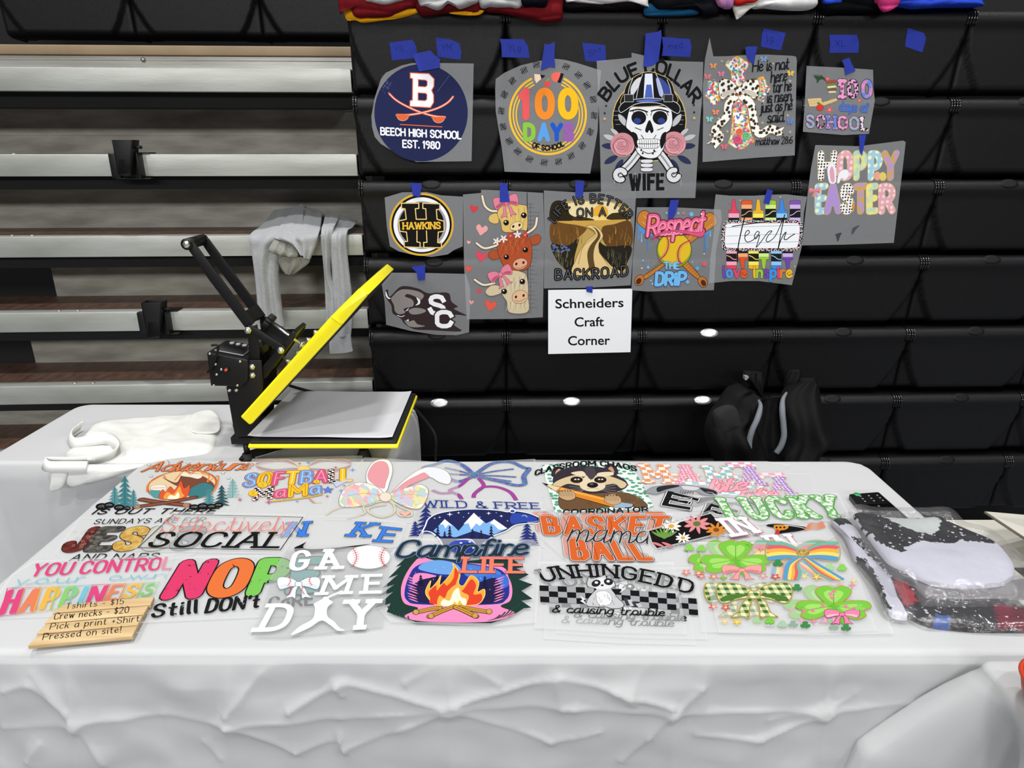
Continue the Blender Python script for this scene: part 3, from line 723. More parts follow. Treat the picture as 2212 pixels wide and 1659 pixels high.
garment('cream shirt corner hanging in a point', "1576 -40 1650 -40 1650 0 1620 20 1597 39 1588 34", '#e3e0d8', Yo=.034, seed=16, bulge=.008)
garment('pale gray white shirt right of the hanging point', "1620 -50 1762 -50 1764 0 1760 16 1735 23 1690 22 1650 18 1622 14", '#d9d8d8', Yo=.018, seed=17)
garment('black shirt between pale gray and blue stacks', "1764 -50 1910 -50 1912 18 1880 28 1820 29 1770 25", '#101114', Yo=.004, seed=18)
garment('blue shirt corner on the black stack', "1775 -50 1830 -50 1822 0 1800 8 1785 9 1778 0", '#2b46b8', Yo=.03, seed=19, bulge=.01)
garment('hot pink shirt hanging in a rounded point', "1890 -50 1945 -50 1942 5 1932 18 1918 25 1906 24 1895 4", '#cf3f7d', Yo=.05, seed=20, bulge=.014)
garment('royal blue shirt at the right end of the pile', "1850 -40 2110 -50 2122 5 2118 14 2060 15 2000 18 1968 20 1940 14 1900 8 1860 -4", '#2c48c0', Yo=.02, seed=21)

# ================================================================ BACKPACK
M_bag = mat('black_nylon', '#0b0b0d', .7, spec=.15, noise_amt=.3, nscale=20, bump=.6, bscale=60); M_strap = mat('grey_webbing', '#6e747b', .7, bump=.2, bscale=500)
M_patch = mat('black_mesh_pocket', '#151517', .8, bump=.6, bscale=900)
bp_ = thing('backpack', 'black backpack with two gray straps leaning on the seats behind the table', 'backpack', plane_y(2.0).hit(1650, 990))
kb = dict(O=(1480, 780), k=6.1444)
YB = 2.12
m = MB(); ribbon(m, [(700, 290, 1080, 480, 2.12), (560, 360, 1020, 600, 2.11), (430, 540, 960, 760, 2.06), (300, 740, 900, 880, 2.02), (260, 950, 1000, 1000, 2.0), (330, 1200, 1060, 1200, 1.99), (420, 1500, 1080, 1500, 1.98), (400, 2300, 1100, 2300, 1.97)], M_bag, .05, 2, .012, seed=11, nz=.02, **kb); obj('front_flap', m, bp_)
m = MB(); ribbon(m, [(1500, 230, 1720, 230, 2.12), (1300, 400, 1760, 380, 2.10), (1290, 640, 1810, 620, 2.06), (1330, 900, 1880, 860, 2.03), (1340, 1100, 1940, 1040, 2.01), (1240, 1280, 1800, 1240, 2.0), (1160, 1500, 1760, 1500, 1.99), (1100, 2300, 1750, 2300, 1.98)], M_bag, .05, 1.5, .012, seed=12, nz=.02, **kb); obj('side_flap', m, bp_)
m = MB(); ribbon(m, [(1000, 500, 1340, 480, 2.14), (900, 800, 1420, 760, 2.12), (850, 1200, 1500, 1200, 2.08), (800, 1500, 1500, 1500, 2.06), (600, 2300, 1600, 2300, 2.04)], M_bag, .03, 2, .01, seed=13, nz=.02, **kb); obj('main_body', m, bp_)
m = MB(); ribbon(m, [(790, 130, 1030, 150, 2.14), (765, 230, 1045, 260, 2.13), (880, 330, 1030, 400, 2.13), (960, 420, 1020, 470, 2.13)], M_bag, .02, 2, .006, seed=14, nz=.012, **kb); obj('loop', m, bp_)
m = MB(); ribbon(m, [(1400, 120, 1520, 115, 2.14), (1330, 250, 1530, 200, 2.13), (1300, 340, 1430, 320, 2.13)], M_bag, .02, 1, .006, seed=15, nz=.012, **kb); obj('loop', m, bp_)
m = MB(); m.prism([plane_y(2.10).hit(1480 + x / 6.1444, 780 + y / 6.1444) for x, y in nums("795 205 850 212 815 255 792 250")], (0, .02, 0), mat('grey_tab', '#8a8a8a', .6)); obj('buckle_tab', m, bp_, label='small gray tab')
P_ = plane_y(1.975)
m = MB(); puff(m, Plane((0, 1.985, 1), (1, 0, 0), (0, 0, 1)), "360 680 470 600 600 580 690 640 735 780 750 880 650 920 520 980 440 980 380 860", .02, M_patch, n_amp=.004, **kb); obj('mesh_pocket', m, bp_)
for pts in ([(975, 520, 2.02), (1000, 600, 1.99), (960, 760, 1.96), (890, 920, 1.95), (850, 1080, 1.95), (855, 1300, 1.95)], [(1345, 420, 2.02), (1295, 520, 1.99), (1290, 680, 1.965), (1305, 850, 1.955), (1310, 1000, 1.95), (1270, 1130, 1.95), (1210, 1220, 1.95)]):
    m = MB(); pp = catmull([tuple(plane_y(Y).hit(1480 + x / 6.1444, 780 + y / 6.1444)) for x, y, Y in pts]); n = len(pp)
    m.tube(pp, [.0035 + .0055 * min(1, i / 10) for i in range(n)], M_strap, 12); obj('strap', m, bp_, label='gray padded strap')
bb = MB(); pbx = plane_y(2.05).hit(1650, 1000)
bb.box((pbx.x, 2.0, .17), (.33, .15, .338), M_bag, bevel=.05); obj('lower_body', bb, bp_)

# ================================================================ ITEMS AT THE RIGHT END
k3 = dict(O=(1760, 1000), k=3.9491)
def tp(x, y, h=0, z=ZT): return plane_z(z + h).hit(1760 + x / 3.9491, 1000 + y / 3.9491)
cr = thing('card_reader', 'black card reader with a green button, right end of the table', 'card reader', tp(500, 330))
M_dev = mat('black_device_plastic', '#0d0e10', .35, spec=.4); M_grn = mat('green_button', '#2f9e57', .4); M_key = mat('key_legend', '#9ea3a8', .5)
A, B_, C_, D_ = tp(292, 262, .014), tp(545, 243, .014), tp(860, 520, .014), tp(500, 520, .014)
m = MB(); m.prism([A, B_, C_, D_], (0, 0, -.0135), M_dev, .004); body = obj('case', m, cr)
def dv(u, v, h=.0006): a = A.lerp(B_, u); b_ = D_.lerp(C_, u); return a.lerp(b_, v) + Vector((0, 0, h))
m = MB(); c = dv(.22, .06); m.tube([c, c + Vector((0, 0, .0012))], .0075, M_grn, 20); obj('green_button', m, body)
m = MB(); m.prism([dv(.08, .40), dv(.94, .40), dv(.96, .78), dv(.06, .78)], (0, 0, .0006), mat('reader_screen', '#050506', .08)); obj('screen', m, body)
for r_ in range(3):
    for c_ in range(3):
        m = MB(); c = dv(.28 + .27 * c_, .12 + .085 * r_, .0004); m.tube([c, c + Vector((0, 0, .0006))], .0022, M_key, 10); obj('key', m, body)
m = MB()
for k_ in range(3):
    p = [dv(.5 + .02 * k_ + .012 * math.cos(a), .47 + .02 * math.sin(a), .0013) for a in (-1, -.5, 0, .5, 1)]; m.tube(p, .0004, M_key, 6)
obj('tap_symbol', m, body)
# cardboard box standing on the floor beyond the table end
M_card = mat('white_cardboard', '#bdbab0', .8, noise_amt=.06, nscale=20, bump=.1, bscale=300); M_cedge = mat('corrugated_edge', '#8f8676', .9, bump=.6, bscale=500)
ZC = .66
Pc = plane_z(ZC); bl = Pc.hit(2125, 1148)
bx0, by1 = TX1 + .07, bl.y + .05; bxx = thing('cardboard_box', 'open white cardboard box beyond the right end of the table', 'box', (bx0 + .21, by1 - .17, 0))
bx1, by0 = bx0 + .42, by1 - .34
m = MB()
for (c, d) in (((bx0 + .002, (by0 + by1) / 2, ZC / 2), (.004, by1 - by0, ZC)), ((bx1, (by0 + by1) / 2, ZC / 2), (.004, by1 - by0, ZC)), (((bx0 + bx1) / 2, by0, ZC / 2), (bx1 - bx0, .004, ZC)), (((bx0 + bx1) / 2, by1, ZC / 2), (bx1 - bx0, .004, ZC)), (((bx0 + bx1) / 2, (by0 + by1) / 2, .004), (bx1 - bx0, by1 - by0, .004))):
    m.box(c, d, M_card)
obj('carton', m, bxx)
def flap(pts3, th=.004):
    m = MB(); m.prism(pts3, (0, 0, th), M_card); return obj('flap', m, bxx)
f1 = [plane_z(.735).hit(2126, 1108), Vector((bx1, by1 - .01, ZC)), Vector((bx1, by0 + .06, ZC)), plane_z(.70).hit(2214, 1166)]; flap(f1)
e = MB()
for i in range(2):
    a, b_ = f1[0] + Vector((0, 0, .002)), f1[3] + Vector((0, 0, .002)); e.tube([a, a.lerp(b_, .5), b_], .0028, M_cedge, 6)
obj('corrugated_edge', e, bxx)
flap([Vector((bx0 + .004, by1 - .01, ZC)), Vector((bx0 + .004, by0 + .01, ZC)), Vector((bx0 + .12, by0 + .03, ZC - .03)), Vector((bx0 + .12, by1 - .03, ZC - .03))])
flap([Vector((bx0 + .01, by1 - .004, ZC)), Vector((bx1 - .05, by1 - .004, ZC)), Vector((bx1 - .08, by1 - .13, ZC - .045)), Vector((bx0 + .04, by1 - .13, ZC - .045))])
# bagged shirts
M_wht = mat('bleached_white_jersey', '#c9c9d6', .9, spec=.1, noise_amt=.08, nscale=25, bump=.3, bscale=300)
M_bk = mat('faded_black_jersey', '#26272b', .9, spec=.15, noise_amt=.4, nscale=30, bump=.3, bscale=300)
M_gal = ink('noise:#1a1a22:#6f1b30:14'); M_blu = mat('blue_jersey', '#2c4f96', .9); M_inner = mat('inner_back_jersey', '#c3c9c8', .9, noise_amt=.1, nscale=25)
def bag_mat():
    m, nt, N, L, b = nodemat('clear_polybag')
    b.inputs['Base Color'].default_value = (.8, .8, .82, 1); b.inputs['Roughness'].default_value = .08; b.inputs['Specular IOR Level'].default_value = .5
    tc = N.new('ShaderNodeTexCoord'); mp = N.new('ShaderNodeMapping'); mp.inputs['Scale'].default_value = (1, .45, 1); mp.inputs['Rotation'].default_value = (0, 0, .7)
    n = N.new('ShaderNodeTexNoise'); n.inputs['Scale'].default_value = 38; n.inputs['Detail'].default_value = 6; n.inputs['Distortion'].default_value = 1.2
    L.new(tc.outputs['Object'], mp.inputs[0]); L.new(mp.outputs[0], n.inputs['Vector'])
    bp = N.new('ShaderNodeBump'); bp.inputs['Strength'].default_value = .8; bp.inputs['Distance'].default_value = .008
    L.new(n.outputs['Fac'], bp.inputs['Height']); 
    g = N.new('ShaderNodeBsdfGlossy'); g.inputs['Roughness'].default_value = .12; L.new(bp.outputs[0], g.inputs['Normal']); L.new(bp.outputs[0], b.inputs['Normal'])
    tr = N.new('ShaderNodeBsdfTransparent'); m1 = N.new('ShaderNodeMixShader'); m1.inputs[0].default_value = .045; L.new(tr.outputs[0], m1.inputs[1]); L.new(b.outputs[0], m1.inputs[2])
    m2 = N.new('ShaderNodeMixShader')
    m2.inputs[0].default_value = .12; L.new(m1.outputs[0], m2.inputs[1]); L.new(g.outputs[0], m2.inputs[2]); L.new(m2.outputs[0], N['Material Output'].inputs[0])
    return m
M_poly = bag_mat()
def inpoly(x, y, P):
    r = False; j = len(P) - 1
    for i in range(len(P)):
        if (P[i][1] > y) != (P[j][1] > y) and x < (P[j][0] - P[i][0]) * (y - P[i][1]) / (P[j][1] - P[i][1]) + P[i][0]: r = not r
        j = i
    return r
def bagged(label, zb, h, shirt, bag, mats, base, seed):
    t = thing('bagged_shirt', label, 'bagged shirt', tp(*nums(shirt)[0], zb), None, 'bleached shirts in clear bags')
    P = plane_z(ZT + zb)
    polys = [([P.loc(1760 + x / 3.9491, 1000 + y / 3.9491) for x, y in nums(s)], m_) for s, m_ in mats]
    def mf(c):
        x, y = c.x - P.O.x, c.y - P.O.y
        x += .007 * noise.noise(Vector((x * 90, y * 90, seed))); y += .007 * noise.noise(Vector((x * 90, y * 90, seed + 9)))
        for pg, m_ in polys:
            if inpoly(x, y, pg): return m_
        return base
    m = MB(); puff(m, P, shirt, h, base, nr=50, n_amp=.0045, nsc=16, seed=seed, mfun=mf, flatp=7, **k3); s = obj('shirt', m, t)
    b = MB(); puff(b, P, bag, h + .0055, M_poly, nr=14, n_amp=.0035, nsc=26, seed=seed + 3, zbase=.0008, flatp=8, **k3); obj('clear_bag', b, t)
    d = MB(); rr = random.Random(seed); n_ = 0
    pp = [(x, y) for x, y in nums(shirt)]; mx_ = sum(a for a, b in pp) / len(pp); my_ = sum(b for a, b in pp) / len(pp)
    while n_ < 45:
        x = rr.uniform(min(p[0] for p in pp), max(p[0] for p in pp)); y = rr.uniform(min(p[1] for p in pp), max(p[1] for p in pp))
        lx, ly = P.loc(1760 + x / 3.9491, 1000 + y / 3.9491)
        hit = [m_ for pg, m_ in polys if inpoly(lx, ly, pg)]
        if inpoly(mx_ + (x - mx_) * 1.22, my_ + (y - my_) * 1.22, pp) and hit and hit[0] in (M_bk, M_gal):
            n_ += 1; c = P.w(lx, ly, h * .98 + .0012); r_ = rr.choice([.0012, .0016, .003])
            d.tube([c, c + Vector((0, 0, .0008))], r_, M_wht, 8)
        elif rr.random() < .002: n_ += 1
    if d.v: obj('bleach_specks', d, s, kind='stuff')
    return t
bagged('bagged galaxy shirt of black, maroon and blue at the bottom of the pile', .001, .014, "330 840 480 870 650 950 900 1180 1250 1230 1900 1270 2100 1430 1500 1450 1150 1430 960 1400 800 1330 640 1230 520 1080", "300 820 480 850 700 930 1300 1180 2150 1240 2150 1460 1500 1470 1130 1440 940 1430 760 1350 600 1330 480 1100",
       [("660 1020 780 1080 880 1240 760 1280 690 1150", mat('red_jersey', '#9d1c2a', .9)), ("1010 1340 1140 1350 1150 1440 1000 1430", M_blu), ("1500 1270 2200 1300 2200 1500 1560 1440", M_gal), ("560 860 2200 860 2200 1500 560 1500", M_bk)], M_bk, 3)
bagged('bagged shirt with pale side fanned out to the left of the pile', .0085, .0125, "140 510 250 480 330 560 420 720 560 860 660 1030 720 1200 790 1330 720 1340 640 1300 560 1120 440 900 330 830 250 640", "120 500 320 440 480 640 700 900 800 1160 860 1350 700 1365 560 1300 420 1020 250 760 170 600",
       [("130 480 330 470 330 560 260 560 200 570", M_bk), ("340 840 420 860 560 1080 640 1290 560 1230 420 1000", M_bk), ("300 680 380 690 460 760 560 860 620 1010 540 920 400 780", M_bk)], M_wht, 5)
bagged('white bagged shirt with a black splattered yoke on top of the pile', .027, .018, "330 450 520 480 830 500 1060 480 1120 520 1300 600 1530 690 1640 800 1700 900 1690 990 1560 1060 1300 1075 1050 1060 900 1010 760 930 620 860 520 740 420 600", "290 400 480 410 900 415 1150 420 1290 545 1500 600 1740 800 1785 900 1785 1100 1700 1150 1300 1165 960 1160 880 1080 640 960 460 780 350 600",
       [("545 505 700 515 850 525 960 488 1020 500 1052 560 1045 620 990 668 860 660 760 620 640 550", M_inner), ("300 430 1100 420 1560 700 1480 740 1250 720 1100 740 900 730 780 770 720 840 560 740 420 600", M_bk)], M_wht, 7)
bagged('gray bagged shirt edge folded under the top white shirt', .017, .010, "880 1020 1300 1080 1750 1020 2150 1000 2150 1150 1500 1160 1100 1150 920 1130", "860 980 1300 1060 2200 950 2200 1220 1500 1230 1000 1230 900 1200", [], mat('grey_shirt_edge', '#8d898c', .9, noise_amt=.2, nscale=20), 9)
# red bowl on the corner table
rb = thing('plastic_bowl', 'round orange red bowl cut by the right edge of the photo', 'bowl', RT.hit(2288, 1548))
M_bowl = mat('orange_red_plastic', '#c23f22', .35, spec=.4)
c = RT.hit(2288, 1548); m = MB(); prof = [(.03, .001), (.036, .002), (.05, .03), (.056, .055), (.054, .056), (.047, .03), (.034, .006), (.0, .006)]
vs = [c + Vector((r_ * math.cos(2 * math.pi * k / 40), r_ * math.sin(2 * math.pi * k / 40), z)) for r_, z in prof for k in range(40)]
m.add(vs, [(j * 40 + k, j * 40 + (k + 1) % 40, (j + 1) * 40 + (k + 1) % 40, (j + 1) * 40 + k) for j in range(len(prof) - 1) for k in range(40)] + [tuple(range(40))[::-1]], M_bowl, True); obj('shell', m, rb)
m = MB(); rim = [c + Vector((.0555 * math.cos(2 * math.pi * k / 40), .0555 * math.sin(2 * math.pi * k / 40), .056)) for k in range(41)]; m.tube(rim, .003, M_bowl, 8, False); obj('rim', m, rb)
# ================================================================ PRINTED SHEETS: DRAWING TOOLS
M_film = film_mat('frosted_transfer_film', '#c9cbcf', .31, rough=.4)
M_filmT = film_mat('clear_transfer_film', '#eceeee', .26, rough=.3)
GL = {  # single stroke lettering: width | strokes, cap height 10
'A': '7|0 0 3.5 10|3.5 10 7 0|1.3 3.4 5.7 3.4', 'B': '6|0 0 0 10|0 10 3.4 10 5.2 9 5.2 6.3 3.4 5.3 0 5.3|3.2 5.3 5 5 6 4 6 1.3 4 0 0 0',
'C': '6|6 7.6 5.4 9.2 4 10 2 10 .6 9 0 7.6 0 2.4 .6 1 2 0 4 0 5.4 .8 6 2.4', 'D': '6.2|0 0 0 10|0 10 3.4 10 5.4 8.8 6.2 7 6.2 3 5.4 1.2 3.4 0 0 0', 'E': '5.2|5 10 0 10|0 10 0 0|0 0 5.2 0|0 5.2 4.2 5.2',
'F': '5|5 10 0 10|0 10 0 0|0 5.2 4.2 5.2', 'G': '6.4|6.2 7.8 5.4 9.2 4 10 2 10 .6 9 0 7.6 0 2.4 .6 1 2 0 4.2 0 5.8 1 6.4 2.4 6.4 4.6|6.4 4.6 3.8 4.6', 'H': '6.4|0 0 0 10|6.4 0 6.4 10|0 5.2 6.4 5.2',
'I': '0.6|.3 0 .3 10', 'J': '4.6|4.6 10 4.6 2.4 4 .8 2.6 0 1.4 0 .4 .8 0 2.6', 'K': '6|0 0 0 10|6 10 0 4|1.8 5.7 6 0', 'L': '4.8|0 10 0 0|0 0 4.8 0', 'M': '8|0 0 0 10|0 10 4 3|4 3 8 10|8 10 8 0',
'N': '6.6|0 0 0 10|0 10 6.6 0|6.6 0 6.6 10', 'O': '6.8|2.4 10 .8 9 0 7.4 0 2.6 .8 1 2.4 0 4.4 0 6 1 6.8 2.6 6.8 7.4 6 9 4.4 10 2.4 10', 'P': '6|0 0 0 10|0 10 3.6 10 5.4 9 6 7.6 6 6.6 5.4 5.2 3.6 4.2 0 4.2',
'Q': '6.8|2.4 10 .8 9 0 7.4 0 2.6 .8 1 2.4 0 4.4 0 6 1 6.8 2.6 6.8 7.4 6 9 4.4 10 2.4 10|4 3 7 -1', 'R': '6|0 0 0 10|0 10 3.6 10 5.4 9 6 7.6 6 6.6 5.4 5.2 3.6 4.4 0 4.4|3 4.4 6 0',
'S': '5.8|5.5 7.8 4.8 9.4 3.4 10 2 10 .7 9.3 .2 8 .4 6.6 1.6 5.6 4.2 4.6 5.4 3.6 5.8 2.2 5.2 .8 3.8 0 2 0 .7 .7 0 2.3', 'T': '6.4|0 10 6.4 10|3.2 10 3.2 0', 'U': '6.4|0 10 0 2.6 .8 .9 2.4 0 4 0 5.6 .9 6.4 2.6 6.4 10',
'V': '6.8|0 10 3.4 0|3.4 0 6.8 10', 'W': '9.4|0 10 2.4 0|2.4 0 4.7 9|4.7 9 7 0|7 0 9.4 10', 'X': '6.4|0 0 6.4 10|0 10 6.4 0', 'Y': '6.8|0 10 3.4 5|6.8 10 3.4 5|3.4 5 3.4 0', 'Z': '6|0 10 6 10|6 10 0 0|0 0 6 0',
'a': '5|4.6 6 2.6 6.6 .8 5.8 0 3.8 .2 1.2 1.6 0 3.4 .8 4.6 3|4.6 6.6 4.6 1 5 0', 'b': '4.8|0 10 0 0|0 3.4 1 5.8 2.8 6.5 4.4 5.6 4.8 3.4 4.2 1 2.6 0 1 .4 0 2', 'c': '4.4|4.4 5.4 2.8 6.6 .8 5.6 0 3.4 .6 1 2.4 0 4.4 1',
'd': '4.8|4.6 10 4.6 1 5 0|4.6 5.4 2.6 6.6 .8 5.6 0 3.4 .6 1 2.2 0 3.8 .8 4.6 2.6', 'e': '4.6|.1 3.2 4.2 3.6 4.2 5.2 2.8 6.5 1 5.8 0 3.6 .6 1 2.4 0 4.6 1.2', 'f': '3.8|4 9 3 10 1.8 9.2 1.6 7 1.6 0|0 6.2 3.4 6.2', 'g': '4.8|4.6 6.4 4.6 -1 3.8 -3 2 -3.4 .4 -2.4|4.6 5.4 2.6 6.6 .8 5.6 0 3.4 .6 1.2 2.2 .3 3.8 1 4.6 2.6',
'h': '4.6|0 10 0 0|0 3.4 1.2 5.8 3 6.5 4.4 5.4 4.6 3.6 4.6 0', 'i': '.8|.3 6.4 .3 .8 .8 0|.3 8.6 .3 9', 'j': '2|1.6 6.4 1.6 -1.4 .8 -3 -.8 -3|1.6 8.6 1.6 9', 'k': '4.4|0 10 0 0|4 6.4 0 2.8|1.4 4 4.4 0', 'l': '.9|.2 10 .2 1 .9 0', 'm': '7.6|0 6.4 0 0|0 4 1.2 6.2 2.6 6.4 3.6 5 3.8 0|3.8 4 5 6.2 6.4 6.4 7.4 5 7.6 0',
'n': '4.6|0 6.4 0 0|0 3.6 1.2 6 3 6.5 4.4 5.4 4.6 3.6 4.6 0', 'o': '5|2.5 6.6 .8 5.8 0 3.3 .8 .8 2.5 0 4.2 .8 5 3.3 4.2 5.8 2.5 6.6', 'p': '4.8|0 6.4 0 -3.4|0 3.4 1 5.8 2.8 6.5 4.4 5.6 4.8 3.4 4.2 1 2.6 0 1 .4 0 2', 'q': '4.8|4.6 6.4 4.6 -3.4|4.6 5.4 2.6 6.6 .8 5.6 0 3.4 .6 1.2 2.2 .3 3.8 1 4.6 2.6',
'r': '3.2|0 6.4 0 0|0 3.6 1 5.8 2.2 6.5 3.2 6', 's': '4|3.8 5.6 2.4 6.6 .7 6 .4 4.6 1.6 3.6 3.2 3 3.9 1.8 3.2 .4 1.6 0 0 1', 't': '3.4|1.4 9.4 1.4 1.4 2.2 0 3.4 .4|0 6.2 3.2 6.2', 'u': '4.6|0 6.4 0 2.4 .8 .4 2.2 0 3.8 .8 4.6 2.8|4.6 6.4 4.6 .6 5 0', 'v': '4.6|0 6.4 2.3 0|2.3 0 4.6 6.4',
'w': '6.8|0 6.4 1.8 0|1.8 0 3.4 5.8|3.4 5.8 5 0|5 0 6.8 6.4', 'x': '4.4|0 0 4.4 6.4|0 6.4 4.4 0', 'y': '4.6|0 6.4 2.4 0|4.6 6.4 2.4 0 1.2 -2.8 -.4 -3.2', 'z': '4.4|0 6.4 4.4 6.4|4.4 6.4 0 0|0 0 4.4 0',
'0': '5.6|2.8 10 1 9.2 0 7 0 3 1 .8 2.8 0 4.6 .8 5.6 3 5.6 7 4.6 9.2 2.8 10', '1': '2.4|0 8 1.6 10|1.6 10 1.6 0', '2': '5.2|0 7.8 .8 9.4 2.6 10 4.4 9.4 5 7.6 4 5.2 0 0|0 0 5.2 0', '5': '5.2|4.8 10 .6 10|.6 10 .2 5.6|.2 5.6 2.6 6.4 4.6 5.4 5.2 3.2 4.4 1 2.4 0 0 1', '6': '5.2|4.6 9.6 2 9 .2 5.6 0 3 1 .6 2.8 0 4.6 .8 5.2 2.8 4.4 5 2.6 5.6 .4 4', '8': '5.2|2.6 5.4 .6 6.6 .6 9 2.6 10 4.6 9 4.6 6.6 2.6 5.4 .2 4 0 1.4 2.6 0 5.2 1.4 5 4 2.6 5.4',
'9': '5.2|4.8 6.4 3 5 .8 5.8 0 7.6 1 9.6 3 10 4.8 8.6 5 6 4.4 2 2.6 0', '$': '5|4.6 7.8 3.4 9 1.4 8.8 .4 7.4 1.2 5.8 3.8 4.6 4.8 3 3.8 1.2 1.6 1 .2 2.2|2.5 10.5 2.5 -.5', '-': '3.6|0 4 3.6 4', '!': '.6|.3 10 .3 3|.3 .8 .3 0', '.': '.6|.3 .6 .3 0', ',': '.8|.6 .8 0 -1.6', ':': '.6|.3 5 .3 4.4|.3 1.2 .3 .6', "'": '.6|.4 10 .2 8',
'&': '6.4|6.4 2.6 4.4 0 1.6 0 0 1.6 .6 3.8 3.8 6.4 4.4 8.4 3.2 10 1.6 9.4 1.4 7.6 6.4 0', '+': '4|0 4 4 4|2 6 2 2'}
def chaikin(p, it=2):
    for _ in range(it):
        if len(p) < 3: return p
        closed = p[0] == p[-1]
        q = [] if closed else [p[0]]
        for i in range(len(p) - 1):
            a, b = p[i], p[i + 1]
            q += [(a[0] * .75 + b[0] * .25, a[1] * .75 + b[1] * .25), (a[0] * .25 + b[0] * .75, a[1] * .25 + b[1] * .75)]
        if closed: q.append(q[0])
        else: q.append(p[-1])
        p = q
    return p
def layout(txt, track=2.4, slab=0, smooth=True, script=False, space=4.0):
    x = 0; out = []; last = None
    for c in txt:
        if c == ' ': x += space; last = None; continue
        g = GL[c].split('|'); wd = float(g[0])
        for st in g[1:]:
            p = [(a + x, b) for a, b in nums(st)]
            if smooth: p = chaikin(p)
            out.append(p)
            if slab:
                for e, q in ((p[0], p[1]), (p[-1], p[-2])):
                    if (abs(e[1]) < .3 or abs(e[1] - 10) < .3) and abs(e[1] - q[1]) > abs(e[0] - q[0]) * .9: out.append([(e[0] - slab, e[1]), (e[0] + slab, e[1])])
        if script and last is not None and c.islower():
            out.append(chaikin([(last, 0), (last + .9, .1), (x - .2, 1.6), (x + .25, 3.4)]))
        last = x + wd if c.islower() or script == 2 else None
        x += wd + track
    return out, x - track
FT = {}
def ftext_geo(txt, bold):
    k = (txt, bold)
    if k not in FT:
        c = bpy.data.curves.new('tmp_text', 'FONT'); c.body = txt; c.size = 1; c.offset = bold; c.resolution_u = 4
        o = bpy.data.objects.new('tmp_text', c); COL.objects.link(o); bpy.context.view_layer.update()
        me = o.to_mesh(); vs = [(v.co.x, v.co.y) for v in me.vertices]; fs = [list(p.vertices) for p in me.polygons]
        o.to_mesh_clear(); bpy.data.objects.remove(o); bpy.data.curves.remove(c)
        FT[k] = (vs, fs)
    return FT[k]
LSTEP, LEVEL = .00001, .0008
class Print:
    def __init__(s, name, label, cat, plane, lvl, outline, T=(0, 0, 1), film=None, smooth=False, group=None, sub=3, base=.0006):
        s.P, s.T = plane, T; s.k = 0; s.ws = 1.0; s.dim = 1.0
        o = [plane.loc(*s.px(x, y)) for x, y in nums(outline)]
        s.cx = sum(a for a, b in o) / len(o); s.cy = sum(b for a, b in o) / len(o)
        rot = Matrix((plane.ex, plane.ey, plane.n)).transposed()
        s.root = thing(name, label, cat, plane.w(s.cx, s.cy, base + lvl * LEVEL), rot, group)
        o = [(a - s.cx, b - s.cy) for a, b in o]
        if smooth: o = catmull(o, True, 5)
        s.parts = {}; s.cur = None
        if film is not False: s.part('film'); s.fill(film or M_film, [o])
    def px(s, x, y): return s.T[0] + x / s.T[2], s.T[1] + y / s.T[2]
    def pt(s, x, y):
        a, b = s.P.loc(*s.px(x, y)); return a - s.cx, b - s.cy
    def part(s, n, new=False):
        k = n
        while new and k in s.parts: k += '+'
        s.cur = s.parts.setdefault(k, MB()); return s
    def z(s): s.k += 1; return s.k * LSTEP
    def fill(s, m, loops):
        if isinstance(m, str): m = ink(m, s.dim)
        z = s.z(); tri = tessellate_polygon([[Vector((a, b, 0)) for a, b in l] for l in loops])
        v = [(a, b, z) for l in loops for a, b in l]; fs = []
        for t in tri:
            (x0, y0, _), (x1, y1, _), (x2, y2, _) = v[t[0]], v[t[1]], v[t[2]]
            fs.append(t if (x1 - x0) * (y2 - y0) - (x2 - x0) * (y1 - y0) > 0 else t[::-1])
        s.cur.add(v, fs, m)
    def poly(s, m, pts, sm=False, oc=None, ow=.8):
        p = [s.pt(x, y) for x, y in nums(pts)]
        if sm: p = catmull(p, True, 6)
        s.fill(m, [p])
        if oc: s.stroke(oc, p, ow, True)
        return s
    def stroke(s, m, p, wmm, closed=False, rnd=True, taper=False, z=None):
        """polyline in local metres, width in mm"""
        if isinstance(m, str): m = ink(m, s.dim)
        z = z or s.z(); h = wmm / 2000; q = [p[0]]
        for a in p[1:]:
            if math.hypot(a[0] - q[-1][0], a[1] - q[-1][1]) > 1e-6: q.append(a)
        if closed and len(q) > 2 and math.hypot(q[0][0] - q[-1][0], q[0][1] - q[-1][1]) < 1e-6: q.pop()
        n = len(q)
        if n < 2: return
        L, Rr = [], []
        for i in range(n):
            a = q[(i - 1) % n] if closed or i else q[i]; b = q[(i + 1) % n] if closed or i < n - 1 else q[i]
            d1 = (q[i][0] - a[0], q[i][1] - a[1]); d2 = (b[0] - q[i][0], b[1] - q[i][1])
            l1 = math.hypot(*d1); l2 = math.hypot(*d2)
            if not l1: d1, l1 = d2, l2
            if not l2: d2, l2 = d1, l1
            n1 = (-d1[1] / l1, d1[0] / l1); n2 = (-d2[1] / l2, d2[0] / l2)
            mx, my = n1[0] + n2[0], n1[1] + n2[1]; ml = mx * mx + my * my
            f = 2 / max(ml, 1.1); hh = h * (1 - .85 * i / (n - 1) if taper else 1)
            L.append((q[i][0] + mx * f * hh, q[i][1] + my * f * hh)); Rr.append((q[i][0] - mx * f * hh, q[i][1] - my * f * hh))
        v = [(a, b, z) for a, b in L] + [(a, b, z) for a, b in Rr]
        fs = [(n + i, n + (i + 1) % n, (i + 1) % n, i) for i in range(n if closed else n - 1)]
        s.cur.add(v, fs, m)
        if rnd and not closed:
            for e in (0,) if taper else (0, n - 1):
                s.cur.add([(q[e][0] + h * math.cos(a * .6283), q[e][1] + h * math.sin(a * .6283), z - (1.2e-6 if e else 2.2e-6)) for a in range(10)], [tuple(range(10))], m)
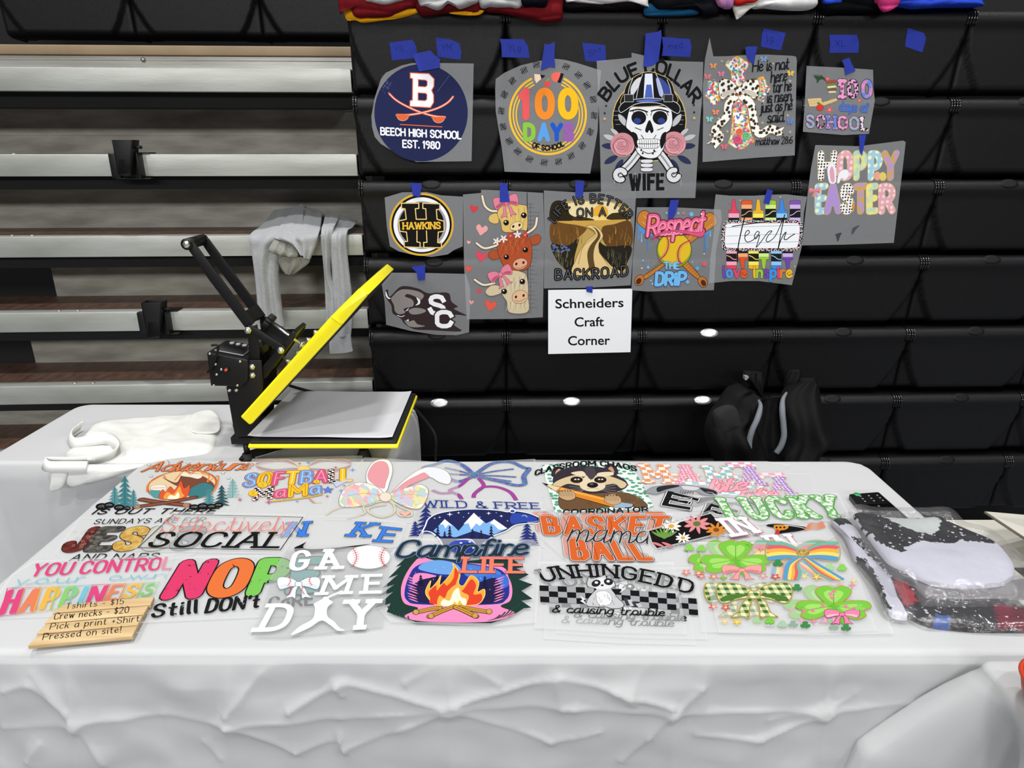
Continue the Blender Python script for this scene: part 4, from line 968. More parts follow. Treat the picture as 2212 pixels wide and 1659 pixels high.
    def line(s, m, pts, wmm, sm=True, closed=False, rnd=True, taper=False):
        p = [s.pt(x, y) for x, y in nums(pts)]
        if sm: p = catmull(p, closed, 6)
        s.stroke(m, p, wmm, closed, rnd, taper); return s
    def ell(s, m, x, y, rx, ry=None, rot=0, oc=None, ow=.8, n=28):
        ry = ry or rx; c, d = math.cos(R(rot)), math.sin(R(rot))
        p = [s.pt(x + rx * math.cos(t) * c - ry * math.sin(t) * d, y + rx * math.cos(t) * d + ry * math.sin(t) * c) for t in [2 * math.pi * k / n for k in range(n)]]
        if m: s.fill(m, [p[::-1]])
        if oc: s.stroke(oc, p, ow, True)
        return s
    def ring(s, m, x, y, rx, ry, wmm, a0=0, a1=360, rot=0, n=48):
        c, d = math.cos(R(rot)), math.sin(R(rot)); p = []
        for k in range(n + 1):
            t = R(a0 + (a1 - a0) * k / n); X, Y = rx * math.cos(t), ry * math.sin(t); p.append(s.pt(x + X * c - Y * d, y + X * d + Y * c))
        s.stroke(m, p, wmm, a1 - a0 >= 360); return s
    # ---- text
    def mapper(s, base, top, arc):
        b = [s.pt(x, y) for x, y in nums(base)]
        if len(b) > 2: b = catmull(b, False, 10)
        if isinstance(top, (int, float)):
            mid = nums(base)[len(nums(base)) // 2]; a0, a1 = s.pt(*mid), s.pt(mid[0], mid[1] - top); hh = math.hypot(a1[0] - a0[0], a1[1] - a0[1])
            t = []
            for i in range(len(b)):
                p, q = b[max(0, i - 1)], b[min(len(b) - 1, i + 1)]; l = math.hypot(q[0] - p[0], q[1] - p[1])
                t.append((b[i][0] - (q[1] - p[1]) / l * hh, b[i][1] + (q[0] - p[0]) / l * hh) if arc else (b[i][0] + a1[0] - a0[0], b[i][1] + a1[1] - a0[1]))
        else:
            t = [s.pt(x, y) for x, y in nums(top)]
            if len(t) > 2: t = catmull(t, False, 10)
        def along(p):
            d = [0]
            for i in range(1, len(p)): d.append(d[-1] + math.hypot(p[i][0] - p[i - 1][0], p[i][1] - p[i - 1][1]))
            return d
        db, dt = along(b), along(t)
        def at_(p, d, u):
            x = u * d[-1]; i = 1
            while i < len(d) - 1 and d[i] < x: i += 1
            f = (x - d[i - 1]) / (d[i] - d[i - 1]); a, c = p[i - 1], p[i]
            return a[0] + (c[0] - a[0]) * f, a[1] + (c[1] - a[1]) * f
        def f(u, v):
            a, c = at_(b, db, u), at_(t, dt, u); return a[0] + (c[0] - a[0]) * v, a[1] + (c[1] - a[1]) * v
        return f, db[-1]
    def ft(s, txt, m, base, top, bold=.0, o=None, arc=False, up=0):
        """solid lettering in the built-in face"""
        v0, _ = ftext_geo(txt, 0); x0 = min(a for a, b in v0); x1 = max(a for a, b in v0); cap = .73 if not up else up
        f, _ = s.mapper(base, top, arc)
        for mm, bd in ([(o[0], bold + o[1])] if o else []) + [(m, bold)]:
            v, fs = ftext_geo(txt, bd); z = s.z()
            s.cur.add([f((a - x0) / (x1 - x0), b / cap) + (z,) for a, b in v], fs, ink(mm, s.dim))
        return s
    def st(s, txt, m, base, top, w=1.6, o=None, arc=False, slab=0, smooth=True, script=False, track=2.4, space=4.0, shear=0, rnd=True, cols=None, o2=None):
        """stroke lettering; w and outline widths in tenths of the cap height"""
        f, Lb = s.mapper(base, top, arc)
        sts, W = layout(txt, track, slab, smooth, script, space)
        a0, a1 = f(.5, 0), f(.5, 1); H = math.hypot(a1[0] - a0[0], a1[1] - a0[1])
        for mm, ww in ([(o2[0], w + 2 * o2[1])] if o2 else []) + ([(o[0], w + 2 * o[1])] if o else []) + [(m, w)]:
            z = s.z() - 3e-6
            for st_ in sts:
                z += 3e-6; p = []
                for i in range(len(st_)):
                    if i:
                        a, b = st_[i - 1], st_[i]; n = max(1, int(math.hypot(a[0] - b[0], a[1] - b[1]) / 2)) if arc or len(nums(base)) > 2 else 1
                        for k in range(1, n): p.append((a[0] + (b[0] - a[0]) * k / n, a[1] + (b[1] - a[1]) * k / n))
                    p.append(st_[i])
                mc = mm
                if cols and mm is m: mc = cols[min(len(cols) - 1, int(p[0][0] / W * len(cols)))]
                q = [f((x + shear * y) / W, y / 10) for x, y in p]
                if not rnd:   # square ends
                    e = ww * H / 20 * s.ws
                    for i0, i1 in ((0, 1), (-1, -2)):
                        dx, dy = q[i0][0] - q[i1][0], q[i0][1] - q[i1][1]; l = math.hypot(dx, dy) or 1
                        q[i0] = (q[i0][0] + dx / l * e, q[i0][1] + dy / l * e)
                s.stroke(mc, q, ww * H * 100 * s.ws, False, rnd, z=z)
            s.k += len(sts) // 4
        return s
    def multi(s, txt, cols, base, top, fn='st', gap=.12, **kw):
        """letters of different colours side by side along the base"""
        f, _ = s.mapper(base, top, kw.get('arc', False))
        wd = [float(GL[c].split('|')[0]) if c != ' ' else 3 for c in txt]; tot = sum(wd) + gap * 10 * (len(txt) - 1); x = 0
        for c, w_, co in zip(txt, wd, cols * 9):
            if c != ' ':
                u0, u1 = x / tot, (x + w_) / tot; A, B, C = f(u0, 0), f(u1, 0), (f(u0, 1), f(u1, 1))
                s._quad = (A, B, C); s.glyph(c, co, A, B, C[0], C[1], **{k: v for k, v in kw.items() if k != 'arc'})
            x += w_ + gap * 10
        return s
    def glyph(s, c, m, A, B, Ct, Dt, w=2, o=None, o2=None, slab=0, smooth=True, rnd=True):
        sts, W = layout(c, 0, slab, smooth); H = math.hypot(Ct[0] - A[0], Ct[1] - A[1])
        def f(u, v):
            a = (A[0] + (B[0] - A[0]) * u, A[1] + (B[1] - A[1]) * u); t = (Ct[0] + (Dt[0] - Ct[0]) * u, Ct[1] + (Dt[1] - Ct[1]) * u)
            return a[0] + (t[0] - a[0]) * v, a[1] + (t[1] - a[1]) * v
        for mm, ww in ([(o2[0], w + 2 * o2[1])] if o2 else []) + ([(o[0], w + 2 * o[1])] if o else []) + [(m, w)]:
            z = s.z()
            for st_ in sts:
                z += 3e-6; q = [f(x / W, y / 10) for x, y in st_]
                if not rnd:
                    e = ww * H / 20 * s.ws
                    for i0, i1 in ((0, 1), (-1, -2)):
                        dx, dy = q[i0][0] - q[i1][0], q[i0][1] - q[i1][1]; l = math.hypot(dx, dy) or 1
                        q[i0] = (q[i0][0] + dx / l * e, q[i0][1] + dy / l * e)
                s.stroke(mm, q, ww * H * 100 * s.ws, False, rnd, z=z)
    # ---- small motifs (px sizes)
    def shape(s, kind, m, x, y, r, ry=None, rot=0, oc=None, ow=.6):
        ry = ry or r; c, d = math.cos(R(rot)), math.sin(R(rot)); sm = False
        if kind == 'star': p = [((1 if k % 2 == 0 else .42) * math.sin(math.pi * k / 5), -(1 if k % 2 == 0 else .42) * math.cos(math.pi * k / 5)) for k in range(10)]
        elif kind == 'spark': p = [((1 if k % 2 == 0 else .28) * math.sin(math.pi * k / 4), -(1 if k % 2 == 0 else .28) * math.cos(math.pi * k / 4)) for k in range(8)]
        elif kind == 'heart': p = [(0, 1), (-.55, .45), (-1, -.1), (-.95, -.6), (-.5, -.85), (0, -.4), (.5, -.85), (.95, -.6), (1, -.1), (.55, .45)]; sm = True
        elif kind == 'flower': p = [((.68 + .32 * math.cos(5 * t)) * math.sin(t), (.68 + .32 * math.cos(5 * t)) * math.cos(t)) for t in [math.pi * k / 20 for k in range(40)]]
        elif kind == 'clover':
            q = [(x + r * g * math.sin(t), y - ry * g * math.cos(t)) for t, g in [(math.pi * k / 24, .3 + .7 * abs(math.cos(1.5 * math.pi * k / 24)) ** .6 * (.86 + .14 * abs(math.sin(1.5 * math.pi * k / 24)))) for k in range(48)]]
            s.poly(m, q, False, oc, ow)
            s.line(m, [(x, y), (x + r * .15, y + ry * .8)], 2); return s
        elif kind == 'fly':
            for k in (-1, 1):
                s.shape('leaf', m, x + k * r * .5, y - ry * .3, r * .55, ry * .4, rot + k * -40); s.shape('leaf', m, x + k * r * .35, y + ry * .35, r * .4, ry * .3, rot + k * 40)
            s.line('#444444', [(x, y - ry * .5), (x, y + ry * .5)], .6); return s
        elif kind == 'leaf': p = [(-1, 0), (-.4, -.8), (.4, -.8), (1, 0), (.4, .8), (-.4, .8)]; sm = True
        elif kind == 'rect': p = [(-1, -1), (1, -1), (1, 1), (-1, 1)]
        elif kind == 'flame': p = [(0, -1), (.25, -.5), (.45, -.6), (.6, -.05), (.8, -.25), (.85, .4), (.5, 1), (-.5, 1), (-.85, .4), (-.75, -.2), (-.5, .1), (-.45, -.5), (-.2, -.3)]; sm = True
        elif kind == 'drop': p = [(0, -1), (.5, .1), (.45, .75), (0, 1), (-.45, .75), (-.5, .1)]; sm = True
        q = [(x + a * r * c - b * ry * d, y + a * r * d + b * ry * c) for a, b in p]
        return s.poly(m, q, sm, oc, ow)
    def rose(s, m, m2, x, y, r):
        s.ell(m, x, y, r)
        for k in range(7):
            a = k * .9; s.ring(m2, x + r * .12 * math.cos(a), y + r * .12 * math.sin(a), r * (.95 - .12 * k), r * (.9 - .12 * k), .8, k * 77, k * 77 + 190, n=14)
        return s
    def pine(s, m, x, y, hgt, wid, n=5, lean=0):
        """fir with its foot at x, y"""
        p1, p2 = [], []
        for k in range(n):
            t0 = 1 - k / n; wk = wid * (.25 + .75 * (k + 1) / n)
            yk = y - hgt * (1 - (k + .15) / n); y2 = y - hgt * (1 - (k + 1.0) / n) * .96
            p1 += [(x + wid * .12 * (k / n + .2), yk), (x + wk, y2 + hgt * .03)]; p2 += [(x - wid * .12 * (k / n + .2), yk), (x - wk, y2 + hgt * .03)]
        pts = [(x, y - hgt)] + p1 + [(x + wid * .15, y), (x - wid * .15, y)] + p2[::-1]
        return s.poly(m, pts)
    def bow(s, m, m2, x, y, w_, h_, oc='#333333', ow=.7, tails=True, rot=0):
        c, d = math.cos(R(rot)), math.sin(R(rot))
        def T(p): return [(x + a * w_ * c - b * h_ * d, y + a * w_ * d + b * h_ * c) for a, b in p]
        if tails:
            for k in (-1, 1): s.poly(m, T([(0, 0), (k * .30, .35), (k * .42, .75), (k * .62, 1.0), (k * .30, .95), (k * .16, 1.05), (k * .12, .5)]), True, oc, ow)
        for k in (-1, 1):
            s.poly(m, T([(0, -.08), (k * .35, -.42), (k * .85, -.5), (k * 1.0, -.25), (k * .95, .2), (k * .8, .38), (k * .4, .2), (0, .1)]), True, oc, ow)
            s.poly(m2, T([(k * .12, .02), (k * .5, -.02), (k * .85, .12), (k * .78, .3), (k * .4, .15)]), True)
        s.poly(m, T([(-.13, -.14), (.13, -.14), (.15, .0), (.13, .16), (-.13, .16), (-.15, 0)]), True, oc, ow)
        return s
    def done(s):
        for n, mb in s.parts.items():
            o = obj(n.rstrip('+'), mb, s.root, local=True)
        return s.root
WALLP = Plane(SP.w(0, 0, .0062), SP.ex, SP.ey)
# ================================================================ SHEETS TAPED ON THE BLEACHERS
W1, W2, W3, W4, W5 = (740, 0, 3.749), (1260, 0, 3.77), (1500, 60, 3.107), (780, 380, 3.687), (1340, 380, 5.027)
GW = 'print sheets taped up on the bleachers'
def wall(label, T, lvl, outline, film=None, smooth=False, name='transfer_print', cat='print sheet', group=GW):
    return Print(name, label, cat, WALLP, lvl, outline, T, film, smooth, group, base=.0002)
rnd = random.Random(5)
def confetti(p, poly, cols, n, rx, ry=None, kind='ell', seed=1):
    rr = random.Random(seed); P = nums(poly); x0, x1 = min(a for a, b in P), max(a for a, b in P); y0, y1 = min(b for a, b in P), max(b for a, b in P); k = 0; t = 0
    lay = {}
    P2 = [(sum(a for a, b in P) / len(P) + (x - sum(a for a, b in P) / len(P)) * .88, sum(b for a, b in P) / len(P) + (y - sum(b for a, b in P) / len(P)) * .82) for x, y in P] if kind == 'rect' else P
    while k < n and t < n * 20:
        t += 1; x, y = rr.uniform(x0, x1), rr.uniform(y0, y1)
        if inpoly(x, y, P2):
            k += 1
            if kind == 'ell': p.ell(cols[k % len(cols)], x, y, rx, ry or rx, rr.uniform(0, 180), n=8)
            else: p.shape(kind, cols[k % len(cols)], x, y, rx, ry, rr.uniform(0, 90))
            p.k -= .8
def leaves(p, pts, m, oc='#111111'):
    for x, y, r, ro in pts: p.shape('leaf', m, x, y, r, r * .42, ro, oc, .6)
# --- school seal with crossed sabres
p = wall('film with a navy round seal, white letter B and crossed orange sabres', W1, 2, "1062 515 730 510 560 512 480 530 350 590 312 640 262 790 234 940 240 1030 262 1110 310 1165 400 1220 510 1275 600 1312 700 1310 1045 1305")
p.part('seal').ell('#23284f', 636, 914, 378, 394, n=72)
OR = '#e0663a'
for q in ("380 760 430 808 510 856 620 905 740 940 830 948", "895 784 850 832 770 876 650 912 540 930 440 930"): p.line(OR, q, 6.2); p.line('#f0d9d4', q, 2.0)
for x, y, r in ((488, 945, 8), (778, 962, -8)):
    p.poly(OR, [(x + 48 * math.cos(R(a)), y - 8 + 42 * math.sin(R(a))) for a in range(0, 181, 15)], oc='#f0e0dc', ow=.7); p.line(OR, [(x - 52, y - 10), (x + 52, y - 8)], 5)
p.line(OR, "468 1008 805 1028", 2.6)
p.part('lettering').poly('#f2f2f6', "548 590 700 597 742 640 740 700 722 732 738 770 738 830 712 872 545 862 547 815 566 812 568 638 548 632", oc=OR, ow=2.6)
for q in ("614 645 676 650 686 662 685 692 672 704 614 700", "612 752 674 756 684 768 682 806 668 816 612 812"): p.poly('#23284f', q, oc=OR, ow=2.2)
p.part('lettering', True).st('BEECH HIGH SCHOOL', '#eef0f6', "312 1090 958 1124", 56, 2.2, smooth=False, track=2.2, space=4.5); p.part('lettering', True).st('EST. 1980', '#eef0f6', "490 1192 786 1206", 56, 2.2, smooth=False, track=2.0)
p.part('scuffs')
for k in range(26):
    x, y = rnd.gauss(355, 22), rnd.gauss(695, 22); p.line('#8f9ac6', [(x, y), (x + rnd.uniform(-9, 9), y + rnd.uniform(-18, 18))], .5)
for k in range(14):
    t = k / 14; x, y = 865 - 95 * t, 612 + 130 * t; p.line('#7f89b8', [(x, y), (x - 8, y + 10)], .5)
p.done()
# --- 100 days of school, pencil ring and tally marks
p = wall('film with rainbow 100 DAYS OF SCHOOL inside a ring of tally marks', W1, 1, "1610 490 1720 476 1800 485 1900 510 2095 572 2080 700 2065 1060 2005 1405 1700 1402 1312 1390 1290 1200 1240 900 1236 720 1240 640 1310 590 1440 530")
p.part('pencil_ring')
for r_, w_ in ((308, 6.5), (280, 4.5), (256, 4)): p.ring('#f1bf33', 1662, 928, r_, r_ + 12, w_, -64, 244, n=72)
p.poly('#f4d9bd', "1548 598 1605 604 1570 676 1552 650", oc='#555555'); p.poly('#f4d9bd', "1548 598 1600 602 1610 640 1566 678", oc='#666666'); p.poly('#1c1c1e', "1602 604 1645 612 1612 640")
p.poly('#1b1b1d', "1762 588 1792 600 1764 675 1735 662"); p.poly('#ee6a5c', "1748 586 1766 592 1738 662 1700 650 1688 620 1705 590", True)
p.ell('#e0524c', 1658, 680, 28, 26); p.shape('leaf', '#6ab04a', 1662, 645, 16, 8, -50)
p.part('lettering')
for c, x0, x1, m in (('1', 1452, 1500, '#e65a5e'), ('0', 1585, 1690, '#f08c2e'), ('0', 1772, 1880, '#f4be22')): p.st(c, m, f"{x0} 940 {x1} 944", 205, 3.0, o=('#8f6f58', .12))
p.part('lettering', True)
for c, x0, x1, m in (('D', 1478, 1545, '#8cc342'), ('A', 1596, 1662, '#5b9fe4'), ('Y', 1700, 1768, '#1f57c8'), ('S', 1800, 1860, '#985cb0')): p.st(c, m, f"{x0} 1128 {x1} 1130", 118, 3.2, o=('#777777', .1))
p.part('lettering', True).st('OF SCHOOL', '#17171a', "1535 1192 1600 1212 1665 1218 1735 1206 1795 1180", 40, 2.6, arc=True)
for x, y in ((1470, 570), (1570, 525), (1810, 540), (1910, 608), (1980, 690), (2030, 805), (2037, 935), (2005, 1068), (1940, 1180), (1850, 1262), (1748, 1308), (1632, 1315), (1513, 1288), (1418, 1225), (1350, 1142), (1300, 1025), (1285, 897), (1310, 765), (1375, 655)):
    p.part('tally_mark', True); a = math.atan2(y - 925, x - 1660); c, s_ = math.cos(a), math.sin(a)
    for k in range(4):
        o = -20 + 13 * k; p.line('#1d1d1f', [(x - s_ * o - c * 26, y + c * o - s_ * 26), (x - s_ * o + c * 26, y + c * o + s_ * 26)], 1.8, rnd=False)
    p.line('#1d1d1f', [(x - s_ * -32 - c * 12, y + c * -32 - s_ * 12), (x - s_ * 32 + c * 12, y + c * 32 + s_ * 12)], 1.8, rnd=False)
p.done()
# --- blue collar wife
p = wall('film with a skull in a hard hat reading BLUE COLLAR WIFE', W2, 3, "108 497 300 480 392 470 392 430 480 450 620 490 760 500 975 505 965 800 940 1100 910 1612 500 1612 145 1620 130 1000")
BK = '#151517'
p.part('lettering').st('BLUE', BK, "192 822 262 728 340 655 452 606", 98, 2.5, arc=True, track=2.2); p.st('COLLAR', BK, "505 598 590 592 690 632 770 690 838 762 892 838", 98, 2.5, arc=True, track=2.2)
p.st('WIFE', BK, "385 1540 645 1536", 112, 2.5, track=4.2, smooth=False, rnd=False)
p.part('sun_disc').ell(BK, 535, 985, 300, 330, oc='#d9b968', ow=2.4)
for k in range(4): p.line('#c9c9cc', [(238 + 8 * k, 905 + 36 * k), (300, 905 + 36 * k)], .7); p.line('#c9c9cc', [(780, 905 + 36 * k), (832 - 8 * k, 905 + 36 * k)], .7)
p.part('leaves')
leaves(p, ((320, 980, 62, 55), (760, 980, 62, 125), (215, 1120, 58, 20), (860, 1120, 58, 160), (255, 1075, 45, 40), (820, 1075, 45, 140)), '#b9babd')
leaves(p, ((210, 1190, 60, 5), (225, 1300, 62, -30), (850, 1190, 60, 175), (820, 1300, 62, 210), (290, 1350, 60, -60), (745, 1350, 60, 240)), '#2b3152')
for q, x, a in (("290 1420 380 1330 450 1240", 300, 60), ("735 1420 680 1330 620 1250", 735, 10)):
    p.part('wrench', True).line(BK, q, 30); p.line('#d6d7da', q, 22); p.line('#8c8d92', q, 5)
    p.ring(BK, x, 1425, 40, 40, 20, a, a + 280, n=20); p.ring('#d6d7da', x, 1425, 40, 40, 14, a + 5, a + 275, n=20)
for x, y in ((318, 1180), (735, 1170)):
    p.part('rose', True).rose('#c98891', '#4c2630', x, y, 99)
    for k in range(6): p.ring('#f0d5d6', x, y, 90 - 14 * k, 86 - 13 * k, 1.0, k * 61, k * 61 + 70, n=10)
p.part('skull').poly('#e4e5e8', "370 900 400 870 530 858 680 876 716 900 724 1000 702 1060 672 1090 662 1180 640 1232 600 1280 540 1292 470 1272 428 1222 412 1150 390 1082 348 1040 348 1000", True, BK, 2.2)
for x in (450, 622):
    p.ell(BK, x, 960, 60, 56); p.ell('#2e3f86', x - (12 if x < 500 else -12), 985, 30, 24)
    p.line(BK, [(x - 70, 905), (x, 892), (x + 70, 912)], 4)
p.poly(BK, "537 978 502 1058 520 1082 536 1060 552 1085 570 1058", True)
p.poly(BK, "392 1075 432 1092 446 1150 438 1210 418 1180 400 1120", True); p.poly(BK, "672 1075 640 1092 622 1150 632 1210 656 1180 668 1120", True)
p.poly('#eceded', "440 1140 530 1132 618 1140 606 1200 530 1208 452 1200", True, BK, 1.4); p.line(BK, "444 1170 530 1172 612 1168", 2)
for k in range(9): p.line(BK, [(456 + 18 * k, 1140), (460 + 17.4 * k, 1202)], 1.3)
for q in ("470 1100 490 1130", "590 1100 572 1130", "420 1040 470 1060", "650 1040 600 1060", "480 1230 530 1250 590 1232", "400 900 420 940", "500 900 520 940", "560 900 548 940", "690 940 672 900"): p.line(BK, q, 2)
for x, y in ((470, 1222), (482, 1248), (565, 1250), (575, 1226)): p.ell(BK, x, y, 7, 9)
for k in range(3): p.poly('#d9dadd', [(470, 1300 + 34 * k), (560, 1300 + 34 * k), (552, 1326 + 34 * k), (478, 1326 + 34 * k)], True, BK, 1.4)
p.part('hard_hat').poly(BK, "330 865 332 750 366 668 440 612 530 585 622 610 702 655 738 745 738 845", True, '#d8bb72', 1.4)
p.poly('#dfe3f2', "500 602 560 600 572 800 488 800"); p.poly('#4c63b4', "512 690 552 690 566 800 496 800"); p.poly('#cfd0d4', "384 720 420 655 470 632 440 720 392 782", True); p.poly('#3c4c93', "600 640 650 652 706 730 715 800 650 770", True); p.poly('#aab4dc', "590 650 612 650 650 760 620 780", True)
for q in ("480 606 450 700 430 800", "590 604 630 700 640 800", "400 640 372 720 360 800", "680 650 708 730 715 810"): p.line('#c9cace', q, 2)
p.poly(BK, "288 880 330 832 420 810 530 800 660 810 752 835 786 880 772 922 735 912 640 850 530 835 420 850 330 905 300 916", True, '#d5d6da', 1.6); p.poly('#5a6fb8', "430 822 530 808 640 818 560 830 460 834", True)
for x in (370, 690): p.shape('rect', '#2a2a2d', x, 800, 36, 30, 0, '#c5c6c9', 1.2)
p.part('specks')
for x, y in ((184, 862), (173, 922), (898, 856), (900, 915)): p.shape('star', BK, x, y, 12)
for x, y in ((172, 968), (900, 962)): p.ell('#c9a95c', x, y, 11)
for x in (250, 290, 420, 470, 690, 790, 620): p.line('#c6c7cb', [(x, 1400), (x + 3, 1400 + rnd.uniform(60, 120))], .8)
p.done()
# --- easter cross with leopard bow
p = wall('film with a painted cross, leopard bow and verse He is not here', W2, 2, "1027 308 1058 460 1180 458 1300 450 1480 445 1700 455 1730 462 1737 490 1720 1265 1400 1285 970 1320 975 900 972 700 990 480")
CR = "1200 580 1155 532 1170 500 1205 495 1220 470 1260 462 1290 475 1310 495 1345 505 1340 540 1312 590 1310 690 1400 685 1420 640 1450 625 1480 650 1490 690 1520 720 1500 760 1470 790 1470 832 1420 812 1400 790 1322 780 1340 950 1368 1100 1392 1150 1350 1170 1320 1202 1280 1216 1230 1202 1178 1165 1200 1100 1215 950 1220 800 1110 800 1080 850 1040 856 1030 812 990 780 1000 740 1020 710 1015 660 1060 655 1100 682 1210 690"
p.part('cross').poly('#f2efe8', CR, False, '#b79c55', 2.4)
confetti(p, CR, ('#d9566a', '#4fa8a0', '#e8a23a', '#5b6fc0', '#e08a94', '#8fc48a', '#cf3f5c', '#e9c46a'), 420, 15, 8)
p.rose('#e8795c', '#b24a3a', 1270, 1075, 30); p.rose('#7fbf8a', '#3f8a5a', 1325, 1108, 34); p.rose('#d85a7c', '#a03050', 1255, 1140, 36)
LEO = 'leo:#f2efe8:#3a3022:75'
p.part('bow')
for q in ("1240 775 1180 850 1165 950 1080 1040 1075 1080 1110 1110 1060 1160", "1285 775 1360 850 1380 950 1400 1050 1450 1090 1520 1050 1600 1080"): p.line('#8c7440', q, 26, rnd=False); p.line(LEO, q, 23, rnd=False)
p.poly(LEO, "1130 1090 1000 1172 1050 1165 1070 1215 1140 1140", False, '#8c7440', 1); p.poly(LEO, "1590 1050 1640 1030 1610 1070 1635 1100 1580 1105", False, '#8c7440', 1)
p.bow(LEO, '#c9c2b4', 1265, 738, 165, 190, '#6a5734', 1.4, tails=False)
p.part('lettering')
for t_, b_, h_ in (('He is not', "1375 585 1668 562", 88), ('here', "1525 672 1655 655", 88), ('for he', "1540 752 1690 736", 84), ('is risen,', "1495 838 1700 818", 84), ('just as he', "1440 918 1696 894", 82), ('said.', "1495 1000 1636 990", 84), ('matthew 28:6', "1402 1182 1698 1168", 58)): p.part('lettering', t_[0] == 'm').st(t_, '#1c1c1f', b_, h_, 1.25, script=True, track=1.4, space=3.2, shear=.12)
for x, y, m in ((1055, 538, '#e0955c'), (1010, 625, '#dc7a80'), (1120, 603, '#dc7fa0'), (1685, 598, '#e3bd4c'), (1075, 915, '#e08a5c'), (1025, 972, '#7fc4b4'), (1680, 990, '#5f7fc8'), (1145, 1195, '#dc6a74'), (1465, 482, '#7f9fd0')): p.part('butterfly', True).shape('fly', m, x, y, 30, 30, rnd.uniform(-20, 20))
p.part('sparkles')
for x, y in ((1125, 500), (1540, 520), (1680, 660), (1455, 1000), (1680, 1075), (1030, 1100), (1170, 1070), (1100, 965), (1660, 940)): p.shape('spark', '#cbbf96', x, y, 16)
p.done()
# --- 100 days of school, books and hibiscus
p = wall('small film with pink and blue 100 days of SCHOOL, books and hibiscus', W3, 1, "752 256 1030 270 1198 282 1200 400 1210 490 1170 712 1000 720 727 698 740 500")
for k, m in enumerate(('#b6413c', '#5a8f4a', '#e4d6b4', '#7a5a3c', '#d9c69a')): p.part('book', True).poly(m, [(880 + 4 * k, 360 + 16 * k), (945, 350 + 18 * k), (955, 364 + 18 * k), (886 + 4 * k, 376 + 16 * k)], oc='#4a3a2c', ow=.6)
p.part('open_book').poly('#d9c08a', "756 475 850 470 858 500 950 470 960 490 880 520 845 528 770 530", oc='#6a4c2a', ow=.9)
for k in range(4): p.line('#9a7a48', [(762, 484 + 11 * k), (848, 486 + 11 * k), (946, 476 + 8 * k)], .6)
p.part('palm_leaf')
for k in range(9): p.shape('leaf', '#2f4a34', 815 + 6 * k, 345 - 2 * abs(k - 4), 30, 6, -130 + 22 * k)
for x, y, r in ((892, 342, 18), (1106, 488, 16), (906, 551, 24)): p.part('hibiscus', True).shape('flower', '#e05a62', x, y, r); p.ell('#f2d36a', x, y, r * .2)
p.part('apple').ell('#d03a2c', 842, 535, 24, 22, oc='#6a1a14'); p.shape('leaf', '#4f7f3a', 834, 508, 14, 8, 30)
p.part('lettering')
for c, x0, x1, m in (('1', 972, 1000, 'dots:#e29ac0:#8a4f7a:70'), ('0', 1036, 1086, 'leo:#dfa0c8:#2f2430:110'), ('0', 1130, 1182, 'noise:#5b7fd0:#d98ab0:40')): p.st(c, m, f"{x0} 462 {x1} 464", 105, 2.6, o=('#2a2430', .35), slab=1.6 if c == '1' else 0)
p.part('lettering', True).st('days of', '#4f6fc0', "975 556 1165 566", 58, 1.7, o=('#2c3a70', .3), script=True, track=1.5)
p.part('lettering', True).multi('SCHOOL', ['bands:#4fb0b0:#d98ac0:30', 'leo:#dfa0c8:#2f2430:110', 'noise:#5b7fd0:#d98ab0:40', 'dots:#e29ac0:#8a4f7a:70', 'bands:#4fb0b0:#d98ac0:30', 'leo:#e4d0dc:#2f2430:110'], "756 664 1158 684", 76, w=2.4, o=('#2a2430', .35), slab=1.2, gap=.34)
p.done()
# --- hoppy easter
p = wall('film with pastel patterned letters reading HOPPY EASTER', W3, 2, "810 787 1100 795 1400 757 1416 768 1395 950 1370 1150 1336 1443 1000 1455 720 1460 760 1100 780 950")
GO = '#b8a06c'; SPK = 'dots:#f1efec:#26262a:110'; PK, LB = 'dots:#dfa3b4:#f0d2c8:60', 'dots:#9cc9dc:#e6ecc8:50'; PG = 'noise:#b492cc:#c8a24a:60'; MU = 'noise:#a8d0c8:#ecdc7a:45'
p.part('lettering')
for c, x0, x1, m in (('H', 848, 935, SPK), ('O', 975, 1045, PK), ('P', 1085, 1140, MU), ('P', 1183, 1240, LB), ('Y', 1275, 1352, PG)): p.st(c, m, f"{x0} 1006 {x1} 1004", 160, 2.6, o=(GO, .25))
p.part('lettering', True)
for c, x0, x1, m in (('E', 828, 878, LB), ('A', 890, 965, '#ab90cc'), ('S', 996, 1050, SPK), ('T', 1085, 1142, PG), ('E', 1172, 1215, MU), ('R', 1255, 1325, PK)): p.st(c, m, f"{x0} 1232 {x1} 1228", 165, 2.6, o=(GO, .25))
p.part('bunny_ears').poly('#eceaf0', "905 1040 890 960 900 920 925 905 945 940 950 1000 945 1040", True, '#b9b0b8', .8); p.poly('#dba0b4', "915 1030 905 965 920 930 935 960 938 1030", True); p.poly('#eceaf0', "955 1040 965 985 990 955 1025 955 1035 990 1010 1020 985 1010 970 1040", True, '#b9b0b8', .8)
p.ell('#e3a08c', 1225, 995, 22, 30); p.ell('#dcc46a', 1262, 998, 24, 30)
p.bow('#e08a94', '#c86a78', 806, 1095, 38, 40, '#b05a68', .5); p.shape('drop', '#e08a3c', 1064, 1205, 16, 32, 180); p.line('#5a9a4a', "1064 1180 1062 1160", 2)
p.part('smudge').poly('#3f4145', "945 1385 985 1375 975 1400 960 1435 950 1400", True); p.poly('#4b4d51', "1060 1345 1105 1325 1085 1350 1055 1388", True)
p.done()
